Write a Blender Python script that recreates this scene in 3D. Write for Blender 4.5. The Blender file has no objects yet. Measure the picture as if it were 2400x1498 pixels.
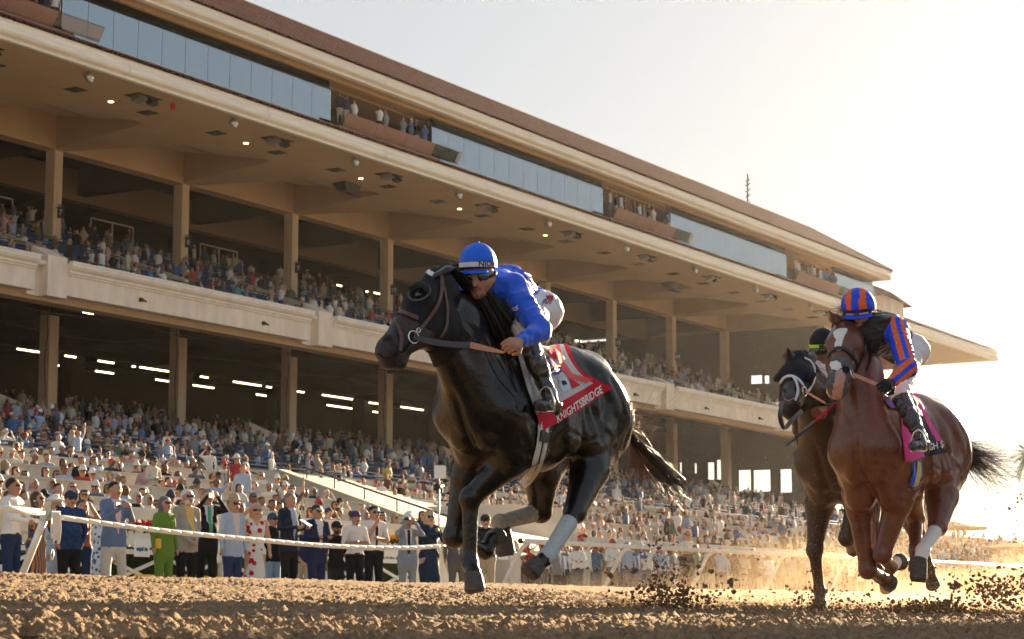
import bpy, math, random, numpy as np
from mathutils import Vector, Matrix, Quaternion
from mathutils.bvhtree import BVHTree
rng = random.Random(7); nr = np.random.RandomState(7)
C = bpy.context.scene.collection
SC = bpy.context.scene
# ------------------------------------------------------------------ camera, sky, sun, exposure
F = 5000.0; HOR = 1435.0; VPX = 4150.0            # focal length, horizon and track vanishing point measured on the 2400 px wide photograph
TH = math.atan((HOR-749)/F); PHI = math.atan((VPX-1200)*math.cos(TH)/F)
RT = np.array((math.sin(PHI), -math.cos(PHI), 0.0))
FW = np.array((math.cos(PHI)*math.cos(TH), math.sin(PHI)*math.cos(TH), math.sin(TH)))
UP = np.array((-math.cos(PHI)*math.sin(TH), -math.sin(PHI)*math.sin(TH), math.cos(TH)))
cd = bpy.data.cameras.new('camera'); cam = bpy.data.objects.new('camera', cd); C.objects.link(cam); SC.camera = cam
cam.matrix_world = Matrix(((RT[0], UP[0], -FW[0], 0), (RT[1], UP[1], -FW[1], 0), (RT[2], UP[2], -FW[2], 0), (0, 0, 0, 1)))
cd.sensor_width = 36; cd.lens = F/2400*36; cd.clip_start = .5; cd.clip_end = 6000
cd.dof.use_dof = True; cd.dof.focus_distance = 12.6; cd.dof.aperture_fstop = 11.0
SUN_AZ = math.radians(3.0); SUN_EL = math.radians(12.0)     # azimuth measured from +X (along the track) toward -Y (infield)
w = bpy.data.worlds.new("World"); SC.world = w; w.use_nodes = True
nt = w.node_tree; bg = nt.nodes['Background']
sky = nt.nodes.new('ShaderNodeTexSky'); sky.sky_type = 'NISHITA'; sky.sun_disc = False
sky.sun_elevation = SUN_EL; sky.sun_rotation = math.pi/2 - SUN_AZ; sky.air_density = 1.0; sky.dust_density = .8; sky.ozone_density = 1.2
hs_ = nt.nodes.new('ShaderNodeHueSaturation'); hs_.inputs['Saturation'].default_value = 1.0; nt.links.new(sky.outputs[0], hs_.inputs['Color']); gm_ = nt.nodes.new('ShaderNodeGamma'); gm_.inputs[1].default_value = .32; nt.links.new(hs_.outputs[0], gm_.inputs[0]); nt.links.new(gm_.outputs[0], bg.inputs[0]); bg.inputs[1].default_value = 0.080
sd = bpy.data.lights.new('sun', 'SUN'); sun = bpy.data.objects.new('sun', sd); C.objects.link(sun)
sd.energy = 4.9; sd.angle = math.radians(.4); sd.color = (1.0, .79, .52)
sv = Vector((math.cos(SUN_AZ)*math.cos(SUN_EL), math.sin(SUN_AZ)*math.cos(SUN_EL), math.sin(SUN_EL)))
sun.rotation_euler = sv.to_track_quat('Z', 'Y').to_euler(); sun.location = (60, -30, 40)
SC.view_settings.view_transform = 'Standard'; SC.view_settings.look = 'None'; SC.view_settings.gamma = 1
SC.view_settings.exposure = 2.4
SC.cycles.max_bounces = 8; SC.cycles.diffuse_bounces = 4; SC.cycles.volume_bounces = 1; SC.cycles.transparent_max_bounces = 12
SC.cycles.volume_step_rate = 4.0; SC.cycles.sample_clamp_indirect = 6.0
SC.cycles.use_denoising = True

# ------------------------------------------------------------------ pixel <-> world
def rayd(px, py):
    return FW + (px-1200)/F*RT + (749-py)/F*UP
def atY(px, py, y):
    d = rayd(px, py); return d*(y/d[1])
def atD(px, py, depth):
    d = rayd(px, py); return d*depth
def atL(P, px, py, L, side=0):
    """point on the pixel's ray at distance L from P; side 0 picks the one nearest P's own lateral plane, -1 near, +1 far"""
    d = rayd(px, py); d = d/np.linalg.norm(d); P = np.asarray(P, float)
    b = P@d; q = b*b-(P@P-L*L)
    if q <= 0: return d*b
    r = math.sqrt(q); A, Bq = d*(b-r), d*(b+r)
    if side < 0: return A
    if side > 0: return Bq
    return A if abs(A[1]-P[1]) < abs(Bq[1]-P[1]) else Bq
def proj(p):
    p = np.asarray(p, float); z = p@FW; return 1200+F*(p@RT)/z, 749-F*(p@UP)/z, z

# ------------------------------------------------------------------ objects
def link(name, data, parent=None, loc=None):
    o = bpy.data.objects.new(name, data); C.objects.link(o)
    if parent is not None: o.parent = parent
    if loc is not None: o.location = loc
    return o
def tag(o, label=None, cat=None, group=None, kind=None):
    if label: o['label'] = label
    if cat: o['category'] = cat
    if group: o['group'] = group
    if kind: o['kind'] = kind
    return o
def empty(name, loc=(0, 0, 0), label=None, cat=None, group=None, kind=None):
    o = bpy.data.objects.new(name, None); C.objects.link(o); o.location = loc; o.empty_display_size = .1
    return tag(o, label, cat, group, kind)
def rel(o, parent):
    """parent keeping world coordinates (parents are never rotated or scaled here unless their parts were built local)"""
    o.parent = parent; o.location = Vector(o.location)-Vector(parent.location); return o
def mesh_np(name, V, Q=None, T=None, mats=(), mi=None, smooth=False):
    """fast mesh from vertex array, quads and/or triangles"""
    me = bpy.data.meshes.new(name)
    V = np.asarray(V, np.float32).reshape(-1, 3)
    nq = 0 if Q is None or len(Q) == 0 else len(Q); ntr = 0 if T is None or len(T) == 0 else len(T)
    idx = np.concatenate([np.asarray(Q).reshape(-1) if nq else np.zeros(0, int), np.asarray(T).reshape(-1) if ntr else np.zeros(0, int)]).astype(np.int32)
    me.vertices.add(len(V)); me.vertices.foreach_set('co', V.reshape(-1))
    me.loops.add(len(idx)); me.loops.foreach_set('vertex_index', idx)
    me.polygons.add(nq+ntr)
    st = np.concatenate([np.arange(nq)*4, nq*4+np.arange(ntr)*3]).astype(np.int32)
    me.polygons.foreach_set('loop_start', st)
    for m in mats: me.materials.append(m)
    if mi is not None: me.polygons.foreach_set('material_index', np.asarray(mi, np.int32))
    me.polygons.foreach_set('use_smooth', np.full(nq+ntr, bool(smooth)))
    me.update(calc_edges=True); me.validate()
    return me
class MB:
    """collects faces of any size, one mesh"""
    def __init__(s): s.v = []; s.f = []; s.m = []
    def face(s, pts, m=0):
        n = len(s.v); s.v += [tuple(p) for p in pts]; s.f.append(tuple(range(n, n+len(pts)))); s.m.append(m)
    def box(s, x0, x1, y0, y1, z0, z1, m=0):
        n = len(s.v); s.v += [(x, y, z) for z in (z0, z1) for x, y in ((x0, y0), (x1, y0), (x1, y1), (x0, y1))]
        for f in ((3, 2, 1, 0), (4, 5, 6, 7), (0, 1, 5, 4), (1, 2, 6, 5), (2, 3, 7, 6), (3, 0, 4, 7)):
            s.f.append(tuple(n+i for i in f)); s.m.append(m)
    def hexa(s, a, b, m=0):
        """two quads a and b (4 points each) joined into a solid"""
        n = len(s.v); s.v += [tuple(p) for p in a]+[tuple(p) for p in b]
        for f in ((3, 2, 1, 0), (4, 5, 6, 7), (0, 1, 5, 4), (1, 2, 6, 5), (2, 3, 7, 6), (3, 0, 4, 7)):
            s.f.append(tuple(n+i for i in f)); s.m.append(m)
    def prof(s, pts, x0, x1, m=0, ends=True):
        """profile of (y, z) points swept along x"""
        n = len(s.v); k = len(pts); s.v += [(x0, y, z) for y, z in pts]+[(x1, y, z) for y, z in pts]
        for i in range(k):
            j = (i+1) % k; s.f.append((n+i, n+j, n+k+j, n+k+i)); s.m.append(m)
        if ends:
            s.f.append(tuple(n+i for i in reversed(range(k)))); s.m.append(m); s.f.append(tuple(n+k+i for i in range(k))); s.m.append(m)
    def tube(s, pts, r, seg=8, m=0, cap=True, flat=1.0, upv=None):
        """tube along points; r a number or a list; flat squeezes it across"""
        P = [Vector(p) for p in pts]; k = len(P); R = r if hasattr(r, '__len__') else [r]*k
        n = len(s.v); ref = Vector(upv) if upv is not None else None; u = None
        for i in range(k):
            t = (P[min(i+1, k-1)]-P[max(i-1, 0)]).normalized()
            if ref is not None: u = (ref-t*ref.dot(t)).normalized()
            elif u is None: u = t.orthogonal().normalized()
            else: u = (u-t*u.dot(t)).normalized()
            v = t.cross(u)
            for j in range(seg):
                a = 2*math.pi*j/seg; s.v.append(tuple(P[i]+(u*math.cos(a)*flat+v*math.sin(a))*R[i]))
        for i in range(k-1):
            for j in range(seg):
                j2 = (j+1) % seg; s.f.append((n+i*seg+j, n+i*seg+j2, n+(i+1)*seg+j2, n+(i+1)*seg+j)); s.m.append(m)
        if cap:
            s.f.append(tuple(n+j for j in reversed(range(seg)))); s.m.append(m)
            s.f.append(tuple(n+(k-1)*seg+j for j in range(seg))); s.m.append(m)
    def add(s, V, Fc, m=0):
        n = len(s.v); s.v += [tuple(p) for p in V]; s.f += [tuple(n+i for i in f) for f in Fc]; s.m += [m]*len(Fc)
    def mesh(s, name, mats, smooth=False):
        me = bpy.data.meshes.new(name); me.from_pydata(s.v, [], s.f)
        for m in (mats if isinstance(mats, (list, tuple)) else [mats]): me.materials.append(m)
        me.polygons.foreach_set('material_index', s.m)
        if smooth: me.polygons.foreach_set('use_smooth', [True]*len(s.f))
        me.update(); return me
    def build(s, name, mats, parent=None, smooth=False, loc=None):
        return link(name, s.mesh(name, mats, smooth), parent, loc)
def ico(sub=1):
    import bmesh
    bm = bmesh.new(); bmesh.ops.create_icosphere(bm, subdivisions=sub, radius=1)
    V = np.array([v.co[:] for v in bm.verts]); T = np.array([[v.index for v in f.verts] for f in bm.faces]); bm.free(); return V, T
OCT = (np.array([(1, 0, 0), (-1, 0, 0), (0, 1, 0), (0, -1, 0), (0, 0, 1), (0, 0, -1)], float), np.array([(0, 2, 4), (2, 1, 4), (1, 3, 4), (3, 0, 4), (2, 0, 5), (1, 2, 5), (3, 1, 5), (0, 3, 5)])); ICO1 = ico(1); ICO2 = ico(2); ICO3 = ico(3)

# ------------------------------------------------------------------ materials
def mat(name, col, rough=.7, spec=.3, metal=0.0, noise=0.0, nscale=6.0, bump=0.0, bscale=60.0, emit=None, es=1.0, coat=0.0, sheen=0.0, var=0.0, alpha=None, col2=None, stretch=None):
    m = bpy.data.materials.new(name); m.use_nodes = True; n = m.node_tree.nodes; l = m.node_tree.links; b = n['Principled BSDF']
    b.inputs['Base Color'].default_value = (*col, 1); b.inputs['Roughness'].default_value = rough
    b.inputs['Specular IOR Level'].default_value = spec; b.inputs['Metallic'].default_value = metal
    if coat: b.inputs['Coat Weight'].default_value = coat; b.inputs['Coat Roughness'].default_value = .12
    if sheen: b.inputs['Sheen Weight'].default_value = sheen
    tc = n.new('ShaderNodeTexCoord'); src = tc.outputs['Object']
    if stretch:
        mp = n.new('ShaderNodeMapping'); mp.inputs['Scale'].default_value = stretch; l.new(src, mp.inputs[0]); src = mp.outputs[0]
    if noise or col2:
        t = n.new('ShaderNodeTexNoise'); t.inputs['Scale'].default_value = nscale; t.inputs['Detail'].default_value = 6; t.inputs['Roughness'].default_value = .65
        l.new(src, t.inputs['Vector'])
        r = n.new('ShaderNodeMapRange'); r.inputs[1].default_value = .32; r.inputs[2].default_value = .68; l.new(t.outputs[0], r.inputs[0])
        mx = n.new('ShaderNodeMix'); mx.data_type = 'RGBA'; l.new(r.outputs[0], mx.inputs[0])
        c2 = col2 if col2 else tuple(min(1, c*(1+noise)) for c in col); c1 = col if col2 else tuple(c*(1-noise) for c in col)
        mx.inputs[6].default_value = (*c1, 1); mx.inputs[7].default_value = (*c2, 1); l.new(mx.outputs[2], b.inputs['Base Color'])
    if bump:
        t2 = n.new('ShaderNodeTexNoise'); t2.inputs['Scale'].default_value = bscale; t2.inputs['Detail'].default_value = 5; l.new(src, t2.inputs['Vector'])
        bp = n.new('ShaderNodeBump'); bp.inputs['Strength'].default_value = bump; bp.inputs['Distance'].default_value = .02; l.new(t2.outputs[0], bp.inputs['Height']); l.new(bp.outputs[0], b.inputs['Normal'])
    if emit: b.inputs['Emission Color'].default_value = (*emit, 1); b.inputs['Emission Strength'].default_value = es
    return m
def mat_obj(name, rough=.8, ramp=None, var=.25):
    """colour taken from the object's own colour, or from a ramp over its random number"""
    m = bpy.data.materials.new(name); m.use_nodes = True; n = m.node_tree.nodes; l = m.node_tree.links; b = n['Principled BSDF']
    b.inputs['Roughness'].default_value = rough; b.inputs['Specular IOR Level'].default_value = .2
    oi = n.new('ShaderNodeObjectInfo')
    if ramp is None: l.new(oi.outputs['Color'], b.inputs['Base Color'])
    else:
        r = n.new('ShaderNodeValToRGB'); r.color_ramp.interpolation = 'CONSTANT'; l.new(oi.outputs['Random'], r.inputs[0])
        while len(r.color_ramp.elements) > 1: r.color_ramp.elements.remove(r.color_ramp.elements[-1])
        for i, c in enumerate(ramp):
            e = r.color_ramp.elements[0] if i == 0 else r.color_ramp.elements.new(i/len(ramp)); e.color = (*c, 1)
        l.new(r.outputs[0], b.inputs['Base Color'])
    return m
def mat_attr(name, attr='Col', rough=.8):
    m = bpy.data.materials.new(name); m.use_nodes = True; n = m.node_tree.nodes; l = m.node_tree.links; b = n['Principled BSDF']
    b.inputs['Roughness'].default_value = rough; b.inputs['Specular IOR Level'].default_value = .2
    a = n.new('ShaderNodeAttribute'); a.attribute_name = attr; l.new(a.outputs['Color'], b.inputs['Base Color']); return m

# ------------------------------------------------------------------ solid modelling: smooth unions of tapered capsules, meshed as one continuous surface
def cone(a, b, ra, rb=None, tg='body', k=.03, s=None, ax=1):
    """tapered capsule; s scales it along world axis ax about its own line (0.8 = thinner)"""
    return (np.asarray(a, float), np.asarray(b, float), ra, ra if rb is None else rb, tg, k, s, ax)
def ball(a, r, tg='body', k=.03, s=None, ax=1): return cone(a, a, r, r, tg, k, s, ax)
def d_cone(P, c):
    a, b, ra, rb, tg, k, s, ax = c
    ab = b-a; L2 = ab@ab; pa = P-a
    if s is not None:
        e = np.zeros(3)
        if hasattr(ax, '__len__'): e = np.asarray(ax, float); e = e/np.linalg.norm(e)
        else: e[ax] = 1
        # scale along e, relative to the axis line
        t = np.clip((pa@ab)/L2, 0, 1) if L2 > 1e-12 else np.zeros(pa.shape[:-1])
        q = pa-t[..., None]*ab; c_ = q@e; q = q+(c_*(1/s-1))[..., None]*e
        d = np.sqrt((q*q).sum(-1)); return (d-(ra+(rb-ra)*t))*min(s, 1.0)
    t = np.clip((pa@ab)/L2, 0, 1) if L2 > 1e-12 else np.zeros(pa.shape[:-1])
    q = pa-t[..., None]*ab; return np.sqrt((q*q).sum(-1))-(ra+(rb-ra)*t)
def sdf_mesh(prims, h, cuts=()):
    lo = np.min([np.minimum(c[0], c[1])-max(c[2], c[3])*max(1, c[6] or 1) for c in prims], 0)-3*h
    hi = np.max([np.maximum(c[0], c[1])+max(c[2], c[3])*max(1, c[6] or 1) for c in prims], 0)+3*h
    n = np.ceil((hi-lo)/h).astype(int)+1
    D = np.full(n, 1.0, np.float32); ax = [lo[i]+h*np.arange(n[i]) for i in range(3)]
    for c in prims:
        m = max(c[2], c[3])*max(1, c[6] or 1)+c[5]+2.5*h
        i0 = np.maximum(((np.minimum(c[0], c[1])-m-lo)/h).astype(int), 0); i1 = np.minimum(((np.maximum(c[0], c[1])+m-lo)/h).astype(int)+2, n)
        sl = tuple(slice(i0[i], i1[i]) for i in range(3))
        P = np.stack(np.meshgrid(*[ax[i][sl[i]] for i in range(3)], indexing='ij'), -1)
        d = d_cone(P, c); o = D[sl]; k = c[5]
        hh = np.maximum(k-np.abs(o-d), 0)/k
        D[sl] = np.minimum(o, d)-hh*hh*k*.25
    for c in cuts:                                   # smooth subtraction
        m = max(c[2], c[3])*max(1, c[6] or 1)+c[5]+2.5*h
        i0 = np.maximum(((np.minimum(c[0], c[1])-m-lo)/h).astype(int), 0); i1 = np.minimum(((np.maximum(c[0], c[1])+m-lo)/h).astype(int)+2, n)
        sl = tuple(slice(i0[i], i1[i]) for i in range(3))
        if any(i1[i] <= i0[i] for i in range(3)): continue
        P = np.stack(np.meshgrid(*[ax[i][sl[i]] for i in range(3)], indexing='ij'), -1)
        d = -d_cone(P, c); o = D[sl]; k = c[5]
        hh = np.maximum(k-np.abs(o-d), 0)/k
        D[sl] = np.maximum(o, d)+hh*hh*k*.25
    S = D < 0
    # surface nets
    nx, ny, nz = n; cx = (nx-1, ny-1, nz-1)
    cnt = np.zeros(cx, np.float32); acc = np.zeros((*cx, 3), np.float32)
    def sub(A, o): return A[o[0]:o[0]+cx[0], o[1]:o[1]+cx[1], o[2]:o[2]+cx[2]]
    for axis in range(3):
        u, v = [(1, 2), (0, 2), (0, 1)][axis]
        for a in (0, 1):
            for b in (0, 1):
                o0 = [0, 0, 0]; o0[u] = a; o0[v] = b; o1 = list(o0); o1[axis] = 1
                d0, d1 = sub(D, o0), sub(D, o1); cr = (d0 < 0) != (d1 < 0)
                t = np.where(cr, d0/np.where(cr, d0-d1, 1), 0)
                cnt += cr
                acc[..., axis] += t*cr; acc[..., u] += a*cr; acc[..., v] += b*cr
    act = cnt > 0; idx = np.full(cx, -1, np.int64); idx[act] = np.arange(act.sum())
    ii = np.argwhere(act); V = lo+h*(ii+acc[act]/cnt[act][:, None])
    Q = []
    for axis in range(3):
        u, v = [(1, 2), (2, 0), (0, 1)][axis]
        o0 = [slice(None)]*3; o0[axis] = slice(0, -1); o1 = [slice(None)]*3; o1[axis] = slice(1, None)
        s0, s1 = S[tuple(o0)], S[tuple(o1)]; e = np.argwhere(s0 != s1)
        e = e[(e[:, u] > 0) & (e[:, v] > 0) & (e[:, u] < n[u]-1) & (e[:, v] < n[v]-1)]
        fl = s0[tuple(e.T)]
        def cell(du, dv):
            q = e.copy(); q[:, u] += du; q[:, v] += dv; return idx[tuple(q.T)]
        q = np.stack([cell(-1, -1), cell(0, -1), cell(0, 0), cell(-1, 0)], 1)
        q[~fl] = q[~fl][:, ::-1]; Q.append(q)
    Q = np.concatenate(Q); Q = Q[(Q >= 0).all(1)]
    return V, Q
def relax(V, Q, it=1, lam=.5):
    for _ in range(it):
        S_ = np.zeros_like(V); c = np.zeros(len(V))
        for a, b in ((0, 1), (1, 2), (2, 3), (3, 0)):
            np.add.at(S_, Q[:, a], V[Q[:, b]]); np.add.at(S_, Q[:, b], V[Q[:, a]])
            np.add.at(c, Q[:, a], 1); np.add.at(c, Q[:, b], 1)
        V = V+lam*(S_/np.maximum(c, 1)[:, None]-V)
    return V
def tags_at(P, prims):
    best = np.full(len(P), 9.0); bt = np.zeros(len(P), int)
    for i, c in enumerate(prims):
        d = d_cone(P, c); m = d < best; best[m] = d[m]; bt[m] = i
    return bt
def solid(name, prims, h, mats, parent=None, relax_it=1, tagf=None, cuts=(), loc=None, smooth=True, vfunc=None):
    """one continuous mesh; mats is {tag: material}; tagf may re-tag face centres"""
    V, Q = sdf_mesh(prims, h, cuts)
    if relax_it: V = relax(V, Q, relax_it)
    ctr = V[Q].mean(1); bt = tags_at(ctr, prims)
    if vfunc: V = vfunc(V, Q)
    tg = np.array([c[4] for c in prims], dtype=object)[bt]
    if tagf: tg = tagf(ctr, tg, bt)
    names = list(mats.keys()); lut = {n_: i for i, n_ in enumerate(names)}
    mi = np.array([lut.get(t, 0) for t in tg])
    me = mesh_np(name, V if loc is None else V-np.asarray(loc), Q, None, [mats[n_] for n_ in names], mi, smooth)
    return link(name, me, parent), V, Q
# ================================================================== THE SETTING
M = {}
M['dirt'] = mat('track_dirt', (.33, .215, .125), .95, .1, noise=.42, nscale=14, bump=1.0, bscale=120)
M['clod'] = mat('dirt_clod', (.17, .11, .064), .95, .1, noise=.35, nscale=30, bump=.6, bscale=80)
M['apron'] = mat('apron_concrete', (.34, .29, .23), .9, .2, noise=.15, nscale=.8)
M['far'] = mat('far_ground', (.36, .31, .24), .95, .1, noise=.2, nscale=.05)
M['stucco'] = mat('beige_stucco', (.78, .67, .56), .9, .15, noise=.15, nscale=1.6, bump=.15, bscale=25, stretch=(1, 1, .3))
M['stucco2'] = mat('column_stucco', (.68, .53, .38), .9, .15, noise=.15, nscale=1.8, stretch=(1, 1, .25), bump=.15, bscale=25)
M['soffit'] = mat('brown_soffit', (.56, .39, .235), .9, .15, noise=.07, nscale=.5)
M['corr'] = mat('corrugated_panel', (.64, .51, .36), .8, .2, noise=.06, nscale=.7)
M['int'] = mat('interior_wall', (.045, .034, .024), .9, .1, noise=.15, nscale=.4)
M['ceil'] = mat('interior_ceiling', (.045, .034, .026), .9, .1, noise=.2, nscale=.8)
M['cream'] = mat('cream_gutter', (.84, .79, .70), .55, .3, noise=.10, nscale=2.5, stretch=(.3, 1, 4))
M['mould'] = mat('pale_moulding', (.80, .72, .62), .6, .3, noise=.12, nscale=1.6)
M['tile'] = mat_obj('terracotta_tile', .8, ramp=[(.15, .045, .03), (.11, .035, .028), (.20, .07, .045), (.07, .03, .03), (.14, .05, .035)])
M['tile2'] = mat('terracotta_tiles', (.115, .036, .028), .8, .2, noise=.45, nscale=2.2)
M['brown'] = mat('brown_parapet', (.30, .16, .115), .6, .3, noise=.1, nscale=1.2)
M['black'] = mat('black_paint', (.02, .02, .022), .4, .4)
M['rail'] = mat('dark_rail', (.035, .035, .04), .4, .5)
M['blue'] = mat('navy_panel', (.025, .060, .16), .85, .1, noise=.18, nscale=1.5)
M['bluec'] = mat('navy_chair', (.02, .045, .10), .5, .3)
M['white'] = mat('white_paint', (.80, .79, .76), .5, .35, noise=.06, nscale=5)
M['whitec'] = mat('white_counter', (.66, .64, .60), .6, .3)
M['boxw'] = mat('box_wall', (.66, .58, .48), .8, .2, noise=.10, nscale=.9)
M['metal'] = mat('lamp_metal', (.5, .5, .48), .35, .5, .8)
M['grey'] = mat('grey_vent', (.06, .05, .042), .8, .2)
M['tube'] = mat('lit_tube', (1, .9, .7), emit=(1, .82, .50), es=1.3)
M['bulb'] = mat('lit_downlight', (1, .8, .5), emit=(1, .66, .26), es=2.0)
M['hedge'] = mat('hedge_leaves', (.022, .035, .012), .8, .2, noise=.5, nscale=12)
M['signb'] = mat('navy_sign', (.012, .025, .07), .4, .4)
M['room'] = mat('room_wall', (.42, .36, .28), .9, .2)
def glass_mat(name, refl, tint, rough=.02):
    m = bpy.data.materials.new(name); m.use_nodes = True; n = m.node_tree.nodes; l = m.node_tree.links
    n.remove(n['Principled BSDF']); out = n['Material Output']
    tr = n.new('ShaderNodeBsdfTransparent'); tr.inputs[0].default_value = (*tint, 1)
    gl = n.new('ShaderNodeBsdfGlossy'); gl.inputs[0].default_value = (.70, .84, .95, 1); gl.inputs[1].default_value = rough
    mx = n.new('ShaderNodeMixShader'); lw = n.new('ShaderNodeLayerWeight'); lw.inputs[0].default_value = refl
    l.new(lw.outputs['Fresnel'], mx.inputs[0]); l.new(tr.outputs[0], mx.inputs[1]); l.new(gl.outputs[0], mx.inputs[2]); l.new(mx.outputs[0], out.inputs[0]); return m
M['glass'] = glass_mat('balcony_glass', .80, (.45, .60, .70)); M['dglass'] = glass_mat('dark_glass', .35, (.22, .20, .17))
M['smoke'] = glass_mat('smoked_glass', .25, (.80, .66, .60))

def lattice(P, seed):
    """smooth value noise at 2-D points"""
    i = np.floor(P).astype(np.int64); f = P-i; f = f*f*(3-2*f)
    def hsh(a, b):
        h = (a*374761393+b*668265263+seed*1442695041) & 0xffffffff; h = ((h ^ (h >> 13))*1274126177) & 0xffffffff; return ((h ^ (h >> 16)) & 0xffff)/65535.0
    a, b = i[..., 0], i[..., 1]
    return (hsh(a, b)*(1-f[..., 0])+hsh(a+1, b)*f[..., 0])*(1-f[..., 1])+(hsh(a, b+1)*(1-f[..., 0])+hsh(a+1, b+1)*f[..., 0])*f[..., 1]
CY = 19.6
def gz(y): return -.16+.026*y+.00036*y*y                      # cross-fall of the track: rises to a crest under the outside rail
APR = .06
def ground():
    NA, NR = 540, 620
    az = np.radians(np.linspace(13.5, 46.5, NA)); rmax = CY/np.sin(az)
    t = np.linspace(0, 1, NR)[:, None]; r = 3.2*(rmax[None, :]/3.2)**t
    X = r*np.cos(az); Y = r*np.sin(az); P = np.stack([X, Y], -1)
    n1 = lattice(P*np.array((3.0, 4.5))+3, 1); n2 = lattice(P*9+7, 2); n3 = lattice(P*21, 3); n4 = lattice(P*46, 4)
    rid = 1-np.abs(2*n2-1); cl = np.maximum(n3-.42, 0)*1.7
    row = .5+.5*np.sin(Y*2*math.pi/.30+3*lattice(P*.7, 9))         # harrow rows running along the track
    Z = gz(Y)+.010*(n1-.5)+.008*(rid-.5)+.028*cl*(.4+.9*n1)+.028*(n4-.5)+.008*(row-.5)
    big = lattice(P*.35, 12); Z += .04*(big-.5)
    edge = np.clip((CY-Y)/.5, 0, 1); Z = Z-(1-edge)*.03
    V = np.stack([X, Y, Z], -1).reshape(-1, 3)
    i = np.arange(NR-1)[:, None]*NA+np.arange(NA-1)[None, :]; Q = np.stack([i, i+1, i+NA+1, i+NA], -1).reshape(-1, 4)[:, ::-1]
    o = link('dirt_track', mesh_np('dirt_track', V, Q, mats=[M['dirt']], smooth=True)); tag(o, kind='structure')
    # the rest of the track outside the picture
    b = MB(); ys = list(np.linspace(-6, 19.5, 16))
    def strip(x0, x1, dz):
        for a, c in zip(ys[:-1], ys[1:]): b.face([(x0, a, gz(a)-dz), (x1, a, gz(a)-dz), (x1, c, gz(c)-dz), (x0, c, gz(c)-dz)])
    strip(-60, 420, .09)
    b.build('outer_track', [M['dirt']])['kind'] = 'structure'
    b = MB(); b.box(-60, 420, CY, 60, -.5, APR); b.box(52, 420, 27.5, 36, -.5, .25); b.build('apron_pavement', [M['apron']])['kind'] = 'structure'
    b = MB(); b.face([(-3000, -3000, -.45), (3500, -3000, -.45), (3500, 3000, -.45), (-3000, 3000, -.45)]); b.build('far_ground', [M['far']])['kind'] = 'structure'
ground()
# loose clods lying on the harrowed surface
def clods(name, pos, size, mt, kind='stuff', flat=.7, seed=3, sub=ICO1):
    r = np.random.RandomState(seed); V0, T0 = sub; n = len(pos); nv = len(V0)
    V = np.repeat(V0[None], n, 0)*(1+.85*(r.rand(n, nv, 1)-.5))
    s = size[:, None]*np.stack([.7+.6*r.rand(n), .7+.6*r.rand(n), flat*(.7+.6*r.rand(n))], 1); V = V*s[:, None, :]
    a = r.rand(n)*6.28; c, s_ = np.cos(a)[:, None], np.sin(a)[:, None]; x = V[..., 0]*c-V[..., 1]*s_; y = V[..., 0]*s_+V[..., 1]*c
    V = np.stack([x, y, V[..., 2]], -1)+pos[:, None, :]
    T = (T0[None]+np.arange(n)[:, None, None]*nv).reshape(-1, 3)
    o = link(name, mesh_np(name, V.reshape(-1, 3), T=T, mats=[mt])); tag(o, kind=kind); return o
n = 30000; az = np.radians(nr.uniform(15, 45, n)); r_ = 5*(30/5)**(nr.rand(n)**1.35); X = r_*np.cos(az); Y = r_*np.sin(az); k_ = Y < 19.4
X, Y = X[k_], Y[k_]; sz = .005+.022*nr.rand(len(X))**4
o = clods('loose_dirt', np.stack([X, Y, gz(Y)+.014], 1), sz*1.15, M['dirt'], sub=OCT)
tag(o, 'small crumbs of brown dirt lying all over the harrowed racetrack', 'dirt')

b = MB()  # unseen hedge block, added only to throw shade across the foreground dirt
r_ = random.Random(4)
for i in range(36):
    y = -27+i; h = 15.8+r_.random()*1.2; b.box(88+r_.random(), 92, y-1.4, y-.38 if i < 35 else 7.5, -.5, h+6)
tag(b.build('added_shade_hedge', [M['hedge']]), 'tall unseen hedge block added down the track to shade the foreground dirt', 'hedge')
# ------------------------------------------------------------------ the grandstand
GS = empty('grandstand', (100, 67, 0), 'long beige racecourse grandstand with two decks and a red tiled roof', 'grandstand')
def part(b, name, m, parent=None, smooth=False):
    o = b.build(name, m if isinstance(m, list) else [m], None, smooth)
    if parent is None: o.parent = GS; o.location = -Vector(GS.location)
    else: o.parent = parent
    return o
def dup(o, dx, dy=0, dz=0, parent=None):
    c = o.copy(); C.objects.link(c); c.location = Vector(o.location)+Vector((dx, dy, dz))
    if parent is not None: c.parent = parent
    for ch in o.children:
        g = ch.copy(); C.objects.link(g); g.parent = c
    return c
X0, BAY, NB = 72.75, 9.22, 9             # column line: x of the column marked 7, bay length
COLX = [X0+BAY*i for i in range(-4, NB)]   # 35.9 ... 146.5
XL, XE = 27.0, 147.2                      # left end (out of the picture) and right end of the seating decks
ZS = 21.1                                 # underside of the canopy
YF, YC = 55.2, 67.0                       # gutter line, column line
b = MB(); b.box(-.27, .27, -.27, .27, 14.0, ZS)
b2 = MB(); b2.box(-.30, .30, -.30, .30, 6.2, 13.95)
cu = cl = None
for i, x in enumerate(COLX):
    if cu is None:
        cu = part(b, 'upper_column', M['stucco2']); cl = part(b2, 'lower_column', M['stucco2'])
        cu.location = cl.location = Vector((x, YC, 0))-Vector(GS.location)
    else:
        dup(cu, x-COLX[0]); dup(cl, x-COLX[0])
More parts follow.
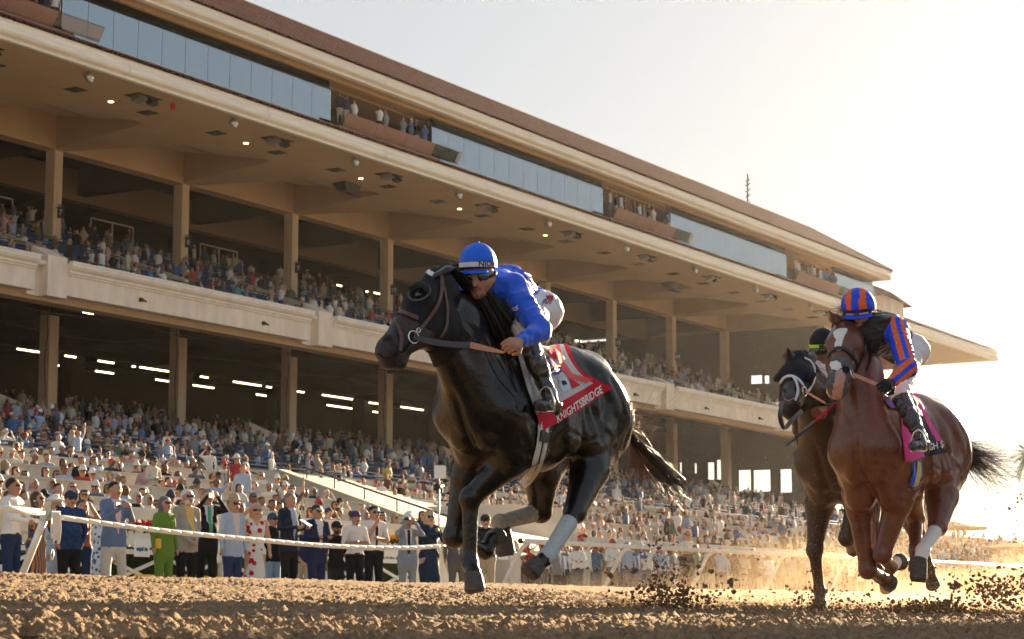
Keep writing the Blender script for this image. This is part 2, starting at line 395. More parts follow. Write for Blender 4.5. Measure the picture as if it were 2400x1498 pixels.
# canopy underside: flat strip, ribbed bays rising towards the column line, tapered beams under the columns
b = MB(); b.box(XL, 175.4, YF+.25, 59.7, ZS, ZS+.3); part(b, 'canopy_soffit', M['soffit'])
b = MB(); b.box(XL, 175.0, 66.6, 67.4, ZS, ZS+1.75); part(b, 'long_beam', M['soffit'])
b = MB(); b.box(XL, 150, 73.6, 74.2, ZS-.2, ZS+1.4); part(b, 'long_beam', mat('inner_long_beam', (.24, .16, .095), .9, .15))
for i, x in enumerate(COLX+[COLX[-1]+BAY, COLX[-1]+2*BAY]):
    b = MB(); b.hexa([(x-.45, 59.7, ZS+.02), (x+.45, 59.7, ZS+.02), (x+.35, 66.6, ZS+.02), (x-.35, 66.6, ZS+.02)], [(x-.45, 59.7, ZS+.3), (x+.45, 59.7, ZS+.3), (x+.35, 66.6, ZS+1.7), (x-.35, 66.6, ZS+1.7)])
    b.hexa([(x-2.3, 59.7, ZS+.024), (x-.45, 59.7, ZS+.024), (x-.35, 66.6, ZS+.024), (x-.36, 66.6, ZS+.024)], [(x-2.3, 59.7, ZS+.3), (x-.45, 59.7, ZS+.3), (x-.35, 66.6, ZS+1.7), (x-.36, 66.6, ZS+1.7)])
    b.hexa([(x+.45, 59.7, ZS+.024), (x+2.3, 59.7, ZS+.024), (x+.36, 66.6, ZS+.024), (x+.35, 66.6, ZS+.024)], [(x+.45, 59.7, ZS+.3), (x+2.3, 59.7, ZS+.3), (x+.36, 66.6, ZS+1.7), (x+.35, 66.6, ZS+1.7)])
    part(b, 'tapered_beam', M['soffit'])
    b = MB()
    for k in range(30):                                  # ribs across the bay
        y0 = 59.7+6.9*k/30; y1 = y0+.23
        def zz(y): return ZS+.10+(y-59.7)*.215
        g = y0+.08; xa, xb = x+.4, x+BAY-.4
        b.face([(xa, g, zz(g)), (xb, g, zz(g)), (xb, y1, zz(y1)), (xa, y1, zz(y1))][::-1])
        b.face([(xa, y0, zz(y0)), (xb, y0, zz(y0)), (xb, y0, zz(y0)+.15), (xa, y0, zz(y0)+.15)]); b.face([(xa, g, zz(g)), (xb, g, zz(g)), (xb, g, zz(g)+.15), (xa, g, zz(g)+.15)])
        b.face([(xa, y0, zz(y0)+.15), (xb, y0, zz(y0)+.15), (xb, g, zz(g)+.15), (xa, g, zz(g)+.15)][::-1])
    if x < 160: part(b, 'ribbed_panel', M['corr'])
    for y0, y1 in ((67.4, 73.6), (74.2, 83)):
        b = MB(); b.box(x-.3, x+.3, y0, y1, ZS+.1, ZS+1.5)
        if x < 150: part(b, 'cross_beam', M['ceil'])
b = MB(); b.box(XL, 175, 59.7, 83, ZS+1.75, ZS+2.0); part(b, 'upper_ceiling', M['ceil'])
M['soffit_in'] = mat('inner_beam', (.20, .135, .08), .9, .15)
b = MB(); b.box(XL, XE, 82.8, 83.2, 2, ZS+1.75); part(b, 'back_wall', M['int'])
# decks: stepped concrete
def deck(name, y0, y1, z0, rake, thick, x0=XL, x1=XE, step=1.0, under=None):
    pts = [(y0, z0-thick)]; y = y0; z = z0
    while y < y1-.01:
        pts += [(y, z), (y+step, z)]; y += step; z += rake*step
    pts += [(y1, under if under is not None else z-thick-1)]
    b = MB(); b.prof(list(reversed(pts)), x0, x1); return part(b, name, M['boxw'])
def zup(y): return 13.10+max(0, math.floor(y-58.6))*.375
def zlo(y): return 4.15+max(0, math.floor(y-46.3))*.185
b = MB()
pts = [(58.6, 12.62), (67, 13.92), (83, 14.15), (83, 20.6)]; y = 79.6
while y > 58.7: pts += [(y, zup(y-.5)), (y-1, zup(y-.5))]; y -= 1
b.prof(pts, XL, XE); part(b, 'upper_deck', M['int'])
b = MB(); pts = [(46.3, 1), (83, 1), (83, 10.3)]; y = 80.3
while y > 46.4: pts += [(y, zlo(y-.5)), (y-1, zlo(y-.5))]; y -= 1
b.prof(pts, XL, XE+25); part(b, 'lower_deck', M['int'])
for x in COLX:                                           # beams under the upper deck
    b = MB(); b.hexa([(x-.3, 59, 12.4), (x+.3, 59, 12.4), (x+.3, 67, 13.45), (x-.3, 67, 13.45)], [(x-.3, 59, 12.66), (x+.3, 59, 12.66), (x+.3, 67, 13.92), (x-.3, 67, 13.92)])
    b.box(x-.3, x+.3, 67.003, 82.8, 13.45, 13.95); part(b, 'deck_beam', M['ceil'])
for y in (72, 77):
    b = MB(); b.box(XL, XE, y, y+.3, 13.6, 13.98); part(b, 'deck_joist', M['ceil'])
b = MB()
for x in COLX: b.box(x-.5+4.6, x+.5+4.6, 76, 77, 9.0, 13.9)
for x in COLX:
    b = MB(); b.box(x+4.0, x+5.0, 77.5, 78.4, 9, 13.95); part(b, 'rear_column', M['int'])
# balcony fascia: 16.8 m lengths between projecting piers, each with a cornice
YB = 58.0
XS = [63.9+18.44*i for i in range(-2, 5)]
for x in XS:
    x1 = min(x+16.6, XE+.2)
    if x1 < 30: continue
    xm = (x+x1)/2
    for q0, q1 in ((x, xm-.008), (xm+.008, x1)): b = MB(); b.box(q0, q1, YB, 58.6, 12.55, 13.60); o = part(b, 'balcony_fascia', M['stucco'])
    b = MB(); b.prof([(YB+.1, 13.38), (YB-.06, 13.38), (YB-.06, 13.45), (YB-.12, 13.47), (YB-.14, 13.56), (YB-.24, 13.64), (YB-.30, 13.74), (YB-.30, 13.86), (YB+.1, 13.86)], x, x1); part(b, 'cornice', M['mould'])
    b = MB(); b.box(x-.02, x1+.02, YB-.33, YB-.12, 13.863, 13.93); part(b, 'ledge', M['white'])
    if x+18.44 < XE:
        b = MB(); b.box(x+16.6, x+17.3, YB+.42, 58.6, 12.42, 13.62); part(b, 'balcony_recess', M['stucco'])
        b = MB(); b.prof([(YB+.42, 13.62), (YB+.1, 13.64), (YB+.06, 13.8), (YB+.42, 13.8)], x+16.6, x+17.3); part(b, 'cornice', M['mould'])
        b = MB(); b.box(x+17.3, x+18.438, YB-.02, 58.9, 12.42, 14.05); b.hexa([(x+17.3, YB-.02, 14.05), (x+18.438, YB-.02, 14.05), (x+18.438, 58.9, 14.05), (x+17.3, 58.9, 14.05)], [(x+17.3, YB+.1, 14.1), (x+18.3, YB+.1, 14.1), (x+18.3, 58.9, 14.5), (x+17.3, 58.9, 14.5)]); part(b, 'balcony_pier', M['stucco'])
    for xs in (x+4.5, x+13):                                 # small stubs of old lamp brackets
        if xs < x1:
            b = MB(); b.tube([(xs, YB, 12.95), (xs, YB-.16, 12.93), (xs+.10, YB-.26, 12.86)], .045, 6); b.box(xs-.09, xs+.09, YB-.1, YB, 12.87, 13.03); part(b, 'lamp_stub', M['grey'])
b = MB(); b.box(XL, XE, 58.62, 59.4, 12.30, 12.6); part(b, 'edge_beam', M['soffit'])
# gutters
def gut(x0, x1, y, z, h, m=M['cream']):
    b = MB(); pr = [(y+.30, z), (y+.02, z), (y+.02, z+.10), (y-.03, z+.12)]
    for k in range(7):
        a = -math.pi/2+math.pi*k/6*.8; pr.append((y-.05-.20*math.cos(a), z+.14+(h-.30)*.5*(1+math.sin(a))))
    pr += [(y-.18, z+h-.10), (y-.22, z+h-.06), (y-.22, z+h), (y+.3, z+h)]
    b.prof(list(reversed(pr)), x0, x1, 0); return part(b, 'gutter', m)
g0 = None
for i in range(17):
    x0 = XL+BAY*i
    x1 = min(x0+BAY-.03, 175.4)
    if x0 < 175: gut(x0, x1, YF, ZS, .72)
YU, ZU = 55.3, 24.62                       # upper gutter
XU = 150.3
for i in range(14):
    x0 = XL+BAY*i; x1 = min(x0+BAY-.03, XU)
    if x0 < XU: gut(x0, x1, YU, ZU, .62)
b = MB(); b.box(175.4, 175.65, YF-.2, 62.5, ZS-.02, ZS+.72); part(b, 'canopy_end_board', M['cream'])
b = MB(); b.box(XU, XU+.22, YU-.2, 63, ZU-.01, ZU+.62); part(b, 'roof_end_board', M['cream'])
b = MB(); b.box(XL, XU, YU+.25, 57.3, ZU+.10, ZU+.3); b.box(XL, XU, YU+.9, YU+1.2, ZU-.02, ZU+.1); part(b, 'upper_soffit', M['soffit'])
b = MB(); b.box(XL, XU-.3, 57.3, 63, ZU-.0, ZU+.2); part(b, 'room_ceiling', M['soffit'])
# tiled roofs
def tile_mesh(L=.50, r=.125):
    V, Fc = [], []
    for j, yy in enumerate((0, L)):
        for k in range(6):
            a = math.pi*k/5; V.append((r*math.cos(a)*(1-.12*j), yy, r*.8*math.sin(a)*(1-.12*j)))
    for k in range(5): Fc.append((k, k+1, 6+k+1, 6+k))
    V += [(r*.75*math.cos(math.pi*k/5), 0, r*.55*math.sin(math.pi*k/5)) for k in range(6)]
    for k in range(5): Fc.append((k+1, k, 12+k, 12+k+1))
    return V, Fc
TV, TF = tile_mesh()
tm = bpy.data.meshes.new('roof_tile'); tm.from_pydata(TV, [], TF); tm.materials.append(M['tile']); tm.polygons.foreach_set('use_smooth', [True]*len(TF)); tm.update()
def roof(x0, x1, ye, ze, pitch, courses, singles, hip=0.0):
    pa = math.atan(pitch); ca, sa = math.cos(pa), math.sin(pa); step = .42
    V = np.array(TV); Rr = V.copy(); Rr[:, 1] = V[:, 1]*ca-V[:, 2]*sa; Rr[:, 2] = V[:, 1]*sa+V[:, 2]*ca
    allv, allf = [], []; n0 = 0; nsing = 0; n_ = int((x1-x0)/.27)
    for i in range(n_):
        for c in range(courses):
            if hip and x0+i*.27 > x1-hip*c*step*ca: continue
            jx, jz = (rng.random()-.5)*.02, (rng.random()-.5)*.012
            p = (x0+i*.27+jx, ye+c*step*ca, ze+c*step*sa+.02*c*0+jz)
            if singles and nsing < singles and p[0] > 56.5 and c < 6:
                o = link('roof_tile', tm, GS); o.location = Vector(p)-Vector(GS.location); o.rotation_euler = (pa, 0, 0); nsing += 1
            else:
                allv.append(Rr+np.array(p)); allf += [tuple(n0+q for q in f) for f in TF]; n0 += len(Rr)
    me = bpy.data.meshes.new('roof_tiles'); me.from_pydata(np.concatenate(allv).tolist(), [], allf); me.materials.append(M['tile2']); me.polygons.foreach_set('use_smooth', [True]*len(allf)); me.update()
    o = link('roof_tiles', me, GS); o.location = -Vector(GS.location); o['kind'] = 'stuff'
    b = MB(); L_ = courses*step
    b.face([(x0, ye+.02, ze-.03), (x1, ye+.02, ze-.03), (x1-hip*L_*ca, ye+L_*ca, ze+L_*sa-.03), (x0, ye+L_*ca, ze+L_*sa-.03)])
    part(b, 'roof_boards', M['tile2'])
roof(XL+20, XU+.1, YU-.28, ZU+.64, .64, 13, 290, hip=1.0)
roof(XL+20, 151, YF-.28, ZS+.74, .42, 3, 0)
roof(151, 175.5, YF-.28, ZS+.74, .42, 17, 0, hip=.9)
b = MB(); yr = YU-.28+13*.42*math.cos(math.atan(.64)); zr = ZU+.64+13*.42*math.sin(math.atan(.64))
b.tube([(XL, yr, zr+.02), (XU-4.9, yr, zr+.02), (XU+.15, YU-.3, ZU+.66)], .12, 6); part(b, 'ridge_cap', M['tile2'])
b = MB(); b.face([(XU, YU, ZU+.6), (XU-4.9, yr, zr), (XU-4.9, 64, zr), (XU, 66, ZU+.6)]); b.face([(XL, yr, zr), (XL, 66, ZU+.6), (XU, 66, ZU+.6), (XU-4.9, yr, zr)]); part(b, 'roof_back', M['tile2'])
# glazed lounge with open balconies between
GB, GT, YG = 22.42, 24.12, 56.3
b = MB(); b.box(XL, XU-.3, 55.9, 64, 22.05, 22.38); part(b, 'lounge_floor', M['soffit'])
b = MB(); b.box(XL, XU-.3, 62.9, 63.2, 22.38, ZU+.1); part(b, 'lounge_back_wall', M['room'])
GLZ = [(33.5, 52.0), (61.3, 79.6), (88.35, 106.7), (115.5, 133.4), (142.3, 150.0)]
for a, c in GLZ:
    n_ = max(1, round((c-a)/1.53)); wd = (c-a)/n_
    if c < 55: continue
    for i in range(n_):
        b = MB(); b.box(a+wd*i+.012, a+wd*(i+1)-.012, YG, YG+.015, GB, GT); part(b, 'glass_pane', M['glass'])
    b = MB(); b.box(a, c, YG-.05, YG+.1, GB-.07, GB); part(b, 'window_sill', M['rail'])
    b = MB(); b.box(a, c, YG+.10, YG+.115, GT-.02, ZU+.12); part(b, 'transom_glass', M['dglass'])
    for i in range(0, n_+1, 4):
        b = MB(); b.box(a+wd*i-.04, a+wd*i+.04, YG+.12, YG+.25, GT, ZU+.1); part(b, 'mullion', M['grey'])
OPN = [(52.0, 61.3), (79.6, 88.35), (106.7, 115.5), (133.4, 142.3)]
for a, c in OPN:
    n_ = 4; wd = (c+1.6-a-.2)/n_
    for i in range(n_):
        b = MB(); x0, x1 = a+.2+wd*i+.01, a+.2+wd*(i+1)-.01
        b.hexa([(x0, YG-.55, 22.42), (x1, YG-.55, 22.42), (x1, YG-.49, 22.42), (x0, YG-.49, 22.42)], [(x0, YG-.85, 22.98), (x1, YG-.85, 22.98), (x1, YG-.79, 22.98), (x0, YG-.79, 22.98)])
        part(b, 'parapet_panel', M['smoke'] if i == n_-1 else M['brown'])
    b = MB(); b.box(a, c, YG-.5, YG+.2, 22.3, 22.42); part(b, 'balcony_ledge', M['brown'])
    for xx in (c-2.9, c-.05):
        b = MB(); b.box(xx-.04, xx+.04, YG+1.2, YG+1.3, 22.38, ZU+.1); part(b, 'balcony_post', M['brown'])
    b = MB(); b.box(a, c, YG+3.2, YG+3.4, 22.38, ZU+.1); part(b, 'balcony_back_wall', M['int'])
# aerials on the roof and the smaller pavilion at the far end
for px, y0p, y1p, r in ((1752, 408, 502, .05), (2001, 590, 610, .03)):
    p = atY(px, y1p, 60.0); q = atY(px, y0p, 60.0); b = MB(); b.tube([p-np.array((0, 0, .6)), q], r, 6)
    if r > .04:
        for s_ in (.25, .42, .55, .7, .8): 
            zc = p[2]+(q[2]-p[2])*s_; b.box(p[0]-.18, p[0]+.03, 59.95, 60.05, zc-.03, zc+.04); b.tube([(p[0], 60, zc), (p[0]+.3, 59.9, zc+.25)], .04, 5)
    part(b, 'roof_aerial', M['black'])
b = MB(); b.box(156.5, 161, 58, 64, 22, 24.5); part(b, 'pavilion_wall', M['stucco'])
b = MB(); b.hexa([(155.5, 57, 24.5), (163.2, 58, 24.35), (163.2, 66, 24.35), (155.5, 66, 24.5)], [(158.5, 61, 26.3), (160.5, 61, 26.3), (160.5, 62, 26.3), (158.5, 62, 26.3)]); part(b, 'pavilion_roof', M['tile2'])
# end wall with window openings, light coming through
def holed_wall(name, x, ya, yb, za, zb, holes, m, t=.3):
    ys = sorted({ya, yb, *[h[0] for h in holes], *[h[1] for h in holes]})
    b = MB()
    for y0, y1 in zip(ys[:-1], ys[1:]):
        hs = sorted([(h[2], h[3]) for h in holes if h[0] <= y0+1e-6 and h[1] >= y1-1e-6]); z = za
        for h0, h1 in hs: b.box(x, x+t, y0, y1, z, h0); z = h1
        b.box(x, x+t, y0, y1, z, zb)
    return part(b, name, m)
def hx(px0, py0, px1, py1):
    x = XE; d0, d1 = rayd(px0, py0), rayd(px1, py1); a, c = d0*(x/d0[0]), d1*(x/d1[0])
    return (min(a[1], c[1]), max(a[1], c[1]), min(a[2], c[2]), max(a[2], c[2]))
HO = [hx(1728, 1102, 1760, 1152), hx(1763, 1102, 1806, 1152), hx(1826, 1100, 1856, 1154), hx(1656, 1084, 1674, 1124), hx(1677, 1078, 1692, 1124), hx(1625, 1086, 1633, 1110), hx(1590, 1084, 1598, 1110)]
HU = [hx(1757, 880, 1786, 899), hx(1789, 880, 1803, 899)]
holed_wall('end_wall', XE, 59.2, 83, 4, ZS, HO+HU, M['int'])
# underside fittings, repeated bay by bay
def zpt(px, py, z=ZS):
    d = rayd(px, py); return d*(z/d[2])
A = zpt(208, 168); V1 = zpt(177, 210); V2 = zpt(346, 264); FR = zpt(335, 228); DL = zpt(260, 238)
def spot():
    b = MB(); b.tube([(0, 0, 0), (0, 0, -.16)], .06, 8); b.tube([(0, .06, -.14), (0, -.10, -.34)], [.16, .17], 12); o1 = b.build('eave_spotlight', [M['metal']], None, True)
    b = MB()
    for k in range(4):
        a = math.pi/2*k+.4; b.add(np.array(ICO1[0])*.055+np.array((.075*math.cos(a), -.11+.04*math.sin(a), -.36+.03*math.sin(a))), ICO1[1])
    o2 = b.build('lamp_glass', [M['white']], o1); return o1
def flood():
    b = MB(); b.box(-.75, .75, -.42, .42, -.012, 0); o1 = b.build('light_recess', [M['grey']])
    b = MB(); b.hexa([(-.55, -.28, -.02), (-.1, -.28, -.02), (-.1, .2, -.02), (-.55, .2, -.02)], [(-.58, -.34, -.16), (-.07, -.34, -.16), (-.07, .1, -.30), (-.58, .1, -.30)]); b.build('floodlight_housing', [M['metal']], o1)
    b = MB(); b.hexa([(.25, -.2, -.02), (.65, -.2, -.02), (.65, .15, -.02), (.25, .15, -.02)], [(.3, -.3, -.2), (.7, -.3, -.2), (.7, .0, -.28), (.3, .0, -.28)]); b.build('floodlight_housing', [M['grey']], o1); return o1
def vent():
    b = MB(); b.box(-.36, .36, -.36, .36, -.02, 0, 0)
    for k in range(8): b.box(-.32, .32, -.32+.08*k, -.30+.08*k, -.032, -.02)
    return b.build('soffit_vent', [M['grey']])
def dlight():
    b = MB(); b.tube([(0, 0, 0), (0, 0, -.03)], .11, 14); return b.build('downlight', [M['bulb']])
def sp():
    b = MB(); b.hexa([(-.7, -.4, -.02), (.7, -.4, -.02), (.55, .5, -.02), (-.55, .5, -.02)], [(-.5, -.35, -.5), (.6, -.35, -.62), (.45, .3, -.45), (-.45, .3, -.38)]); return b.build('loudspeaker', [M['grey']])
for fn, P in ((spot, A), (flood, FR), (vent, V1), (vent, V2), (dlight, DL)):
    o = fn(); o.parent = GS; base = Vector((P[0], P[1], ZS))-Vector(GS.location)
    i0 = -2
    o.location = base+Vector((BAY*i0, 0, 0))
    for k in range(i0+1, 11):
        if fn is dlight and k > 4: continue
        dup(o, BAY*(k-i0), 0, 0)
for px, py in ((812, 430), (1573, 663)):
    o = sp(); p = zpt(px, py); o.parent = GS; o.location = Vector(p)-Vector(GS.location)
b = MB(); b.tube([(0, 0, -.01), (0, 0, -.1), (0, -.04, -.28)], [.05, .12, .12], 10); o = b.build('red_fire_bell', [mat('alarm_red', (.5, .03, .03), .4)], GS); p = zpt(405, 240); o.location = Vector(p)-Vector(GS.location)
# fluorescent tubes under the upper deck
TUB = [(39,817,94,825),(151,833,179,837),(134,856,189,864),(229,845,268,852),(223,869,267,876),(309,858,318,859),(327,860,396,871),(364,889,399,895),(436,900,502,910),(469,882,489,885),(546,894,613,904),(624,906,637,907),(600,924,629,928),(696,917,713,919),(755,925,827,937),(766,949,891,967),(864,943,891,947),(939,953,993,963),(1340,1020,1360,1023),(1556,1049,1566,1050),(1588,1052,1600,1054),(1624,1058,1642,1061)]
for x0, y0, x1, y1 in TUB:
    a = zpt(x0, y0, 13.4); c = atY(x1, y1, a[1]); L = c[0]-a[0]; k = max(1, int(L/1.25)); ym = a[1]
    b = MB(); b.box(a[0], c[0], ym-.09, ym+.09, 13.43, 13.6); h_ = part(b, 'strip_light', M['grey'])
    for q in range(k):
        u0, u1 = a[0]+L*q/k+.05, a[0]+L*(q+1)/k-.05; b = MB(); b.tube([(u0, ym, 13.39), (u1, ym, 13.39)], .05, 6); b.build('light_tube', [M['tube']], h_)
for x0, y0, x1, y1 in ((790,668,813,671),(858,683,866,684),(877,686,892,690),(1342,796,1362,800)):
    a = zpt(x0, y0, 20.3); c = atY(x1, y1, a[1]); b = MB(); b.tube([(a[0], a[1], 20.3), (c[0], a[1], 20.3)], .05, 6); part(b, 'light_tube', M['tube'])
for px, py in ((367, 459), (610, 523)):
    p = zpt(px, py, ZS+1.6); b = MB(); b.tube([(p[0], p[1], ZS+1.58), (p[0], p[1], ZS+1.75)], .14, 12); part(b, 'downlight', M['bulb'])
b = MB(); p = zpt(207, 731, 12.9); b.tube([(p[0]-.3, p[1], 12.9), (p[0]+.3, p[1], 12.9)], .09, 8); part(b, 'deck_lamp', M['tube'])
# numbered navy signs hanging on the upper columns
def text_mesh(s, size, depth=.004, bold=0.0, name='lettering', sx=1.0, shear=0.0):
    cu_ = bpy.data.curves.new(name, 'FONT'); cu_.body = s; cu_.size = size; cu_.extrude = depth; cu_.offset = bold; cu_.align_x = 'CENTER'; cu_.align_y = 'CENTER'; cu_.shear = shear; cu_.resolution_u = 3
    o = bpy.data.objects.new(name, cu_); C.objects.link(o); dg = bpy.context.evaluated_depsgraph_get(); me = bpy.data.meshes.new_from_object(o.evaluated_get(dg)); me.name = name
    bpy.data.objects.remove(o); bpy.data.curves.remove(cu_)
    if sx != 1.0:
        for v in me.vertices: v.co.x *= sx
    return me
for i in range(8):
    x = X0+BAY*i
    b = MB(); b.box(-.015, .015, -.21, .21, -.24, .24); o = b.build('column_sign', [M['signb']], GS); o.location = Vector((x-.1, 66.42, 18.15))-Vector(GS.location)
    me = text_mesh(str(7+i), .36, .004, .006); me.materials.append(M['white']); t = link('numeral', me, o, (-.022, 0, 0)); t.rotation_euler = (math.pi/2, 0, -math.pi/2)
    b = MB()
    for a_ in range(3): b.tube([(0, -.15+.13*a_, .28+.05*(a_ % 2)), (0, -.05+.13*a_, .40), (0, .02+.1*a_, .30)], .018, 5)
    b.tube([(0, -.2, .26), (0, .34, .26)], .018, 5); b.build('bracket', [M['black']], o)
# white guard frames and cable runs
for i, x in enumerate((66.5, 75.5, 84.8, 94)):
    b = MB(); z0 = zup(75)+.1; b.tube([(x, 75.4, z0), (x, 75.4, z0+1.5), (x+3.4, 75.4, z0+1.5), (x+3.4, 75.4, z0)], .045, 6); b.tube([(x+1.7, 75.4, z0), (x+1.7, 75.4, z0+1.5)], .045, 6); part(b, 'guard_frame', M['white'])
for i, x in enumerate(COLX[4:10]):
    b = MB(); r_c = random.Random(i); b.tube([(x-.32, 66.85+.02*i, 13.9), (x-.33, 66.8, 12.5), (x-.34, 66.9+.05*r_c.random(), 11.2), (x-.33, 66.82, 9.6)], .018, 5); part(b, 'cable', M['black'])
    b = MB(); b.box(x-.31, x-.30, 66.78, 67.1, 9.3, 9.75) if i % 2 else b.box(x-.10, x+.14, 66.685, 66.70, 8.9, 9.35); part(b, 'junction_box', M['metal'])
for y, z, sag in ((60.5, 12.55, .1), (63, 12.9, .16), (70, 13.35, .2)):
    for i, x in enumerate(COLX[3:-1]):
        b = MB(); b.tube([(x+.3, y, z), (x+BAY/2, y, z-sag), (x+BAY-.3, y, z)], .03, 5); part(b, 'ceiling_conduit', M['grey'])
# ------------------------------------------------------------------ seating walls
def panel(name, L, h, m, top=None, th=.08):
    b = MB(); b.box(0, L-.06, -th/2, th/2, 0, h); me = b.mesh(name, [m]); return me
PB = panel('box_panel', 4.61, .80, M['blue'])
bt = MB(); bt.tube([(0, 0, .90), (4.55, 0, .90)], .028, 6)
for k in range(3): bt.tube([(.1+2.15*k, 0, .75), (.1+2.15*k, 0, .9)], .02, 5)
PR = bt.mesh('box_rail', [M['rail']])
bc = MB(); bc.box(.1, 4.4, .05, .42, .70, .73); PC = bc.mesh('box_counter', [M['whitec']])
bd = MB(); bd.box(-.03, .03, .1, 1.9, 0, .8); PD = bd.mesh('box_divider', [M['blue']])
def gchild(name, me, loc, parent=GS):
    o = link(name, me, parent); o.location = Vector(loc)-(Vector(GS.location) if parent is GS else Vector((0, 0, 0))); return o
LOW_ROWS = [46.3+2.0*i for i in range(11)]
UP_ROWS = [58.75+2.0*i for i in range(7)]
for r, y in enumerate(LOW_ROWS):
    for i in range(22):
        x = 46+BAY/2*i
        if x > 146 or (i+r*3) % 11 == 5 and r: continue
        o = gchild('box_panel', PB, (x, y, zlo(y))); gchild('box_rail', PR, (0, 0, 0), o)
        gchild('box_divider', PD, (0, 0, 0), o)
        if (i+r) % 2: gchild('box_counter', PC, (0, 0, 0), o)
for r, y in enumerate(UP_ROWS):
    for i in range(19):
        x = 60.0+BAY/2*i
        if x > 144 or ((i+r*2) % 8 == 6 and r): continue
        o = gchild('box_panel', PB, (x, y, zup(y))); gchild('box_rail', PR, (0, 0, 0), o); gchild('box_divider', PD, (0, 0, 0), o)
        if (i+r) % 2: gchild('box_counter', PC, (0, 0, 0), o)
# stair parapets cutting up through the decks (beige wedges)
for x in (66.5, 75.0, 84.5, 94, 103, 113, 122, 131, 140):
    b = MB(); b.hexa([(x, 61, zup(61)+.2), (x+.25, 61, zup(61)+.2), (x+.25, 65.5, zup(65)+.2), (x, 65.5, zup(65)+.2)], [(x, 61, zup(61)+1.1), (x+.25, 61, zup(61)+1.1), (x+.25, 65.5, zup(65)+1.2), (x, 65.5, zup(65)+1.2)]); part(b, 'stair_parapet', M['boxw'])
for x in (68, 86.5, 105, 123.5, 142):
    b = MB(); b.hexa([(x, 66, zlo(66)), (x+3.6, 66, zlo(66)), (x+3.6, 66.3, zlo(66)), (x, 66.3, zlo(66))], [(x, 66, zlo(66)+1.9), (x+3.6, 66, zlo(66)+1.2), (x+3.6, 66.3, zlo(66)+1.2), (x, 66.3, zlo(66)+1.9)]); part(b, 'stair_parapet', M['boxw'])
# pale front wall with moulding under the navy boxes
for x0, x1 in ((30, 61.5), (62.2, 95), (95.5, 128), (128.5, 172)):
    b = MB(); b.box(x0, x1, 45.9, 46.25, 3.2, 4.60); b.prof([(45.9, 4.4), (45.78, 4.45), (45.7, 4.62), (45.55, 4.78), (45.5, 4.95), (45.9, 4.98)], x0, x1, 0); part(b, 'moulded_wall', M['mould'])
# beige terraced boxes nearest the track: y, top of wall
TER = [(36.0, 2.55), (38.0, 2.98), (40.0, 3.48), (42.0, 3.98), (44.0, 4.45)]
TERL = [(28.0, 1.98), (31.4, 2.44), (35.0, 3.08), (39.0, 3.76), (42.6, 4.40)]
TEND = [45.5, 48.4, 51.4, 54.4, 57.2]
def terrace(rows, x0f, x1f, side):
    for r, (y, zt) in enumerate(rows):
        x0, x1 = x0f(r), x1f(r); dy = (rows[r+1][0]-y) if r < len(rows)-1 else 2.3
        b = MB(); b.box(x0, x1, y-.1, y+dy+.05, .0, zt-.86); part(b, 'terrace_step', M['apron'])
        n_ = int((x1-x0)/3.07); wd = (x1-x0)/n_
        for i in range(n_):
            b = MB(); b.box(x0+wd*i+.02, x0+wd*(i+1)-.02, y-.22, y-.101, zt-.86-(.55 if r else 0), zt); b.box(x0+wd*i+.02, x0+wd*(i+1)-.02, y-.25, y-.07, zt+.003, zt+.05)
            o = part(b, 'terrace_wall', M['boxw'])
            if i % 2:
                b = MB(); b.box(x0+wd*i-.05, x0+wd*i+.05, y-.10, y+dy*.8, zt-.86, zt-.1); part(b, 'terrace_divider', M['boxw'])
    y, zt = rows[0]; b = MB(); b.prof([(y-.3, zt-.55), (y-.4, zt-.50), (y-.45, zt-.35), (y-.58, zt-.23), (y-.64, zt-.03), (y-.64, zt+.05), (y-.23, zt+.05), (y-.23, .0), (y-.3, .0)], x0f(0), x1f(0), 0); part(b, 'moulded_wall', M['mould'])
terrace(TERL, lambda r: 22, lambda r: TEND[r], 0)
terrace(TER, lambda r: 66.4-r*.9, lambda r: 160, 1)
# the stair opening between the terraces: sloping side wall and handrails
def sidew(x): return 29+(x-49.5)*17/12.5
b = MB(); b.hexa([(49.5, 29, 0), (49.9, 28.9, 0), (62.4, 45.9, .0), (62.0, 46, .0)], [(49.5, 29, 1.55), (49.9, 28.9, 1.55), (62.4, 45.9, 5.1), (62.0, 46, 5.1)]); part(b, 'stair_side_wall', M['boxw'])
b = MB(); b.box(62.0, 66.5, 36.2, 46, 0, 3.6); b.face([(49.9, 28.9, 1.5), (66, 36.0, 2.4), (66, 46, 5.0), (62.4, 45.9, 5.0)]); part(b, 'landing', M['boxw'])
b = MB(); b.face([(46, 29, .1), (49.6, 29, .1), (62, 46, 4.0), (58, 46, 4.0)]); part(b, 'stair_ramp', M['apron'])
for dx, dz in ((0, 0), (-2.0, -.5)):
    b = MB(); a, c = Vector((49.7+dx, 29, 1.95+dz)), Vector((62.2+dx, 46, 5.45+dz)); b.tube([a, c], .035, 6)
    for k in range(8): p = a.lerp(c, k/7); b.tube([p, p-Vector((0, 0, .4 if dz == 0 else .9))], .022, 6)
    part(b, 'handrail', M['rail'])
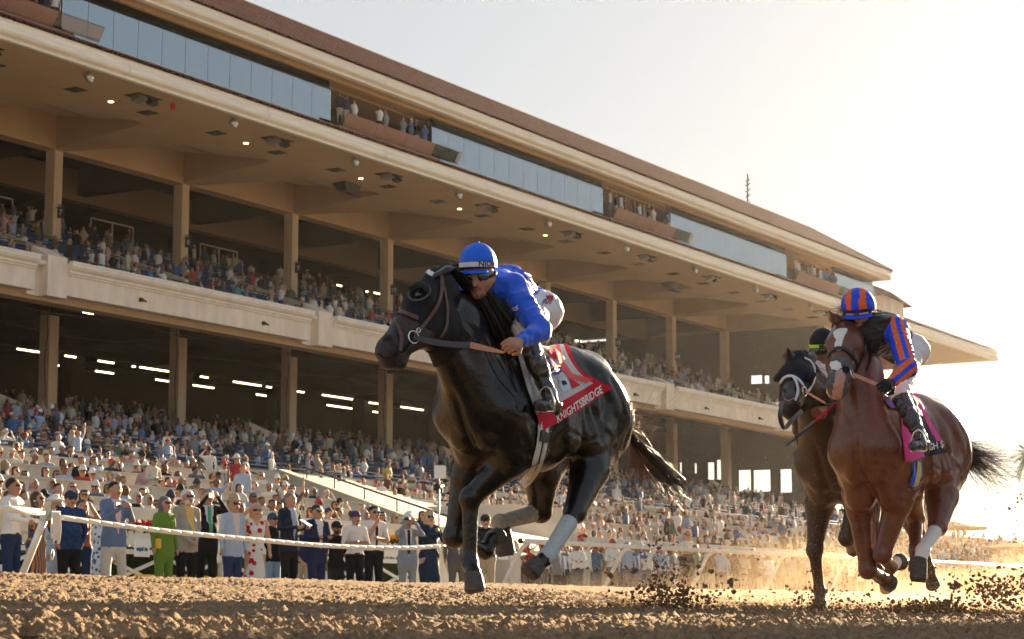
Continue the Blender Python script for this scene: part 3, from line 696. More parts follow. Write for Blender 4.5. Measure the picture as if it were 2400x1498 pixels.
# ================================================================== HORSES
def coat(name, dark, light, rough, warm):
    m = bpy.data.materials.new(name); m.use_nodes = True; n = m.node_tree.nodes; l = m.node_tree.links; b = n['Principled BSDF']
    tc = n.new('ShaderNodeTexCoord'); t = n.new('ShaderNodeTexNoise'); t.inputs['Scale'].default_value = 5; t.inputs['Detail'].default_value = 8; t.inputs['Roughness'].default_value = .7; l.new(tc.outputs['Object'], t.inputs['Vector'])
    r = n.new('ShaderNodeValToRGB'); r.color_ramp.elements[0].position = .36; r.color_ramp.elements[0].color = (*dark, 1); r.color_ramp.elements[1].position = .66; r.color_ramp.elements[1].color = (*light, 1); l.new(t.outputs[0], r.inputs[0]); l.new(r.outputs[0], b.inputs['Base Color'])
    b.inputs['Roughness'].default_value = rough; b.inputs['Specular IOR Level'].default_value = .45; b.inputs['Sheen Weight'].default_value = .0 if rough < .34 else .05; b.inputs['Sheen Tint'].default_value = (*warm, 1); b.inputs['Sheen Roughness'].default_value = .4
    t1 = n.new('ShaderNodeTexNoise'); t1.inputs['Scale'].default_value = 15; t1.inputs['Detail'].default_value = 4; t1.inputs['Distortion'].default_value = .8; l.new(tc.outputs['Object'], t1.inputs['Vector'])
    t2 = n.new('ShaderNodeTexNoise'); t2.inputs['Scale'].default_value = 150; l.new(tc.outputs['Object'], t2.inputs['Vector'])
    vv = n.new('ShaderNodeTexWave'); vv.inputs['Scale'].default_value = 1.6; vv.inputs['Distortion'].default_value = 14; vv.inputs['Detail'].default_value = 3; l.new(tc.outputs['Object'], vv.inputs['Vector'])
    vp = n.new('ShaderNodeMath'); vp.operation = 'POWER'; vp.inputs[1].default_value = 9; l.new(vv.outputs['Fac'], vp.inputs[0])
    b1 = n.new('ShaderNodeBump'); b1.inputs['Strength'].default_value = .26; b1.inputs['Distance'].default_value = .03; l.new(t1.outputs[0], b1.inputs['Height'])
    bv = n.new('ShaderNodeBump'); bv.inputs['Strength'].default_value = .05; bv.inputs['Distance'].default_value = .006; l.new(vp.outputs[0], bv.inputs['Height']); l.new(b1.outputs[0], bv.inputs['Normal'])
    b2 = n.new('ShaderNodeBump'); b2.inputs['Strength'].default_value = .10; b2.inputs['Distance'].default_value = .002; l.new(t2.outputs[0], b2.inputs['Height']); l.new(bv.outputs[0], b2.inputs['Normal']); l.new(b2.outputs[0], b.inputs['Normal'])
    b.inputs['Coat Weight'].default_value = .25; b.inputs['Coat Roughness'].default_value = .22
    rr = n.new('ShaderNodeMapRange'); rr.inputs[3].default_value = rough-.08; rr.inputs[4].default_value = rough+.16; l.new(t.outputs[0], rr.inputs[0]); l.new(rr.outputs[0], b.inputs['Roughness'])
    return m
M['coat1'] = coat('black_coat', (.004, .0035, .004), (.011, .009, .009), .25, (.9, .7, .6))
M['coat2'] = coat('chestnut_coat', (.110, .037, .020), (.18, .066, .038), .27, (1, .7, .5))
M['coat3'] = coat('dark_bay_coat', (.028, .017, .013), (.055, .032, .022), .42, (1, .8, .6))
M['muzzle1'] = mat('dark_muzzle', (.028, .022, .024), .42, .35, noise=.4, nscale=25, bump=.2, bscale=120)
M['brownface'] = mat('brown_face_hair', (.045, .022, .018), .42, .4, noise=.35, nscale=18)
M['hoof'] = mat('dusty_hoof', (.085, .075, .068), .6, .3, noise=.35, nscale=20, stretch=(1, 1, 4))
M['pink'] = mat('pink_muzzle_skin', (.50, .27, .22), .5, .3, noise=.2, nscale=30)
M['whitehair'] = mat('white_hair', (.72, .70, .68), .6, .2, noise=.08, nscale=60)
M['greynose'] = mat('grey_nose', (.10, .095, .105), .5, .3, noise=.2, nscale=25)
M['eye'] = mat('dark_eye', (.012, .006, .004), .05, .6, coat=1)
M['wrap'] = mat('grey_leg_wrap', (.52, .55, .58), .8, .2, noise=.12, nscale=30, bump=.4, bscale=45, stretch=(1, 1, 5))
M['wrapd'] = mat('dusty_leg_wrap', (.36, .33, .28), .85, .2, noise=.25, nscale=25, bump=.4, bscale=45)
M['leather'] = mat('dark_leather', (.018, .012, .011), .36, .5, noise=.3, nscale=40)
M['leatherb'] = mat('brown_leather', (.10, .045, .035), .45, .45, noise=.3, nscale=40)
M['tan'] = mat('tan_leather', (.50, .24, .14), .5, .35, noise=.15, nscale=40)
M['rubber'] = mat('ribbed_rubber', (.075, .08, .10), .5, .4, bump=.6, bscale=160)
M['steel'] = mat('steel_ring', (.75, .74, .72), .18, .5, 1.0)
M['hood'] = mat('black_hood_fabric', (.012, .012, .014), .7, .25, noise=.25, nscale=30, bump=.2, bscale=200)
M['whitestrap'] = mat('white_strap', (.72, .72, .72), .5, .3)
M['girth'] = mat('white_girth', (.62, .60, .55), .7, .25, noise=.12, nscale=50)
M['hair1'] = mat('black_hair', (.010, .008, .008), .38, .45)
M['hair2'] = mat('chestnut_hair', (.16, .065, .028), .45, .4)
M['tailhair'] = mat('dark_tail_hair', (.03, .016, .010), .42, .45)

def ribbon(name, pts, nrm, w, m, parent, th=.004, smooth=True):
    """a strap: pts on a surface, nrm its outward normals"""
    b = MB(); P = [Vector(p) for p in pts]; N = [Vector(q).normalized() for q in nrm]; k = len(P); W = w if hasattr(w, '__len__') else [w]*k
    rows = []
    for i in range(k):
        t = (P[min(i+1, k-1)]-P[max(i-1, 0)]).normalized(); c = t.cross(N[i]).normalized()*W[i]/2; u = N[i]*th
        rows.append([P[i]-c-u, P[i]-c+u, P[i]+c+u, P[i]+c-u])
    for i in range(k-1):
        for j in range(4): j2 = (j+1) % 4; b.face([rows[i][j], rows[i+1][j], rows[i+1][j2], rows[i][j2]])
    b.face(rows[0]); b.face(rows[-1][::-1])
    return rel(b.build(name, [m]), parent)
def bez(pts, n=8):
    """Catmull-Rom through the points"""
    P = [np.asarray(p, float) for p in pts]; P = [2*P[0]-P[1]]+P+[2*P[-1]-P[-2]]; out = []
    for i in range(1, len(P)-2):
        for k in range(n):
            t = k/n; a, b, c, d = P[i-1:i+3]; out.append(.5*((2*b)+(-a+c)*t+(2*a-5*b+4*c-d)*t*t+(-a+3*b-3*c+d)*t**3))
    out.append(P[-2]); return out
class Surf:
    def __init__(s, V, Q): s.V, s.Q = V, Q; s.b = BVHTree.FromPolygons([tuple(v) for v in V], [tuple(q) for q in Q]); 
    def px(s, x, y, off=.006):
        d = Vector(rayd(x, y)).normalized(); h = s.b.ray_cast(Vector((0, 0, 0)), d)
        if h[0] is None:
            t = s.near_ray(x, y); return t
        nn = h[1] if h[1].dot(d) < 0 else -h[1]
        return h[0]+nn*off, nn
    def near_ray(s, x, y):
        d = np.asarray(rayd(x, y)); d = d/np.linalg.norm(d); t = s.V@d; e = np.linalg.norm(s.V-t[:, None]*d, axis=1); i = e.argmin(); c = Vector(s.V.mean(0)); p = Vector(s.V[i]); return p, (Vector(d)*-1)
    def strap(s, name, pxs, w, m, parent, off=.006, n=6, th=.004):
        q = bez([(x, y, 0) for x, y in pxs], n); r = [s.px(a[0], a[1], off) for a in q]
        P = [x[0] for x in r]; N = [x[1] for x in r]
        for _ in range(2):
            P = [P[0]]+[(P[i-1]+2*P[i]+P[i+1])/4 for i in range(1, len(P)-1)]+[P[-1]]; N = [N[0]]+[((N[i-1]+2*N[i]+N[i+1])).normalized() for i in range(1, len(N)-1)]+[N[-1]]
        return ribbon(name, P, N, w, m, parent, th)
def rings(name, ps, r, R, m, parent, nrm=(0, -1, 0)):
    b = MB()
    for p in ps:
        z = Vector(nrm).normalized(); u = z.orthogonal().normalized(); v = z.cross(u)
        b.tube([Vector(p)+(u*math.cos(a)+v*math.sin(a))*R for a in [2*math.pi*i/14 for i in range(15)]], r, 6, cap=False)
    return rel(b.build(name, [m], None, True), parent)
def hairs(name, roots, flow, L, n, w, m, parent, seed=1, spread=.12, curl=.05, steps=7, kind=None):
    """locks of hair as thin tapering strips; flow(root, t) -> offset"""
    r = np.random.RandomState(seed); b = MB(); R_ = [np.asarray(q, float) for q in roots]
    for i in range(n):
        u = r.rand()*(len(R_)-1); k = int(u); p0 = R_[k]+(R_[k+1]-R_[k])*(u-k); sp = r.randn(3)*spread; cp = r.rand(3)*6.28; ll = L*(.6+.5*r.rand()); ww = w*(.5+r.rand())
        pts = []
        for j in range(steps+1):
            t = j/steps; pts.append(Vector(p0+r.randn(3)*.0+flow(u/(len(R_)-1), t)*ll+sp*t*t*ll+curl*ll*t*np.sin(cp+t*5)))
        side = Vector(r.randn(3)).normalized()
        n0 = len(b.v)
        for j, p in enumerate(pts):
            q = ww*(1-.85*j/steps); b.v += [tuple(p-side*q), tuple(p+side*q)]
        for j in range(steps): b.f.append((n0+2*j, n0+2*j+1, n0+2*j+3, n0+2*j+2)); b.m.append(0)
    o = b.build(name, [m]); rel(o, parent)
    if kind: o['kind'] = kind
    return o

def horse(S):
    X0, Y0, Zg = S['pos']
    def L(f, l, u): return np.array((X0-f, Y0-l, Zg+u))
    J = S['joints'](L); pr = []; t = 'coat'
    A = pr.append
    # trunk
    A(cone(L(.40, 0, 1.13), L(.04, 0, 1.135), .330, .330, t, .05, .75)); A(cone(L(.04, 0, 1.135), L(-.42, 0, 1.235), .330, .235, t, .05, .82))
    A(cone(L(.46, 0, 1.15), L(.62, 0, 1.12), .27, .20, t, .08, .95))                                  # breast
    A(cone(L(.60, .10, 1.06), L(.66, .07, .96), .12, .09, t, .018)); A(cone(L(.60, -.10, 1.06), L(.66, -.07, .96), .12, .09, t, .018))   # pectorals
    A(cone(L(.52, 0, 1.36), L(.30, 0, 1.50), .10, .075, t, .10)); A(cone(L(.30, 0, 1.50), L(.05, 0, 1.40), .075, .12, t, .10)); A(cone(L(.05, 0, 1.385), L(-.30, 0, 1.41), .13, .15, t, .10, 1.1))
    A(cone(L(-.30, 0, 1.40), L(-.56, 0, 1.40), .16, .165, t, .10, 1.12)); A(cone(L(-.56, 0, 1.39), L(-.79, 0, 1.27), .165, .10, t, .09, 1.05))
    for s in (1, -1):
        A(ball(L(-.40, s*.13, 1.33), .17, t, .07)); A(cone(L(-.48, s*.14, 1.25), L(-.62, s*.13, 1.12), .195, .17, t, .05)); A(cone(L(-.68, s*.11, 1.22), L(-.74, s*.11, 1.04), .13, .11, t, .04))
        A(cone(L(.30, s*.13, 1.42), L(.62, s*.165, 1.15), .085, .105, t, .05, .75))                       # shoulder blade ridge
        A(cone(L(.20, s*.15, 1.30), L(.36, s*.17, 1.02), .12, .15, t, .04, .8))                         # triceps mass
        A(ball(L(.62, s*.16, 1.10), .115, t, .04))                                                   # point of shoulder
        A(cone(L(-.25, s*.20, 1.0), L(-.42, s*.17, 1.08), .10, .08, t, .10))
        A(cone(L(.10, s*.19, 1.22), L(-.02, s*.22, .98), .10, .085, t, .03, .7)); A(cone(L(.44, s*.15, 1.30), L(.52, s*.18, 1.12), .06, .075, t, .018, .7))
        A(cone(L(.50, s*.18, 1.02), L(.40, s*.19, .92), .075, .07, t, .018)); A(cone(L(-.30, s*.20, 1.26), L(-.40, s*.21, 1.05), .09, .10, t, .025, .8)); A(cone(L(-.62, s*.20, 1.22), L(-.60, s*.21, 1.02), .085, .085, t, .018, .8))
        A(cone(L(-.72, s*.14, 1.20), L(-.70, s*.155, 1.02), .065, .06, t, .016)); pz = S.get('pec', .88); A(cone(L(.56, s*.10, 1.0), L(.50, s*.115, pz), .125, .105, t, .03)); A(cone(L(.28, s*.20, .95), L(.36, s*.19, .90), .06, .05, t, .02))
        for q_ in range(5): A(cone(L(.12-.10*q_, s*.245, 1.20-.0*q_), L(.07-.10*q_, s*.265, .98+.02*q_), .020, .016, t, .05))
    # legs
    wraps = S.get('wraps', {}); hoofs = []
    for key in ('nf', 'of', 'nh', 'oh'):
        s = 1 if key[0] == 'n' else -1; Q = [np.asarray(q, float) for q in J[key]]; fore = key[1] == 'f'
        tw = wraps.get(key, t)
        if fore:
            sh, el, kn, fe, co, ho = Q
            A(cone(sh, el, .14, .13, t, .05, .85)); m_ = el*.68+kn*.32; A(cone(el, m_, .125, .105, t, .04)); A(cone(m_, kn, .098, .055, t, .03)); A(ball(kn, .068, t, .02)); 
            d = (fe-kn); A(cone(kn+d*.05, fe-d*.12, .050, .040, tw, .018)); A(cone(kn+d*.1, fe-d*.1, .030, .030, tw, .01)); A(ball(fe, .051, tw, .02))
        else:
            st, ga, hk, fe, co, ho = Q
            A(cone(L(-.52, s*.15, 1.15), st, .21, .135, t, .06, .85)); A(cone(st, ga, .13, .105, t, .05, .9)); A(cone(ga, hk, .115, .066, t, .035)); A(cone(L(-.70, s*.12, 1.05), ga, .115, .09, t, .06))
            bk = S['hockback'](key, hk); A(cone(hk, hk+bk*.055, .05, .03, t, .025)); A(cone(ga+(hk-ga)*.35+bk*.05, hk+bk*.06, .026, .022, t, .03)); A(ball(hk, .068, t, .02))
            d = (fe-hk); A(cone(hk+d*.04, hk+d*.32, .054, .046, t, .018)); A(cone(hk+d*.26, fe-d*.12, .052, .047, tw, .012)); A(ball(fe, .053, tw, .02))
        A(cone(fe, co, .043, .042, S.get('pastern', {}).get(key, t), .02))
        hoofs.append((co, ho)); A(ball(co, .044, S.get('pastern', {}).get(key, t), .015))
    # neck
    nb, nm, po = J['neck']; no = J.get('necks', .60)
    A(cone(nb, nm, .24, .152, t, .08, no)); A(cone(nm, po, .145, .092, t, .06, .72)); A(cone(L(.64, 0, 1.18), nm+np.array((-.05, 0, -.05)), .15, .11, t, .10, .9)); A(cone(L(.66, 0, 1.10), J.get('throat', nm), .12, .09, t, .10, .9)); A(cone(L(.62, -.10, 1.12), nm*.8+po*.2, .15, .10, t, .10)); A(cone(L(.62, .08, 1.14), nm*.9+po*.1, .13, .09, t, .10)); A(cone(L(.36, 0, 1.48), nm+np.array((0, 0, .10)), .08, .07, t, .12, .7))
    # head
    mu = np.asarray(J['muzzle']); a = mu-po; Lh = np.linalg.norm(a); a /= Lh; n_ = np.asarray(J['brow'], float); n_ = n_-a*(n_@a); n_ /= np.linalg.norm(n_); c = np.cross(a, n_)
    WS = S.get('ws', 1.22)
    def H(tt, up, lat=0.0): return po+a*tt*Lh+n_*(up*WS+.015)+c*lat*WS
    hs = WS
    def hc(p, q, r0, r1, tg, k=.03, s=None): A(cone(p, q, r0*hs, r1*hs, tg, k, s, tuple(c)))
    hc(H(.05, -.04), H(.30, -.035), .085, .088, 'head', .05); hc(H(.30, -.04), H(.62, -.045), .085, .062, 'face', .05, .88); hc(H(.60, -.045), H(.92, -.055), .064, .057, 'face', .04, .98)
    for s in (1, -1):
        hc(H(.25, -.01, .055*s), H(.35, -.02, .07*s), .035, .036, 'head', .03); hc(H(.32, -.14, .035*s), H(.38, -.13, .035*s), .105, .092, 'head', .035, .55)
        hc(H(.40, -.055, .06*s), H(.66, -.06, .035*s), .018, .014, 'face', .03)                     # facial crest
        hc(H(.90, -.035, .026*s), H(.955, -.05, .034*s), .031, .034, 'muzzle', .02)
        hc(H(.42, -.14, .03*s), H(.80, -.10, .018*s), .045, .030, 'face', .04)
    hc(H(.93, -.06), H(.99, -.085), .056, .050, 'muzzle', .03); hc(H(.86, -.115), H(.93, -.13), .034, .034, 'muzzle', .02)
    cuts = []
    for s in (1, -1): cuts.append(cone(H(.945, -.030, .055*s), H(.93, -.05, .066*s), .0165*hs, .013*hs, 'x', .008))
    cuts.append(cone(H(.98, -.118, .05), H(.98, -.118, -.05), .006, .006, 'x', .01)); cuts.append(cone(H(.88, -.098, .045), H(1.0, -.118, .045), .006, .006, 'x', .008)); cuts.append(cone(H(.88, -.098, -.045), H(1.0, -.118, -.045), .006, .006, 'x', .008))
    mats = {'coat': S['coat'], 'head': S['coat'], 'face': S.get('face', S['coat']), 'muzzle': S.get('muzz', S['coat']), 'hoof': M['hoof'], 'wrap': M['wrap'], 'wrapd': M['wrapd'], 'white': M['whitehair'], 'pink': M['pink'], 'greynose': M['greynose']}
    fo_, uo_ = X0-po[0], po[2]-Zg; fm_, um_ = X0-nm[0], nm[2]-Zg
    GR = [([(.56, 1.46), (.62, 1.30), (.66, 1.12)], -.016, .026), ([(.32, 1.48), (.20, 1.28), (.16, 1.06), (.22, .92)], -.014, .022), ([(.50, 1.30), (.40, 1.16), (.24, 1.10)], -.012, .018), ([(.24, .98), (.36, .88), (.50, .86)], -.012, .018),
          ([(-.26, 1.42), (-.36, 1.22), (-.26, 1.02)], -.014, .030), ([(-.40, 1.36), (-.50, 1.16), (-.44, .96)], -.013, .022), ([(-.62, 1.40), (-.63, 1.18), (-.60, .98)], -.013, .018), ([(-.72, 1.28), (-.71, 1.08), (-.66, .94)], -.010, .014),
          ([(fo_-.05, uo_-.16), (fm_+.02, um_-.08), (.66, 1.16)], -.014, .022), ([(fo_-.10, uo_+.02), (fm_-.12, um_+.06), (.40, 1.40)], -.010, .025), ([(.44, 1.38), (.52, 1.20), (.50, 1.04)], .010, .022), ([(.10, 1.02), (-.15, .98), (-.34, 1.04)], -.006, .012), ([(.58, 1.0), (.50, .92), (.44, .80)], .008, .018), ([(-.30, 1.10), (-.48, .98), (-.60, .86)], .009, .02)]
    GR += [([(.12-.085*i, 1.26), (.06-.085*i, .98)], -.0045, .018) for i in range(5)]
    def muscles(V, Q):
        N = np.zeros_like(V); n__ = np.cross(V[Q[:, 2]]-V[Q[:, 0]], V[Q[:, 3]]-V[Q[:, 1]])
        for k in range(4): np.add.at(N, Q[:, k], n__)
        N /= np.linalg.norm(N, axis=1)[:, None]+1e-9; f = X0-V[:, 0]; u = V[:, 2]-Zg; l = Y0-V[:, 1]; P2 = np.stack([f, u], 1); D = np.zeros(len(V)); wl = np.clip((np.abs(l)-.06)/.08, 0, 1)
        for pl, dep, wd in GR:
            dm = np.full(len(V), 9.0)
            for a_, b_ in zip(pl[:-1], pl[1:]):
                a_, b_ = np.array(a_), np.array(b_); ab = b_-a_; tt = np.clip(((P2-a_)@ab)/(ab@ab), 0, 1); dm = np.minimum(dm, np.linalg.norm(P2-a_-tt[:, None]*ab, axis=1))
            D += dep*np.exp(-(dm/wd)**2)*wl
        D += -.020*np.exp(-(l/.022)**2)*np.clip((f-.56)/.08, 0, 1)*np.clip((1.22-u)/.1, 0, 1)*np.clip((u-.86)/.06, 0, 1)
        return V+N*D[:, None]
    root = empty('racehorse', (X0, Y0, Zg), S['label'], 'horse')
    body, V, Q = solid('body', pr, S.get('h', .0125), mats, root, 2, S.get('tagf') and (lambda ctr, tg, bt: S['tagf'](ctr, tg, H, a, n_, c, po, Lh)), cuts, loc=(X0, Y0, Zg), vfunc=muscles)
    for co, ho in hoofs:
        ax_ = (ho-co)/np.linalg.norm(ho-co); dor = np.cross((0, 1, 0), ax_); dor /= np.linalg.norm(dor); lat = np.cross(ax_, dor); b = MB(); rows = []
        for u, r0, fwd in ((0.0, .049, 0), (.12, .054, .002), (.5, .059, .008), (.80, .064, .014), (1.0, .050, .008)):
            cc = co+(ho-co)*u*.95+dor*fwd; rows.append([cc+dor*(math.cos(q)*r0*(1.08 if math.cos(q) > 0 else .85))+lat*(math.sin(q)*r0*.95)-ax_*(.018*math.cos(q)*(1-u)) for q in [2*math.pi*z_/16 for z_ in range(16)]])
        for i_ in range(4):
            for q in range(16): b.face([rows[i_][q], rows[i_+1][q], rows[i_+1][(q+1) % 16], rows[i_][(q+1) % 16]])
        b.face(rows[0]); b.face(rows[-1][::-1]); rel(b.build('hoof', [M['hoof']], None, True), root)
    # ears
    for s, (e0, e1) in zip((1, -1), S['ears'](H)):
        e0, e1 = np.asarray(e0), np.asarray(e1); d = e1-e0; pe = [cone(e0-d*.15, e0+d*.35, .030, .042, 'e', .01, .6, tuple(n_)), cone(e0+d*.35, e1, .040, .006, 'e', .02, .5, tuple(n_))]
        o, _, _ = solid('ear', pe, .006, {'e': S['coat']}, root, 1, loc=(X0, Y0, Zg))
    for s in (1, -1):
        V1, T1 = ICO2; p = H(.335, -.024, .093*s); o = link('eye', mesh_np('eye', V1*.021+(p-np.array((X0, Y0, Zg))), T=T1, mats=[M['eye']], smooth=True), root)
    return root, Surf(V, Q), H, L, dict(po=po, a=a, n=n_, c=c, Lh=Lh, J=J)
# ---- the black leader
Y1 = 6.2; G1 = gz(6.2)
def j1(L):
    el = L(.40, .17, .93); kn = atL(el, 1102, 1166, .42, -1); fe = atL(kn, 1101, 1318, .335); co = atL(fe, 1110, 1345, .085, -1); ho = atL(co, 1119, 1392, .105)
    elo = L(.40, -.17, .93); kno = atL(elo, 1064, 1258, .42, -1); feo = atL(kno, 1138, 1292, .30, 1); coo = atL(feo, 1152, 1262, .085, 1); hoo = atL(coo, 1172, 1248, .085)
    st = L(-.36, .17, .98); hk = atL(st, 1348, 1200, .50, 0); ga = st*.62+hk*.38+np.array((.07, 0, .0)); fh = atL(hk, 1283, 1304, .40, 0); ch = atL(fh, 1262, 1322, .08); hh = atL(ch, 1240, 1352, .095, -1)
    sto = L(-.30, -.17, .96); hko = atL(sto, 1268, 1200, .46, 0); gao = sto*.6+hko*.4+np.array((.04, 0, 0)); fo = atL(hko, 1172, 1224, .36, -1); coo2 = atL(fo, 1182, 1252, .08, 1); hoo2 = atL(coo2, 1190, 1306, .12)
    nb = L(.50, 0, 1.24); po = atY(1026, 668, Y1+.02); nm = nb*.45+po*.55+np.array((.02, 0, .0)); mu = atL(po, 888, 812, .60, -1)
    print('H1', [proj(q) for q in (nb, po, mu, L(.7, 0, 1.0), L(-.85, .15, 1.1), L(.38, 0, 1.55), L(-.55, 0, 1.56))], mu-po)
    return dict(nf=(L(.60, .16, 1.10), el, kn, fe, co, ho), of=(L(.60, -.16, 1.10), elo, kno, feo, coo, hoo), nh=(st, ga, hk, fh, ch, hh), oh=(sto, gao, hko, fo, coo2, hoo2), neck=(nb, nm, po), muzzle=mu, brow=(-.70, .40, .6), necks=.62, throat=atY(1035, 805, Y1))
def tag1(ctr, tg, H, a, n_, c, po, Lh):
    q = ctr-po; t = q@a/Lh; tg = tg.copy(); m = np.isin(tg, ['face']) & (t > .74); tg[m] = 'muzzle'; return tg
H1, S1, HH1, L1, D1 = horse(dict(pos=(10.88, Y1, G1), joints=j1, coat=M['coat1'], face=M['brownface'], muzz=M['muzzle1'], hockback=lambda k, h: np.array((1., 0, -.1)), wraps={'nh': 'wrap', 'oh': 'wrapd'}, pastern={}, h=.012, tagf=tag1,
    label='black racehorse in front with a black hood and blinker cup, carrying the rider in blue',
    ears=lambda H: ((H(.02, .03, -.06), atL(H(.02, .03, -.06), 1070, 626, .17)), (H(.0, .03, .06), H(-.26, .03, .08)))))
# ---- the chestnut with the white blaze
Y2 = 5.25; G2 = gz(5.25)
def j2(L):
    el = L(.40, .17, .93); kn = atL(el, 2068, 1300, .42, -1); fe = atL(kn, 2086, 1330, .29, 1); co = atL(fe, 2100, 1318, .08, 1); ho = atL(co, 2113, 1308, .09)
    elo = L(.40, -.17, .93); kno = atL(elo, 2034, 1336, .44, -1); feo = atL(kno, 2062, 1352, .29, 1); coo = atL(feo, 2075, 1358, .08, 1); hoo = atL(coo, 2090, 1362, .09, 1)
    st = L(-.36, .17, .98); hk = atL(st, 2198, 1235, .48, 0); ga = st*.6+hk*.4+np.array((.05, 0, .0)); fh = atL(hk, 2163, 1290, .38, -1); ch = atL(fh, 2157, 1310, .08, -1); hh = atL(ch, 2153, 1368, .135)
    sto = L(-.36, -.17, .98); hko = atL(sto, 2146, 1215, .46, 0); gao = sto*.6+hko*.4+np.array((.05, 0, 0)); fo = atL(hko, 2146, 1290, .34, 0); coo2 = atL(fo, 2146, 1310, .08, -1); hoo2 = atL(coo2, 2150, 1335, .10)
    nb = L(.52, 0, 1.26); po = atY(1990, 762, Y2+.10); nm = nb*.5+po*.5; mu = atL(po, 1966, 893, .58, -1)
    print('H2', [proj(q) for q in (nb, po, mu, L(.7, 0, 1.0), L(-.85, .15, 1.1), L(.38, 0, 1.55), L(-.55, 0, 1.56))], mu-po)
    return dict(nf=(L(.60, .16, 1.10), el, kn, fe, co, ho), of=(L(.60, -.16, 1.10), elo, kno, feo, coo, hoo), nh=(st, ga, hk, fh, ch, hh), oh=(sto, gao, hko, fo, coo2, hoo2), neck=(nb, nm, po), muzzle=mu, brow=tuple(np.array((-.75, -.42, .55))), necks=.66)
def tag2(ctr, tg, H, a, n_, c, po, Lh):
    q = ctr-po; t = q@a/Lh; lat = q@c; up = q@n_; tg = tg.copy(); hd = np.isin(tg, ['face', 'muzzle', 'head']); face = hd & (t > .05) & (up > -.14)
    wob = .006*np.sin(t*60)+.004*np.sin(t*151); wd = np.interp(t, [.10, .16, .28, .40, .62, .66], [0, .036, .026, .020, .018, 0])
    tg[face & (t > .66) & (t < .84) & (up > -.075)] = 'greynose'
    tg[face & (t >= .84) & (np.abs(lat+.004) < .034)] = 'pink'
    tg[np.isin(tg, ['face', 'muzzle', 'head']) & (t >= .86)] = 'greynose'; tg[(t > .80) & (up < -.115) & (up > -.2) & np.isin(tg, ['face', 'muzzle', 'greynose'])] = 'pink'
    return tg
H2, S2, HH2, L2, D2 = horse(dict(pos=(14.44, Y2, G2), joints=j2, coat=M['coat2'], muzz=M['greynose'], hockback=lambda k, h: np.array((1., 0, -.1)), wraps={'nh': 'white'}, pastern={'nh': 'white', 'nf': 'white'}, pec=.80, ws=1.30, h=.013, tagf=tag2,
    label='chestnut racehorse with a white blaze and pink muzzle, carrying the rider in the striped cap',
    ears=lambda H: ((H(.03, .0, -.055), atL(H(.03, .0, -.055), 2036, 728, .16)), (H(.03, .0, .055), atL(H(.03, .0, .055), 1942, 728, .16)))))
# ---- the dark bay behind
Y3 = 6.0; G3 = gz(6.0)
def j3(L):
    el = L(.40, .17, .93); kn = atL(el, 1985, 1262, .40, -1); fe = atL(kn, 2000, 1290, .29, 1); co = atL(fe, 2010, 1285, .08, 1); ho = atL(co, 2020, 1280, .09)
    elo = L(.40, -.17, .93); kno = atL(elo, 1909, 1290, .42, -1); feo = atL(kno, 1921, 1385, .32, 0); coo = atL(feo, 1923, 1408, .08, -1); hoo = atL(coo, 1922, 1436, .10)
    st = L(-.36, .17, .98); hk = L(-.75, .17, .60); ga = L(-.55, .17, .80); fh = L(-1.0, .17, .33); ch = L(-1.05, .17, .27); hh = L(-1.12, .17, .20)
    sto = L(-.36, -.17, .98); hko = L(-.65, -.17, .58); gao = L(-.5, -.17, .80); fo = L(-.85, -.17, .30); coo2 = L(-.90, -.17, .24); hoo2 = L(-.98, -.17, .18)
    nb = L(.52, 0, 1.26); po = atY(1874, 852, Y3-.05); nm = nb*.5+po*.5; mu = atL(po, 1850, 938, .56, -1)
    print('H3', [proj(q) for q in (nb, po, mu, L(.7, 0, 1.0), L(-.85, .15, 1.1), L(.38, 0, 1.55), L(-.55, 0, 1.56))], mu-po)
    return dict(nf=(L(.60, .16, 1.10), el, kn, fe, co, ho), of=(L(.60, -.16, 1.10), elo, kno, feo, coo, hoo), nh=(st, ga, hk, fh, ch, hh), oh=(sto, gao, hko, fo, coo2, hoo2), neck=(nb, nm, po), muzzle=mu, brow=(-.8, -.30, .5), necks=.66)
H3, S3, HH3, L3, D3 = horse(dict(pos=(15.63, Y3, G3), joints=j3, coat=M['coat3'], muzz=M['muzzle1'], hockback=lambda k, h: np.array((1., 0, -.1)), h=.015,
    label='dark bay racehorse with a black hood and white noseband, half hidden behind the chestnut',
    ears=lambda H: ((H(.03, .0, -.055), atL(H(.03, .0, -.055), 1908, 818, .19)), (H(.03, .0, .055), atL(H(.03, .0, .055), 1846, 815, .19)))))
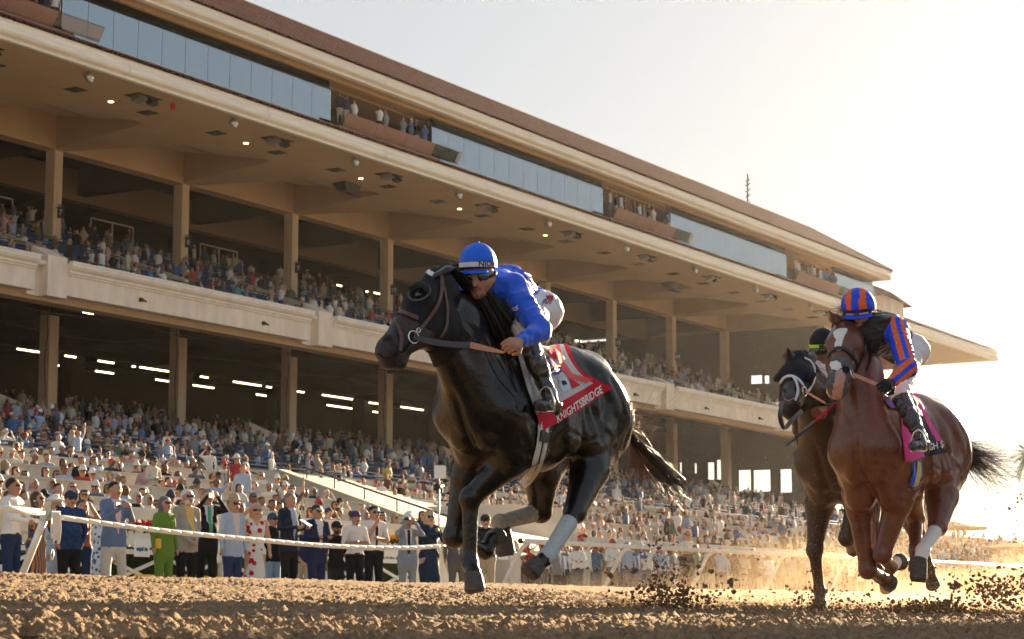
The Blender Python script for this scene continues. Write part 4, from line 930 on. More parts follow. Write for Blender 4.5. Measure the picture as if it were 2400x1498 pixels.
# ================================================================== TACK
def inpoly(x, y, poly):
    c = False; j = len(poly)-1
    for i in range(len(poly)):
        if (poly[i][1] > y) != (poly[j][1] > y) and x < (poly[j][0]-poly[i][0])*(y-poly[i][1])/(poly[j][1]-poly[i][1]+1e-9)+poly[i][0]: c = not c
        j = i
    return c
def decal(name, S, poly, m, parent, off=.008, step=3.0, th=0):
    """a patch lying on a surface, outline given in photograph pixels"""
    xs = [p[0] for p in poly]; ys = [p[1] for p in poly]; nx = max(2, int((max(xs)-min(xs))/step)); ny = max(2, int((max(ys)-min(ys))/step)); V = {}; b = MB(); idx = {}
    def v(i, j):
        if (i, j) not in idx:
            x = min(xs)+(max(xs)-min(xs))*i/nx; y = min(ys)+(max(ys)-min(ys))*j/ny; idx[(i, j)] = len(b.v); b.v.append(tuple(S.px(x, y, off)[0]))
        return idx[(i, j)]
    for i in range(nx):
        for j in range(ny):
            cx_ = min(xs)+(max(xs)-min(xs))*(i+.5)/nx; cy_ = min(ys)+(max(ys)-min(ys))*(j+.5)/ny
            if inpoly(cx_, cy_, poly):
                q = (v(i, j), v(i, j+1), v(i+1, j+1), v(i+1, j)); P = [Vector(b.v[k]) for k in q]
                if max((P[0]-P[2]).length, (P[1]-P[3]).length) < .07*step/3+.03: b.f.append(q); b.m.append(0)
    return rel(b.build(name, [m], None, True), parent)
def px_text(name, S, s, p0, p1, h, m, parent, off=.012, bold=.01, tilt=(0, -1), shear=0.0):
    """lettering laid on a surface along the pixel line p0-p1, h pixels tall"""
    me = text_mesh(s, 1.0, 0, bold, name, shear=shear); xs = [v.co.x for v in me.vertices]; ys = [v.co.y for v in me.vertices]; x0, x1, y0, y1 = min(xs), max(xs), min(ys), max(ys)
    d = ((p1[0]-p0[0]), (p1[1]-p0[1]))
    for v in me.vertices:
        u = (v.co.x-x0)/(x1-x0); w_ = (v.co.y-y0)/(y1-y0)*h
        v.co = S.px(p0[0]+d[0]*u+tilt[0]*w_, p0[1]+d[1]*u+tilt[1]*w_, off)[0]
    me.materials.append(m); o = link(name, me); return rel(o, parent)
def shell(name, S, mask, off, m, parent):
    Q = S.Q[mask]; V = S.V; N = np.zeros_like(V); n_ = np.cross(V[S.Q[:, 2]]-V[S.Q[:, 0]], V[S.Q[:, 3]]-V[S.Q[:, 1]])
    for k in range(4): np.add.at(N, S.Q[:, k], n_)
    N /= np.linalg.norm(N, axis=1)[:, None]+1e-9; u, inv = np.unique(Q, return_inverse=True)
    return rel(link(name, mesh_np(name, (V+N*off)[u], inv.reshape(-1, 4), mats=[m], smooth=True)), parent)
def tack_head(S, D, root, hoodmask=None):
    ctr = S.V[S.Q].mean(1); q = ctr-D['po']; t = q@D['a']/D['Lh']; up = q@D['n']; lat = q@D['c']; return ctr, t, up, lat
M['blueb'] = mat('silk_royal_blue', (.006, .095, .72), .42, .35, bump=.25, bscale=7, sheen=.3)
M['redc'] = mat('cloth_red', (.55, .012, .035), .7, .2); M['greyc'] = mat('cloth_silver', (.50, .50, .52), .55, .3, noise=.08, nscale=8, bump=.3, bscale=8); M['pinkred'] = mat('cloth_coral', (.75, .10, .11), .7, .2)
M['purple'] = mat('badge_purple', (.10, .035, .30), .6, .2); M['gold'] = mat('badge_gold', (.75, .55, .12), .5, .3); M['pale'] = mat('pale_blue_print', (.50, .62, .70), .6, .2); M['navy'] = mat('navy_print', (.02, .02, .05), .6, .2)
M['magenta'] = mat('cloth_pink', (.70, .06, .30), .7, .2, bump=.3, bscale=9); M['darkc'] = mat('cloth_charcoal', (.05, .05, .06), .7, .2)

# ---- leader: hood, blinker cup, bridle, reins
ctr, t_, up_, lat_ = tack_head(S1, D1, H1)
R1 = np.linalg.norm(ctr-(D1['po']+D1['a']*.12-D1['n']*.05), axis=1)
shell('hood', S1, (t_ > -.12) & (t_ < .60-.1*np.clip(-up_/.2, 0, 1)) & (up_ > -.34) & (R1 < .36) & ~((t_ < .10) & (up_ < -.10)), .006, M['hood'], H1)
e = HH1(.345, -.02, -.078); cen = S1.px(985, 690, .012); eN = Vector(S1.px(985, 690)[1])
eC = Vector(cen[0]); b = MB(); zz_ = eN; uu_ = zz_.orthogonal().normalized(); vv_ = zz_.cross(uu_)
def cupring(R, off): return [eC+zz_*off+(uu_*math.cos(a)+vv_*math.sin(a))*R for a in [2*math.pi*k/24 for k in range(25)]]
b.tube(cupring(.060, .006), .006, 6, cap=False); rel(b.build('blinker_ring', [mat('grey_rubber_ring', (.07, .08, .10), .4, .5)], None, True), H1)
b = MB(); n0 = 0; rr_ = [cupring(R, o_) for R, o_ in ((.066, -.01), (.060, .028), (.040, .046), (.012, .052))]
back = Vector(D1['a'])*-1
for i in range(3):
    for k in range(24):
        mid = (rr_[i][k]+rr_[i+1][k+1])/2-eC
        if mid.dot(back) > -.012: b.face([rr_[i][k], rr_[i][k+1], rr_[i+1][k+1], rr_[i+1][k]])
rel(b.build('blinker_cup', [M['hood']], None, True), H1)
o = link('eye', mesh_np('eye', ICO2[0]*.022+np.array(eC-zz_*.006+Vector(D1['a'])*.012), T=ICO2[1], mats=[M['eye']], smooth=True)); rel(o, H1)
decal('hood_badge', S1, [(990, 631), (1000, 630), (1022, 646), (1020, 652), (1006, 648)], M['whitestrap'], H1, .012, 2.0)
S1.strap('noseband', [(896, 728), (918, 727), (945, 735), (978, 748)], .028, M['leatherb'], H1, .010)
S1.strap('noseband_loop', [(912, 728), (926, 748), (936, 776), (938, 800), (934, 822)], .020, M['leatherb'], H1, .010)
S1.strap('cheekpiece', [(1035, 655), (1030, 690), (1018, 722), (1004, 745), (985, 768), (966, 786)], .020, M['leatherb'], H1, .014)
S1.strap('throatlatch', [(1033, 648), (1040, 690), (1046, 730), (1044, 765), (1030, 790)], .016, M['leatherb'], H1, .012)
S1.strap('chin_strap', [(968, 795), (958, 812), (944, 828), (928, 832)], .018, M['leather'], H1, .012)
bp_ = S1.px(964, 792, .02)
rings('bit_ring', [bp_[0]], .0045, .034, M['steel'], H1, bp_[1]); rings('buckle', [S1.px(976, 775, .018)[0]], .003, .012, M['steel'], H1, bp_[1])
decal('nostril', S1, [(896, 790), (906, 782), (916, 786), (918, 796), (906, 801), (897, 798)], mat('nostril_inside', (.035, .010, .010), .6, .2), H1, .002, 2.0)
hand1 = Vector(atY(1182, 820, 5.80)); bit1 = Vector(bp_[0])
mid1 = bit1.lerp(hand1, .62)
nrm1 = (Vector((0, 0, 0))-mid1).normalized()+Vector((0, 0, .2))
ribbon('rein', [bit1.lerp(mid1, k/6)-Vector((0, 0, .012*math.sin(k/6*3.14))) for k in range(7)], [nrm1]*7, [.020, .030, .032, .032, .032, .032, .032], M['rubber'], H1, .003)
ribbon('rein_end', [mid1.lerp(hand1+Vector((0, 0, -.015)), k/5) for k in range(6)], [nrm1]*6, [.034, .034, .03, .026, .02, .012], M['tan'], H1, .003)
# mane and tail
nb, nm, po = D1['J']['neck']
cr = [po+np.array((.05, -.02, .09)), po*.75+nm*.25+np.array((.09, -.03, .09)), nm+np.array((.12, -.03, .12)), nm*.5+nb*.5+np.array((.16, -.03, .18))]
hairs('mane', cr, lambda u, t: np.array((.85*t+.1*t*t, -.45*t, .18*t-.95*t*t)), .36, 2200, .0040, M['hair1'], H1, 3, .13, .04)
hairs('forelock', [po+np.array((-.02, -.03, .10)), po+np.array((.05, .02, .11))], lambda u, t: np.array((.8*t, -.1*t, .3*t-.6*t*t)), .22, 90, .004, M['hair1'], H1, 4, .2, .05)
tr = np.asarray(L1(-.93, 0, 1.22)); te = atY(1588, 1146, 6.25); tm_ = atY(1508, 1062, 6.25)
def tailflow(a, m, e): return lambda u, t: (2*t*(1-t)*(m-a)+t*t*(e-a))/.8
b = MB(); b.tube([L1(-.82, 0, 1.30), tr, tr*.6+tm_*.4], [.05, .045, .03], 8); rel(b.build('dock', [M['coat1']], None, True), H1)
hairs('tail', [tr+np.array((0, .03, .02)), tr, tr+np.array((0, -.03, -.02))], tailflow(tr, tm_, te), .8, 2200, .0034, M['hair1'], H1, 5, .055, .035, 10)
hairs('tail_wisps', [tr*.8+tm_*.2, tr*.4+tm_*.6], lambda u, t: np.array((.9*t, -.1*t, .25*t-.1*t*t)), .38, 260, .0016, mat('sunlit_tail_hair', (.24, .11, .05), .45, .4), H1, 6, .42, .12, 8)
hairs('tail_wisps', [tr*.5+tm_*.5, tr*.2+tm_*.8], lambda u, t: np.array((.35*t, -.1*t, -.9*t)), .42, 200, .0016, M['hair2'], H1, 7, .3, .10, 8)
# saddle cloth
CP = [((1222, 822), (1262, 1008)), ((1325, 797), (1434, 908))]
def cpx(u, v):
    top = (1205+(1325-1205)*u, 818-21*u-10*math.sin(math.pi*u)); bot = (1264+(1434-1264)*u, 1012-104*u+5*math.sin(math.pi*u))
    x = top[0]+(bot[0]-top[0])*v; y = top[1]+(bot[1]-top[1])*v; bow = math.sin(math.pi*v)*u
    return x-22*bow, y+14*bow
def cloth_grid(S, name, fn, n, m, parent, mats, mi, off=.010):
    V = []
    for j in range(m+1):
        for i in range(n+1):
            x, y = fn(i/n, j/m); p, q = S.px(x, y, off+.003*math.sin(i*1.1+j*.3)); V.append(np.array(p))
    V = np.array(V).reshape(m+1, n+1, 3)
    for _ in range(3):
        W = V.copy(); W[1:-1, 1:-1] = .5*V[1:-1, 1:-1]+.125*(V[:-2, 1:-1]+V[2:, 1:-1]+V[1:-1, :-2]+V[1:-1, 2:]); V = W
    V = V+np.array((-.004, -.006, 0)); V = V.reshape(-1, 3); Q = []; I = []
    for j in range(m):
        for i in range(n): k = j*(n+1)+i; Q.append((k, k+n+1, k+n+2, k+1)); I.append(mi((i+.5)/n, (j+.5)/m))
    V2 = np.concatenate([V, V+np.array((.004, .007, 0))]); nq = len(V); Q2 = Q+[(a+nq, d+nq, c+nq, b_+nq) for a, b_, c, d in Q]; me = mesh_np(name, V2, np.array(Q2), None, mats, I+I, True)
    o = rel(link(name, me), parent); return o, Surf(V, np.array(Q))
cl1, SC1 = cloth_grid(S1, 'saddle_cloth', cpx, 40, 34, H1, [M['greyc'], M['redc']], lambda u, v: 1 if (v > .80 or u > .93) else 0)
SC1.near = S1
px_text('cloth_name', SC1, 'KNIGHTSBRIDGE', (1309, 986), (1409, 925), 19, M['white'], cl1, .005, .012, tilt=(-.12, -1.0), shear=.08) if False else None
def sub_text(S, parent, *a, **k):
    o = px_text(a[0], S, *a[1:], m=k['m'], parent=H1 if parent is cl1 else parent, off=k.get('off', .005), bold=k.get('bold', .012), tilt=k.get('tilt', (0, -1)), shear=k.get('shear', 0)); return o
sub_text(SC1, cl1, 'cloth_lettering', 'KNIGHTSBRIDGE', (1306, 992), (1412, 921), 19, m=M['white'], tilt=(-.25, -.97), shear=.0, bold=.02)
decal('cloth_stripe', SC1, [(1296, 806), (1308, 804), (1322, 850), (1340, 876), (1388, 889), (1376, 898), (1334, 888), (1314, 866)], M['pinkred'], H1, .004, 2.5)
decal('cloth_patch', SC1, [(1280, 822), (1292, 817), (1306, 828), (1305, 842), (1296, 846), (1286, 836)], M['redc'], H1, .004, 2.5)
decal('cloth_patch', SC1, [(1330, 884), (1360, 902), (1341, 912)], M['redc'], H1, .004, 2.5)
bd_ = decal('badge', SC1, [(1281, 838), (1294, 842), (1312, 862), (1315, 872), (1308, 878), (1292, 878), (1284, 860)], M['purple'], H1, .006, 2.0)
decal('badge_bar', SC1, [(1286, 862), (1310, 857), (1311, 861), (1287, 866)], M['gold'], H1, .009, 1.5); decal('badge_bar', SC1, [(1290, 871), (1310, 866), (1310, 870), (1291, 875)], M['white'], H1, .009, 1.5)
decal('cloth_emblem', SC1, [(1308, 888), (1322, 884), (1334, 900), (1334, 914), (1318, 920), (1310, 905)], M['pale'], H1, .005, 2.0); decal('cloth_emblem', SC1, [(1313, 894), (1322, 893), (1327, 901), (1318, 904)], M['navy'], H1, .008, 1.5)
S1.strap('girth', [(1262, 990), (1262, 1030), (1250, 1085), (1232, 1125), (1218, 1142)], .035, M['girth'], H1, .012)
S1.strap('girth', [(1278, 992), (1276, 1032), (1264, 1085), (1243, 1126), (1226, 1142)], .030, M['girth'], H1, .012)
S1.strap('girth_buckle', [(1270, 1014), (1268, 1036)], .062, M['leather'], H1, .018, 4, .010)
b = MB()   # light racing saddle
sp_ = [L1(.26, 0, 1.56), L1(.16, 0, 1.52), L1(.0, 0, 1.50), L1(-.14, 0, 1.53)]
b.tube(sp_, [.05, .075, .085, .05], 12, flat=.5, upv=(0, 0, 1)); rel(b.build('saddle', [M['leather']], None, True), H1)
# ---- chestnut: bridle, breast
S2.strap('browband', [(1937, 766), (1960, 753), (1990, 752), (2015, 766), (2024, 782)], .018, M['leather'], H2, .012)
S2.strap('noseband', [(1944, 838), (1952, 824), (1966, 818), (1982, 822), (1998, 836), (2008, 850)], .026, M['leather'], H2, .012)
S2.strap('cheekpiece', [(2022, 778), (2026, 800), (2022, 830), (2012, 852), (2000, 872)], .020, M['leather'], H2, .014)
S2.strap('throatlatch', [(2024, 780), (2036, 810), (2038, 840), (2030, 868)], .016, M['leather'], H2, .012)
q2 = S2.px(1992, 880, .02); rings('bit_ring', [q2[0]], .0045, .034, M['steel'], H2, q2[1])
hand2 = Vector(atY(2072, 908, 5.0)); b2_ = Vector(q2[0]); mid2 = b2_.lerp(hand2, .8)
ribbon('rein', [b2_.lerp(mid2, k/5) for k in range(6)], [Vector((-.6, -.7, .3))]*6, .030, M['tan'], H2, .003)
ribbon('rein_end', [mid2, hand2], [Vector((-.6, -.7, .3))]*2, .026, M['leatherb'], H2, .003)
nb, nm, po = D2['J']['neck']
cr = [po+np.array((.02, .0, .10)), po*.7+nm*.3+np.array((.08, .0, .10)), nm+np.array((.12, 0, .10)), L2(.45, 0, 1.5)]
hairs('mane', cr, lambda u, t: np.array((.5*t, -.15*t, .35*t-1.1*t*t)), .2, 400, .004, M['hair2'], H2, 3, .2, .05)
hairs('forelock', [po+np.array((-.05, -.04, .10)), po+np.array((-.03, .04, .10))], lambda u, t: np.array((-.2*t, .1*t, .5*t-.7*t*t)), .12, 120, .004, M['hair2'], H2, 4, .5, .05)
tr = np.asarray(L2(-.92, 0, 1.22)); te = atY(2322, 1085, 5.35); tm_ = atY(2290, 1075, 5.3)
b = MB(); b.tube([L2(-.82, 0, 1.30), tr], [.05, .035], 8); rel(b.build('dock', [M['coat2']], None, True), H2)
hairs('tail', [tr, tr+np.array((0, -.02, -.12))], lambda u, t: np.array((.62*t, -.42*t, .07*math.sin(t*5)-.05*t)), .78, 900, .0024, M['tailhair'], H2, 5, .17, .07, 9)
def c2(u, v):
    top = (2105+40*u, 925-0*u); bot = (2118+98*u, 1082-22*u); x = top[0]+(bot[0]-top[0])*v; y = top[1]+(bot[1]-top[1])*v; return x, y
def m2(u, v): return 2 if (v > .80 and u > .45) else (1 if (u > .55 and .05 < (u-.55-.12*v) < .22) else 0)
cl2, SC2 = cloth_grid(S2, 'saddle_cloth', c2, 24, 26, H2, [M['magenta'], M['darkc'], M['navy']], m2)
sub_text(SC2, H2, 'cloth_lettering', 'MISH $', (2163, 1063), (2212, 1050), 18, m=M['white'], tilt=(-.15, -1), bold=.015)
S2.strap('breast_girth', [(2150, 1084), (2150, 1110), (2142, 1140)], .05, mat('girth_cream', (.55, .45, .28), .7, .2), H2, .012); S2.strap('girth_edge', [(2138, 1084), (2139, 1108), (2136, 1135)], .03, M['blueb'], H2, .014)
b = MB(); b.tube([L2(.26, 0, 1.56), L2(.10, 0, 1.53), L2(-.14, 0, 1.53)], [.05, .08, .05], 12, flat=.5, upv=(0, 0, 1)); rel(b.build('saddle', [M['leather']], None, True), H2)
# ---- dark bay: hood, bridle
ctr, t_, up_, lat_ = tack_head(S3, D3, H3); R3 = np.linalg.norm(ctr-(D3['po']+D3['a']*.12-D3['n']*.05), axis=1)
shell('hood', S3, (t_ > -.10) & (t_ < .62) & (R3 < .36) & ~((t_ < .15) & (up_ < -.10)), .006, M['hood'], H3)
for s_, px_ in ((1, (1896, 885)), (-1, (1824, 885))):
    p_, n__ = S3.px(*px_, .01); b = MB(); b.tube([p_+Vector(D3['a'])*-.05, p_+n__*.02, p_+Vector(D3['a'])*.05], [.03, .05, .02], 10, flat=.5); rel(b.build('blinker_cup', [M['hood']], None, True), H3)
S3.strap('noseband', [(1832, 898), (1840, 888), (1854, 884), (1870, 892), (1880, 905)], .022, M['whitestrap'], H3, .012)
S3.strap('noseband', [(1858, 884), (1866, 900), (1868, 920), (1862, 940)], .016, M['whitestrap'], H3, .012)
S3.strap('cheekpiece', [(1905, 860), (1906, 885), (1898, 905), (1886, 920)], .018, M['whitestrap'], H3, .014)
S3.strap('hood_edge', [(1884, 842), (1898, 850), (1906, 868)], .014, M['whitestrap'], H3, .014)
q3 = S3.px(1880, 918, .02); rings('bit_ring', [q3[0]], .005, .034, M['steel'], H3, q3[1])
ribbon('rein', [Vector(q3[0]).lerp(Vector(atY(1960, 960, 5.9)), k/4) for k in range(5)], [Vector((-.6, -.7, .3))]*5, .026, M['tan'], H3, .003)
b = MB(); pl = [Vector(atY(1834, 940, 5.75)), Vector(atY(1828, 975, 5.7)), Vector(atY(1838, 1003, 5.7)), Vector(atY(1856, 985, 5.72)), Vector(atY(1880, 962, 5.75))]; pl = [Vector(p) for p in bez(pl, 5)]
ribbon('loose_rein', pl, [Vector((-.8, -.6, 0))]*len(pl), .03, M['leather'], H3, .003)
nb, nm, po = D3['J']['neck']
hairs('mane', [po+np.array((.04, .0, .10)), nm+np.array((.12, 0, .12)), L3(.45, 0, 1.5)], lambda u, t: np.array((.5*t, -.25*t, .3*t-1.1*t*t)), .22, 300, .005, M['hair1'], H3, 3, .2, .05)
tr = np.asarray(L3(-.92, 0, 1.22)); hairs('tail', [tr, tr+np.array((0, -.02, -.1))], lambda u, t: np.array((1.0*t, 0, -.3*t)), .7, 150, .004, M['hair1'], H3, 5, .2, .05)

decal('saddle_towel', S2, [(2068, 925), (2088, 938), (2112, 948), (2108, 962), (2085, 958), (2070, 944)], M['purple'], H2, .016, 3.0)
decal('saddle_towel', S3, [(1930, 905), (1948, 920), (1946, 935), (1930, 922)], M['gold'], H3, .03, 3.0)

decal('blaze', S2, [(1956, 776), (1968, 770), (1986, 770), (1985, 778), (1979, 788), (1975, 800), (1973, 812), (1972, 822), (1957, 822), (1956, 808), (1960, 798), (1955, 788), (1953, 781)], M['whitehair'], H2, .003, 1.8)
decal('snip', S2, [(1949, 848), (1962, 846), (1970, 852), (1973, 862), (1962, 869), (1950, 866), (1945, 856)], M['whitehair'], H2, .004, 1.8)

NO = mat('nostril_dark', (.012, .006, .006), .6, .2)
decal('nostril', S2, [(1973, 862), (1980, 858), (1988, 862), (1989, 871), (1982, 877), (1975, 872)], NO, H2, .006, 1.6)
decal('nostril', S3, [(1862, 908), (1869, 906), (1873, 912), (1869, 920), (1863, 918)], NO, H3, .006, 1.6); decal('nostril', S3, [(1834, 914), (1840, 911), (1843, 918), (1838, 923)], NO, H3, .006, 1.6)
S1.strap('mouth_line', [(887, 828), (898, 838), (914, 838), (930, 826)], .007, NO, H1, .003)
S3.strap('mouth_line', [(1838, 934), (1848, 940), (1860, 934)], .006, M['pink'], H3, .003)
# ================================================================== JOCKEYS
M['skin'] = mat('skin', (.42, .215, .14), .5, .35, noise=.12, nscale=25); M['skind'] = mat('skin_brown', (.22, .105, .065), .5, .35, noise=.12, nscale=25)
M['breech'] = mat('white_breeches', (.72, .70, .70), .65, .25, bump=.25, bscale=10, sheen=.2)
M['boot'] = mat('black_boot', (.012, .012, .014), .16, .6, coat=.6, bump=.5, bscale=14)
M['silkblack'] = mat('silk_black', (.018, .014, .013), .55, .3, bump=.3, bscale=9, sheen=.2); M['silkorange'] = mat('silk_orange', (.78, .135, .03), .5, .3, bump=.25, bscale=12); M['silkblue2'] = mat('silk_cobalt', (.02, .07, .72), .5, .3, bump=.25, bscale=12)
M['capblue'] = mat('cap_blue', (.015, .13, .80), .5, .3, noise=.06, nscale=5, bump=.12, bscale=40); M['silkwhite'] = mat('silk_white', (.66, .64, .64), .6, .25, bump=.25, bscale=12)
M['goggle'] = mat('goggle_lens', (.03, .035, .045), .06, .8, coat=1); M['lime'] = mat('lime_band', (.45, .80, .05), .6, .2); M['glove'] = mat('black_glove', (.015, .015, .015), .6, .3)
M['tanleg'] = mat('brown_gaiter', (.16, .085, .055), .6, .3, bump=.3, bscale=12)
M['hairb'] = mat('dark_human_hair', (.012, .009, .007), .5, .3)
def N_(v): v = np.asarray(v, float); return v/np.linalg.norm(v)
def face_prims(A, c, fwd, up, r, sk='skin', sc=1.0):
    """head with face: c skull centre, fwd where it looks, up its own up"""
    fwd = N_(fwd); up = N_(up-fwd*(up@fwd)); lt = np.cross(up, fwd)
    def P(f, u, l=0): return c+(fwd*f+up*u+lt*l)*sc
    A(ball(c, r*sc, sk, .02)); A(cone(P(.02, -.03), P(.035, -.075), .070*sc, .052*sc, sk, .03)); A(cone(P(.045, -.085), P(.062, -.092), .032*sc, .026*sc, sk, .02))      # jaw, chin
    A(cone(P(.088, -.005), P(.108, -.038), .010*sc, .014*sc, sk, .012)); A(cone(P(.075, .02, -.03), P(.075, .02, .03), .018*sc, .018*sc, sk, .015))                       # nose, brow
    for s in (1, -1): A(ball(P(.058, -.035, s*.038), .026*sc, sk, .02)); A(cone(P(-.005, .0, s*.078), P(-.012, -.035, s*.078), .016*sc, .011*sc, sk, .006))              # cheeks, ears
    A(cone(P(.086, -.062, -.016), P(.086, -.062, .016), .009*sc, .009*sc, 'lip', .006))
    return P, lt
M['lip'] = mat('lips', (.36, .12, .10), .5, .3); M['lipd'] = mat('lips_brown', (.20, .075, .06), .5, .3)
def hand(name, w, d, palm_n, m, parent, curl=1.0, thumb=1, sc=1.0):
    """palm with four bent fingers of unequal length and a thumb; w wrist, d direction of the palm, palm_n out of the back of the hand"""
    d = N_(d); n_ = N_(palm_n-d*(np.asarray(palm_n)@d)); s = np.cross(d, n_); pr = [cone(w, w+d*.075*sc, .030*sc, .036*sc, 'h', .012, .62, tuple(n_))]
    for i, (off, L_) in enumerate(((.030, .075), (.010, .084), (-.010, .078), (-.029, .062))):
        p = w+d*.080*sc+s*off*sc; q = d; a_ = 0
        for k, f in enumerate((.42, .32, .26)):
            a_ += curl*(.75 if k else .55); dd = d*math.cos(a_)-n_*math.sin(a_); e_ = p+dd*L_*f*sc; pr.append(cone(p, e_, (.0105-.0012*k)*sc, (.0095-.0012*k)*sc, 'h', .004)); p = e_
    t0 = w+d*.025*sc+s*.030*sc*thumb; t1 = t0+(d*.55+s*.55*thumb-n_*.35)*.040*sc; t2 = t1+(d*.5-s*.25*thumb-n_*.75)*.032*sc
    pr += [cone(t0, t1, .014*sc, .011*sc, 'h', .01), cone(t1, t2, .011*sc, .009*sc, 'h', .004)]
    o, _, _ = solid(name, pr, .0042, {'h': m}, None, 1); return rel(o, parent)
def helmet(P, c, fwd, up, rx, rz, mats, parent, stripes=None, peak=.05):
    """jockey skull cap with its silk cover: seams, rim and a short peak"""
    fwd = N_(fwd); up = N_(up-fwd*(np.asarray(up)@fwd)); lt = np.cross(up, fwd); V, Fc, mi = [], [], []; na, nb_ = 40, 14
    for j in range(nb_+1):
        el = math.radians(-14+104*j/nb_)
        for i in range(na):
            a = 2*math.pi*i/na; r = 1.0+.005*math.cos(6*a)*math.cos(el)
            V.append(c+(fwd*math.cos(a)*rx*1.10+lt*math.sin(a)*rx*.92)*math.cos(el)*r+up*math.sin(el)*rz)
    for j in range(nb_):
        for i in range(na):
            Fc.append((j*na+i, j*na+(i+1) % na, (j+1)*na+(i+1) % na, (j+1)*na+i)); ctr = (V[j*na+i]+V[(j+1)*na+(i+1) % na])/2-c; mi.append(stripes(ctr@fwd/rx, ctr@lt/rx, ctr@up/rz) if stripes else 0)
    n0 = len(V)
    for k in range(9):
        a = math.radians(-52+13*k); e = fwd*math.cos(a)+lt*math.sin(a); base = c+(fwd*math.cos(a)*rx*1.10+lt*math.sin(a)*rx*.92)*.97-up*.045
        V.append(base); V.append(base+e*peak*math.cos(a*1.35)-up*.020)
    for k in range(8): Fc.append((n0+2*k, n0+2*k+1, n0+2*k+3, n0+2*k+2)); mi.append(0)
    me = mesh_np('helmet', np.array(V), np.array(Fc), None, mats, mi, True); o = rel(link('helmet', me), parent)
    sm = o.modifiers.new('thickness', 'SOLIDIFY'); sm.thickness = .004; sm.offset = 0
    return o, (fwd, up, lt)
def band_on(name, c, fr, rx, rz, el0, el1, a0, a1, m, parent, off=1.035, n=28):
    fwd, up, lt = fr; b = MB()
    def q(a, el): return c+((fwd*math.cos(a)*rx*1.10+lt*math.sin(a)*rx*.92)*math.cos(el))*off+up*math.sin(el)*rz
    for i in range(n):
        a, a2 = a0+(a1-a0)*i/n, a0+(a1-a0)*(i+1)/n; b.face([q(a, el0), q(a2, el0), q(a2, el1), q(a, el1)])
    return rel(b.build(name, [m], None, True), parent)
def creases(V, Q, pr):
    N = np.zeros_like(V); n__ = np.cross(V[Q[:, 2]]-V[Q[:, 0]], V[Q[:, 3]]-V[Q[:, 1]])
    for k in range(4): np.add.at(N, Q[:, k], n__)
    N /= np.linalg.norm(N, axis=1)[:, None]+1e-9; bt = tags_at(V, pr); tg = np.array([c[4] for c in pr], dtype=object)[bt]; amp = np.select([tg == 'silk', tg == 'sleeve', tg == 'breech', tg == 'boot'], [.0065, .0045, .003, .0045], 0.0)
    x, y, z = V.T; a = np.sin(x*34+z*26+2.6*np.sin(y*14+z*11)+1.7*np.sin(x*19-y*9)); b_ = np.sin(z*58-x*21+2.2*np.sin(x*24+y*17)); c = np.sin(y*45+z*31+2*np.sin(x*21)); w_ = (1-np.abs(a))**2*1.2+(1-np.abs(b_))**3*.8+.35*c-.4
    return V+N*(amp*w_)[:, None]
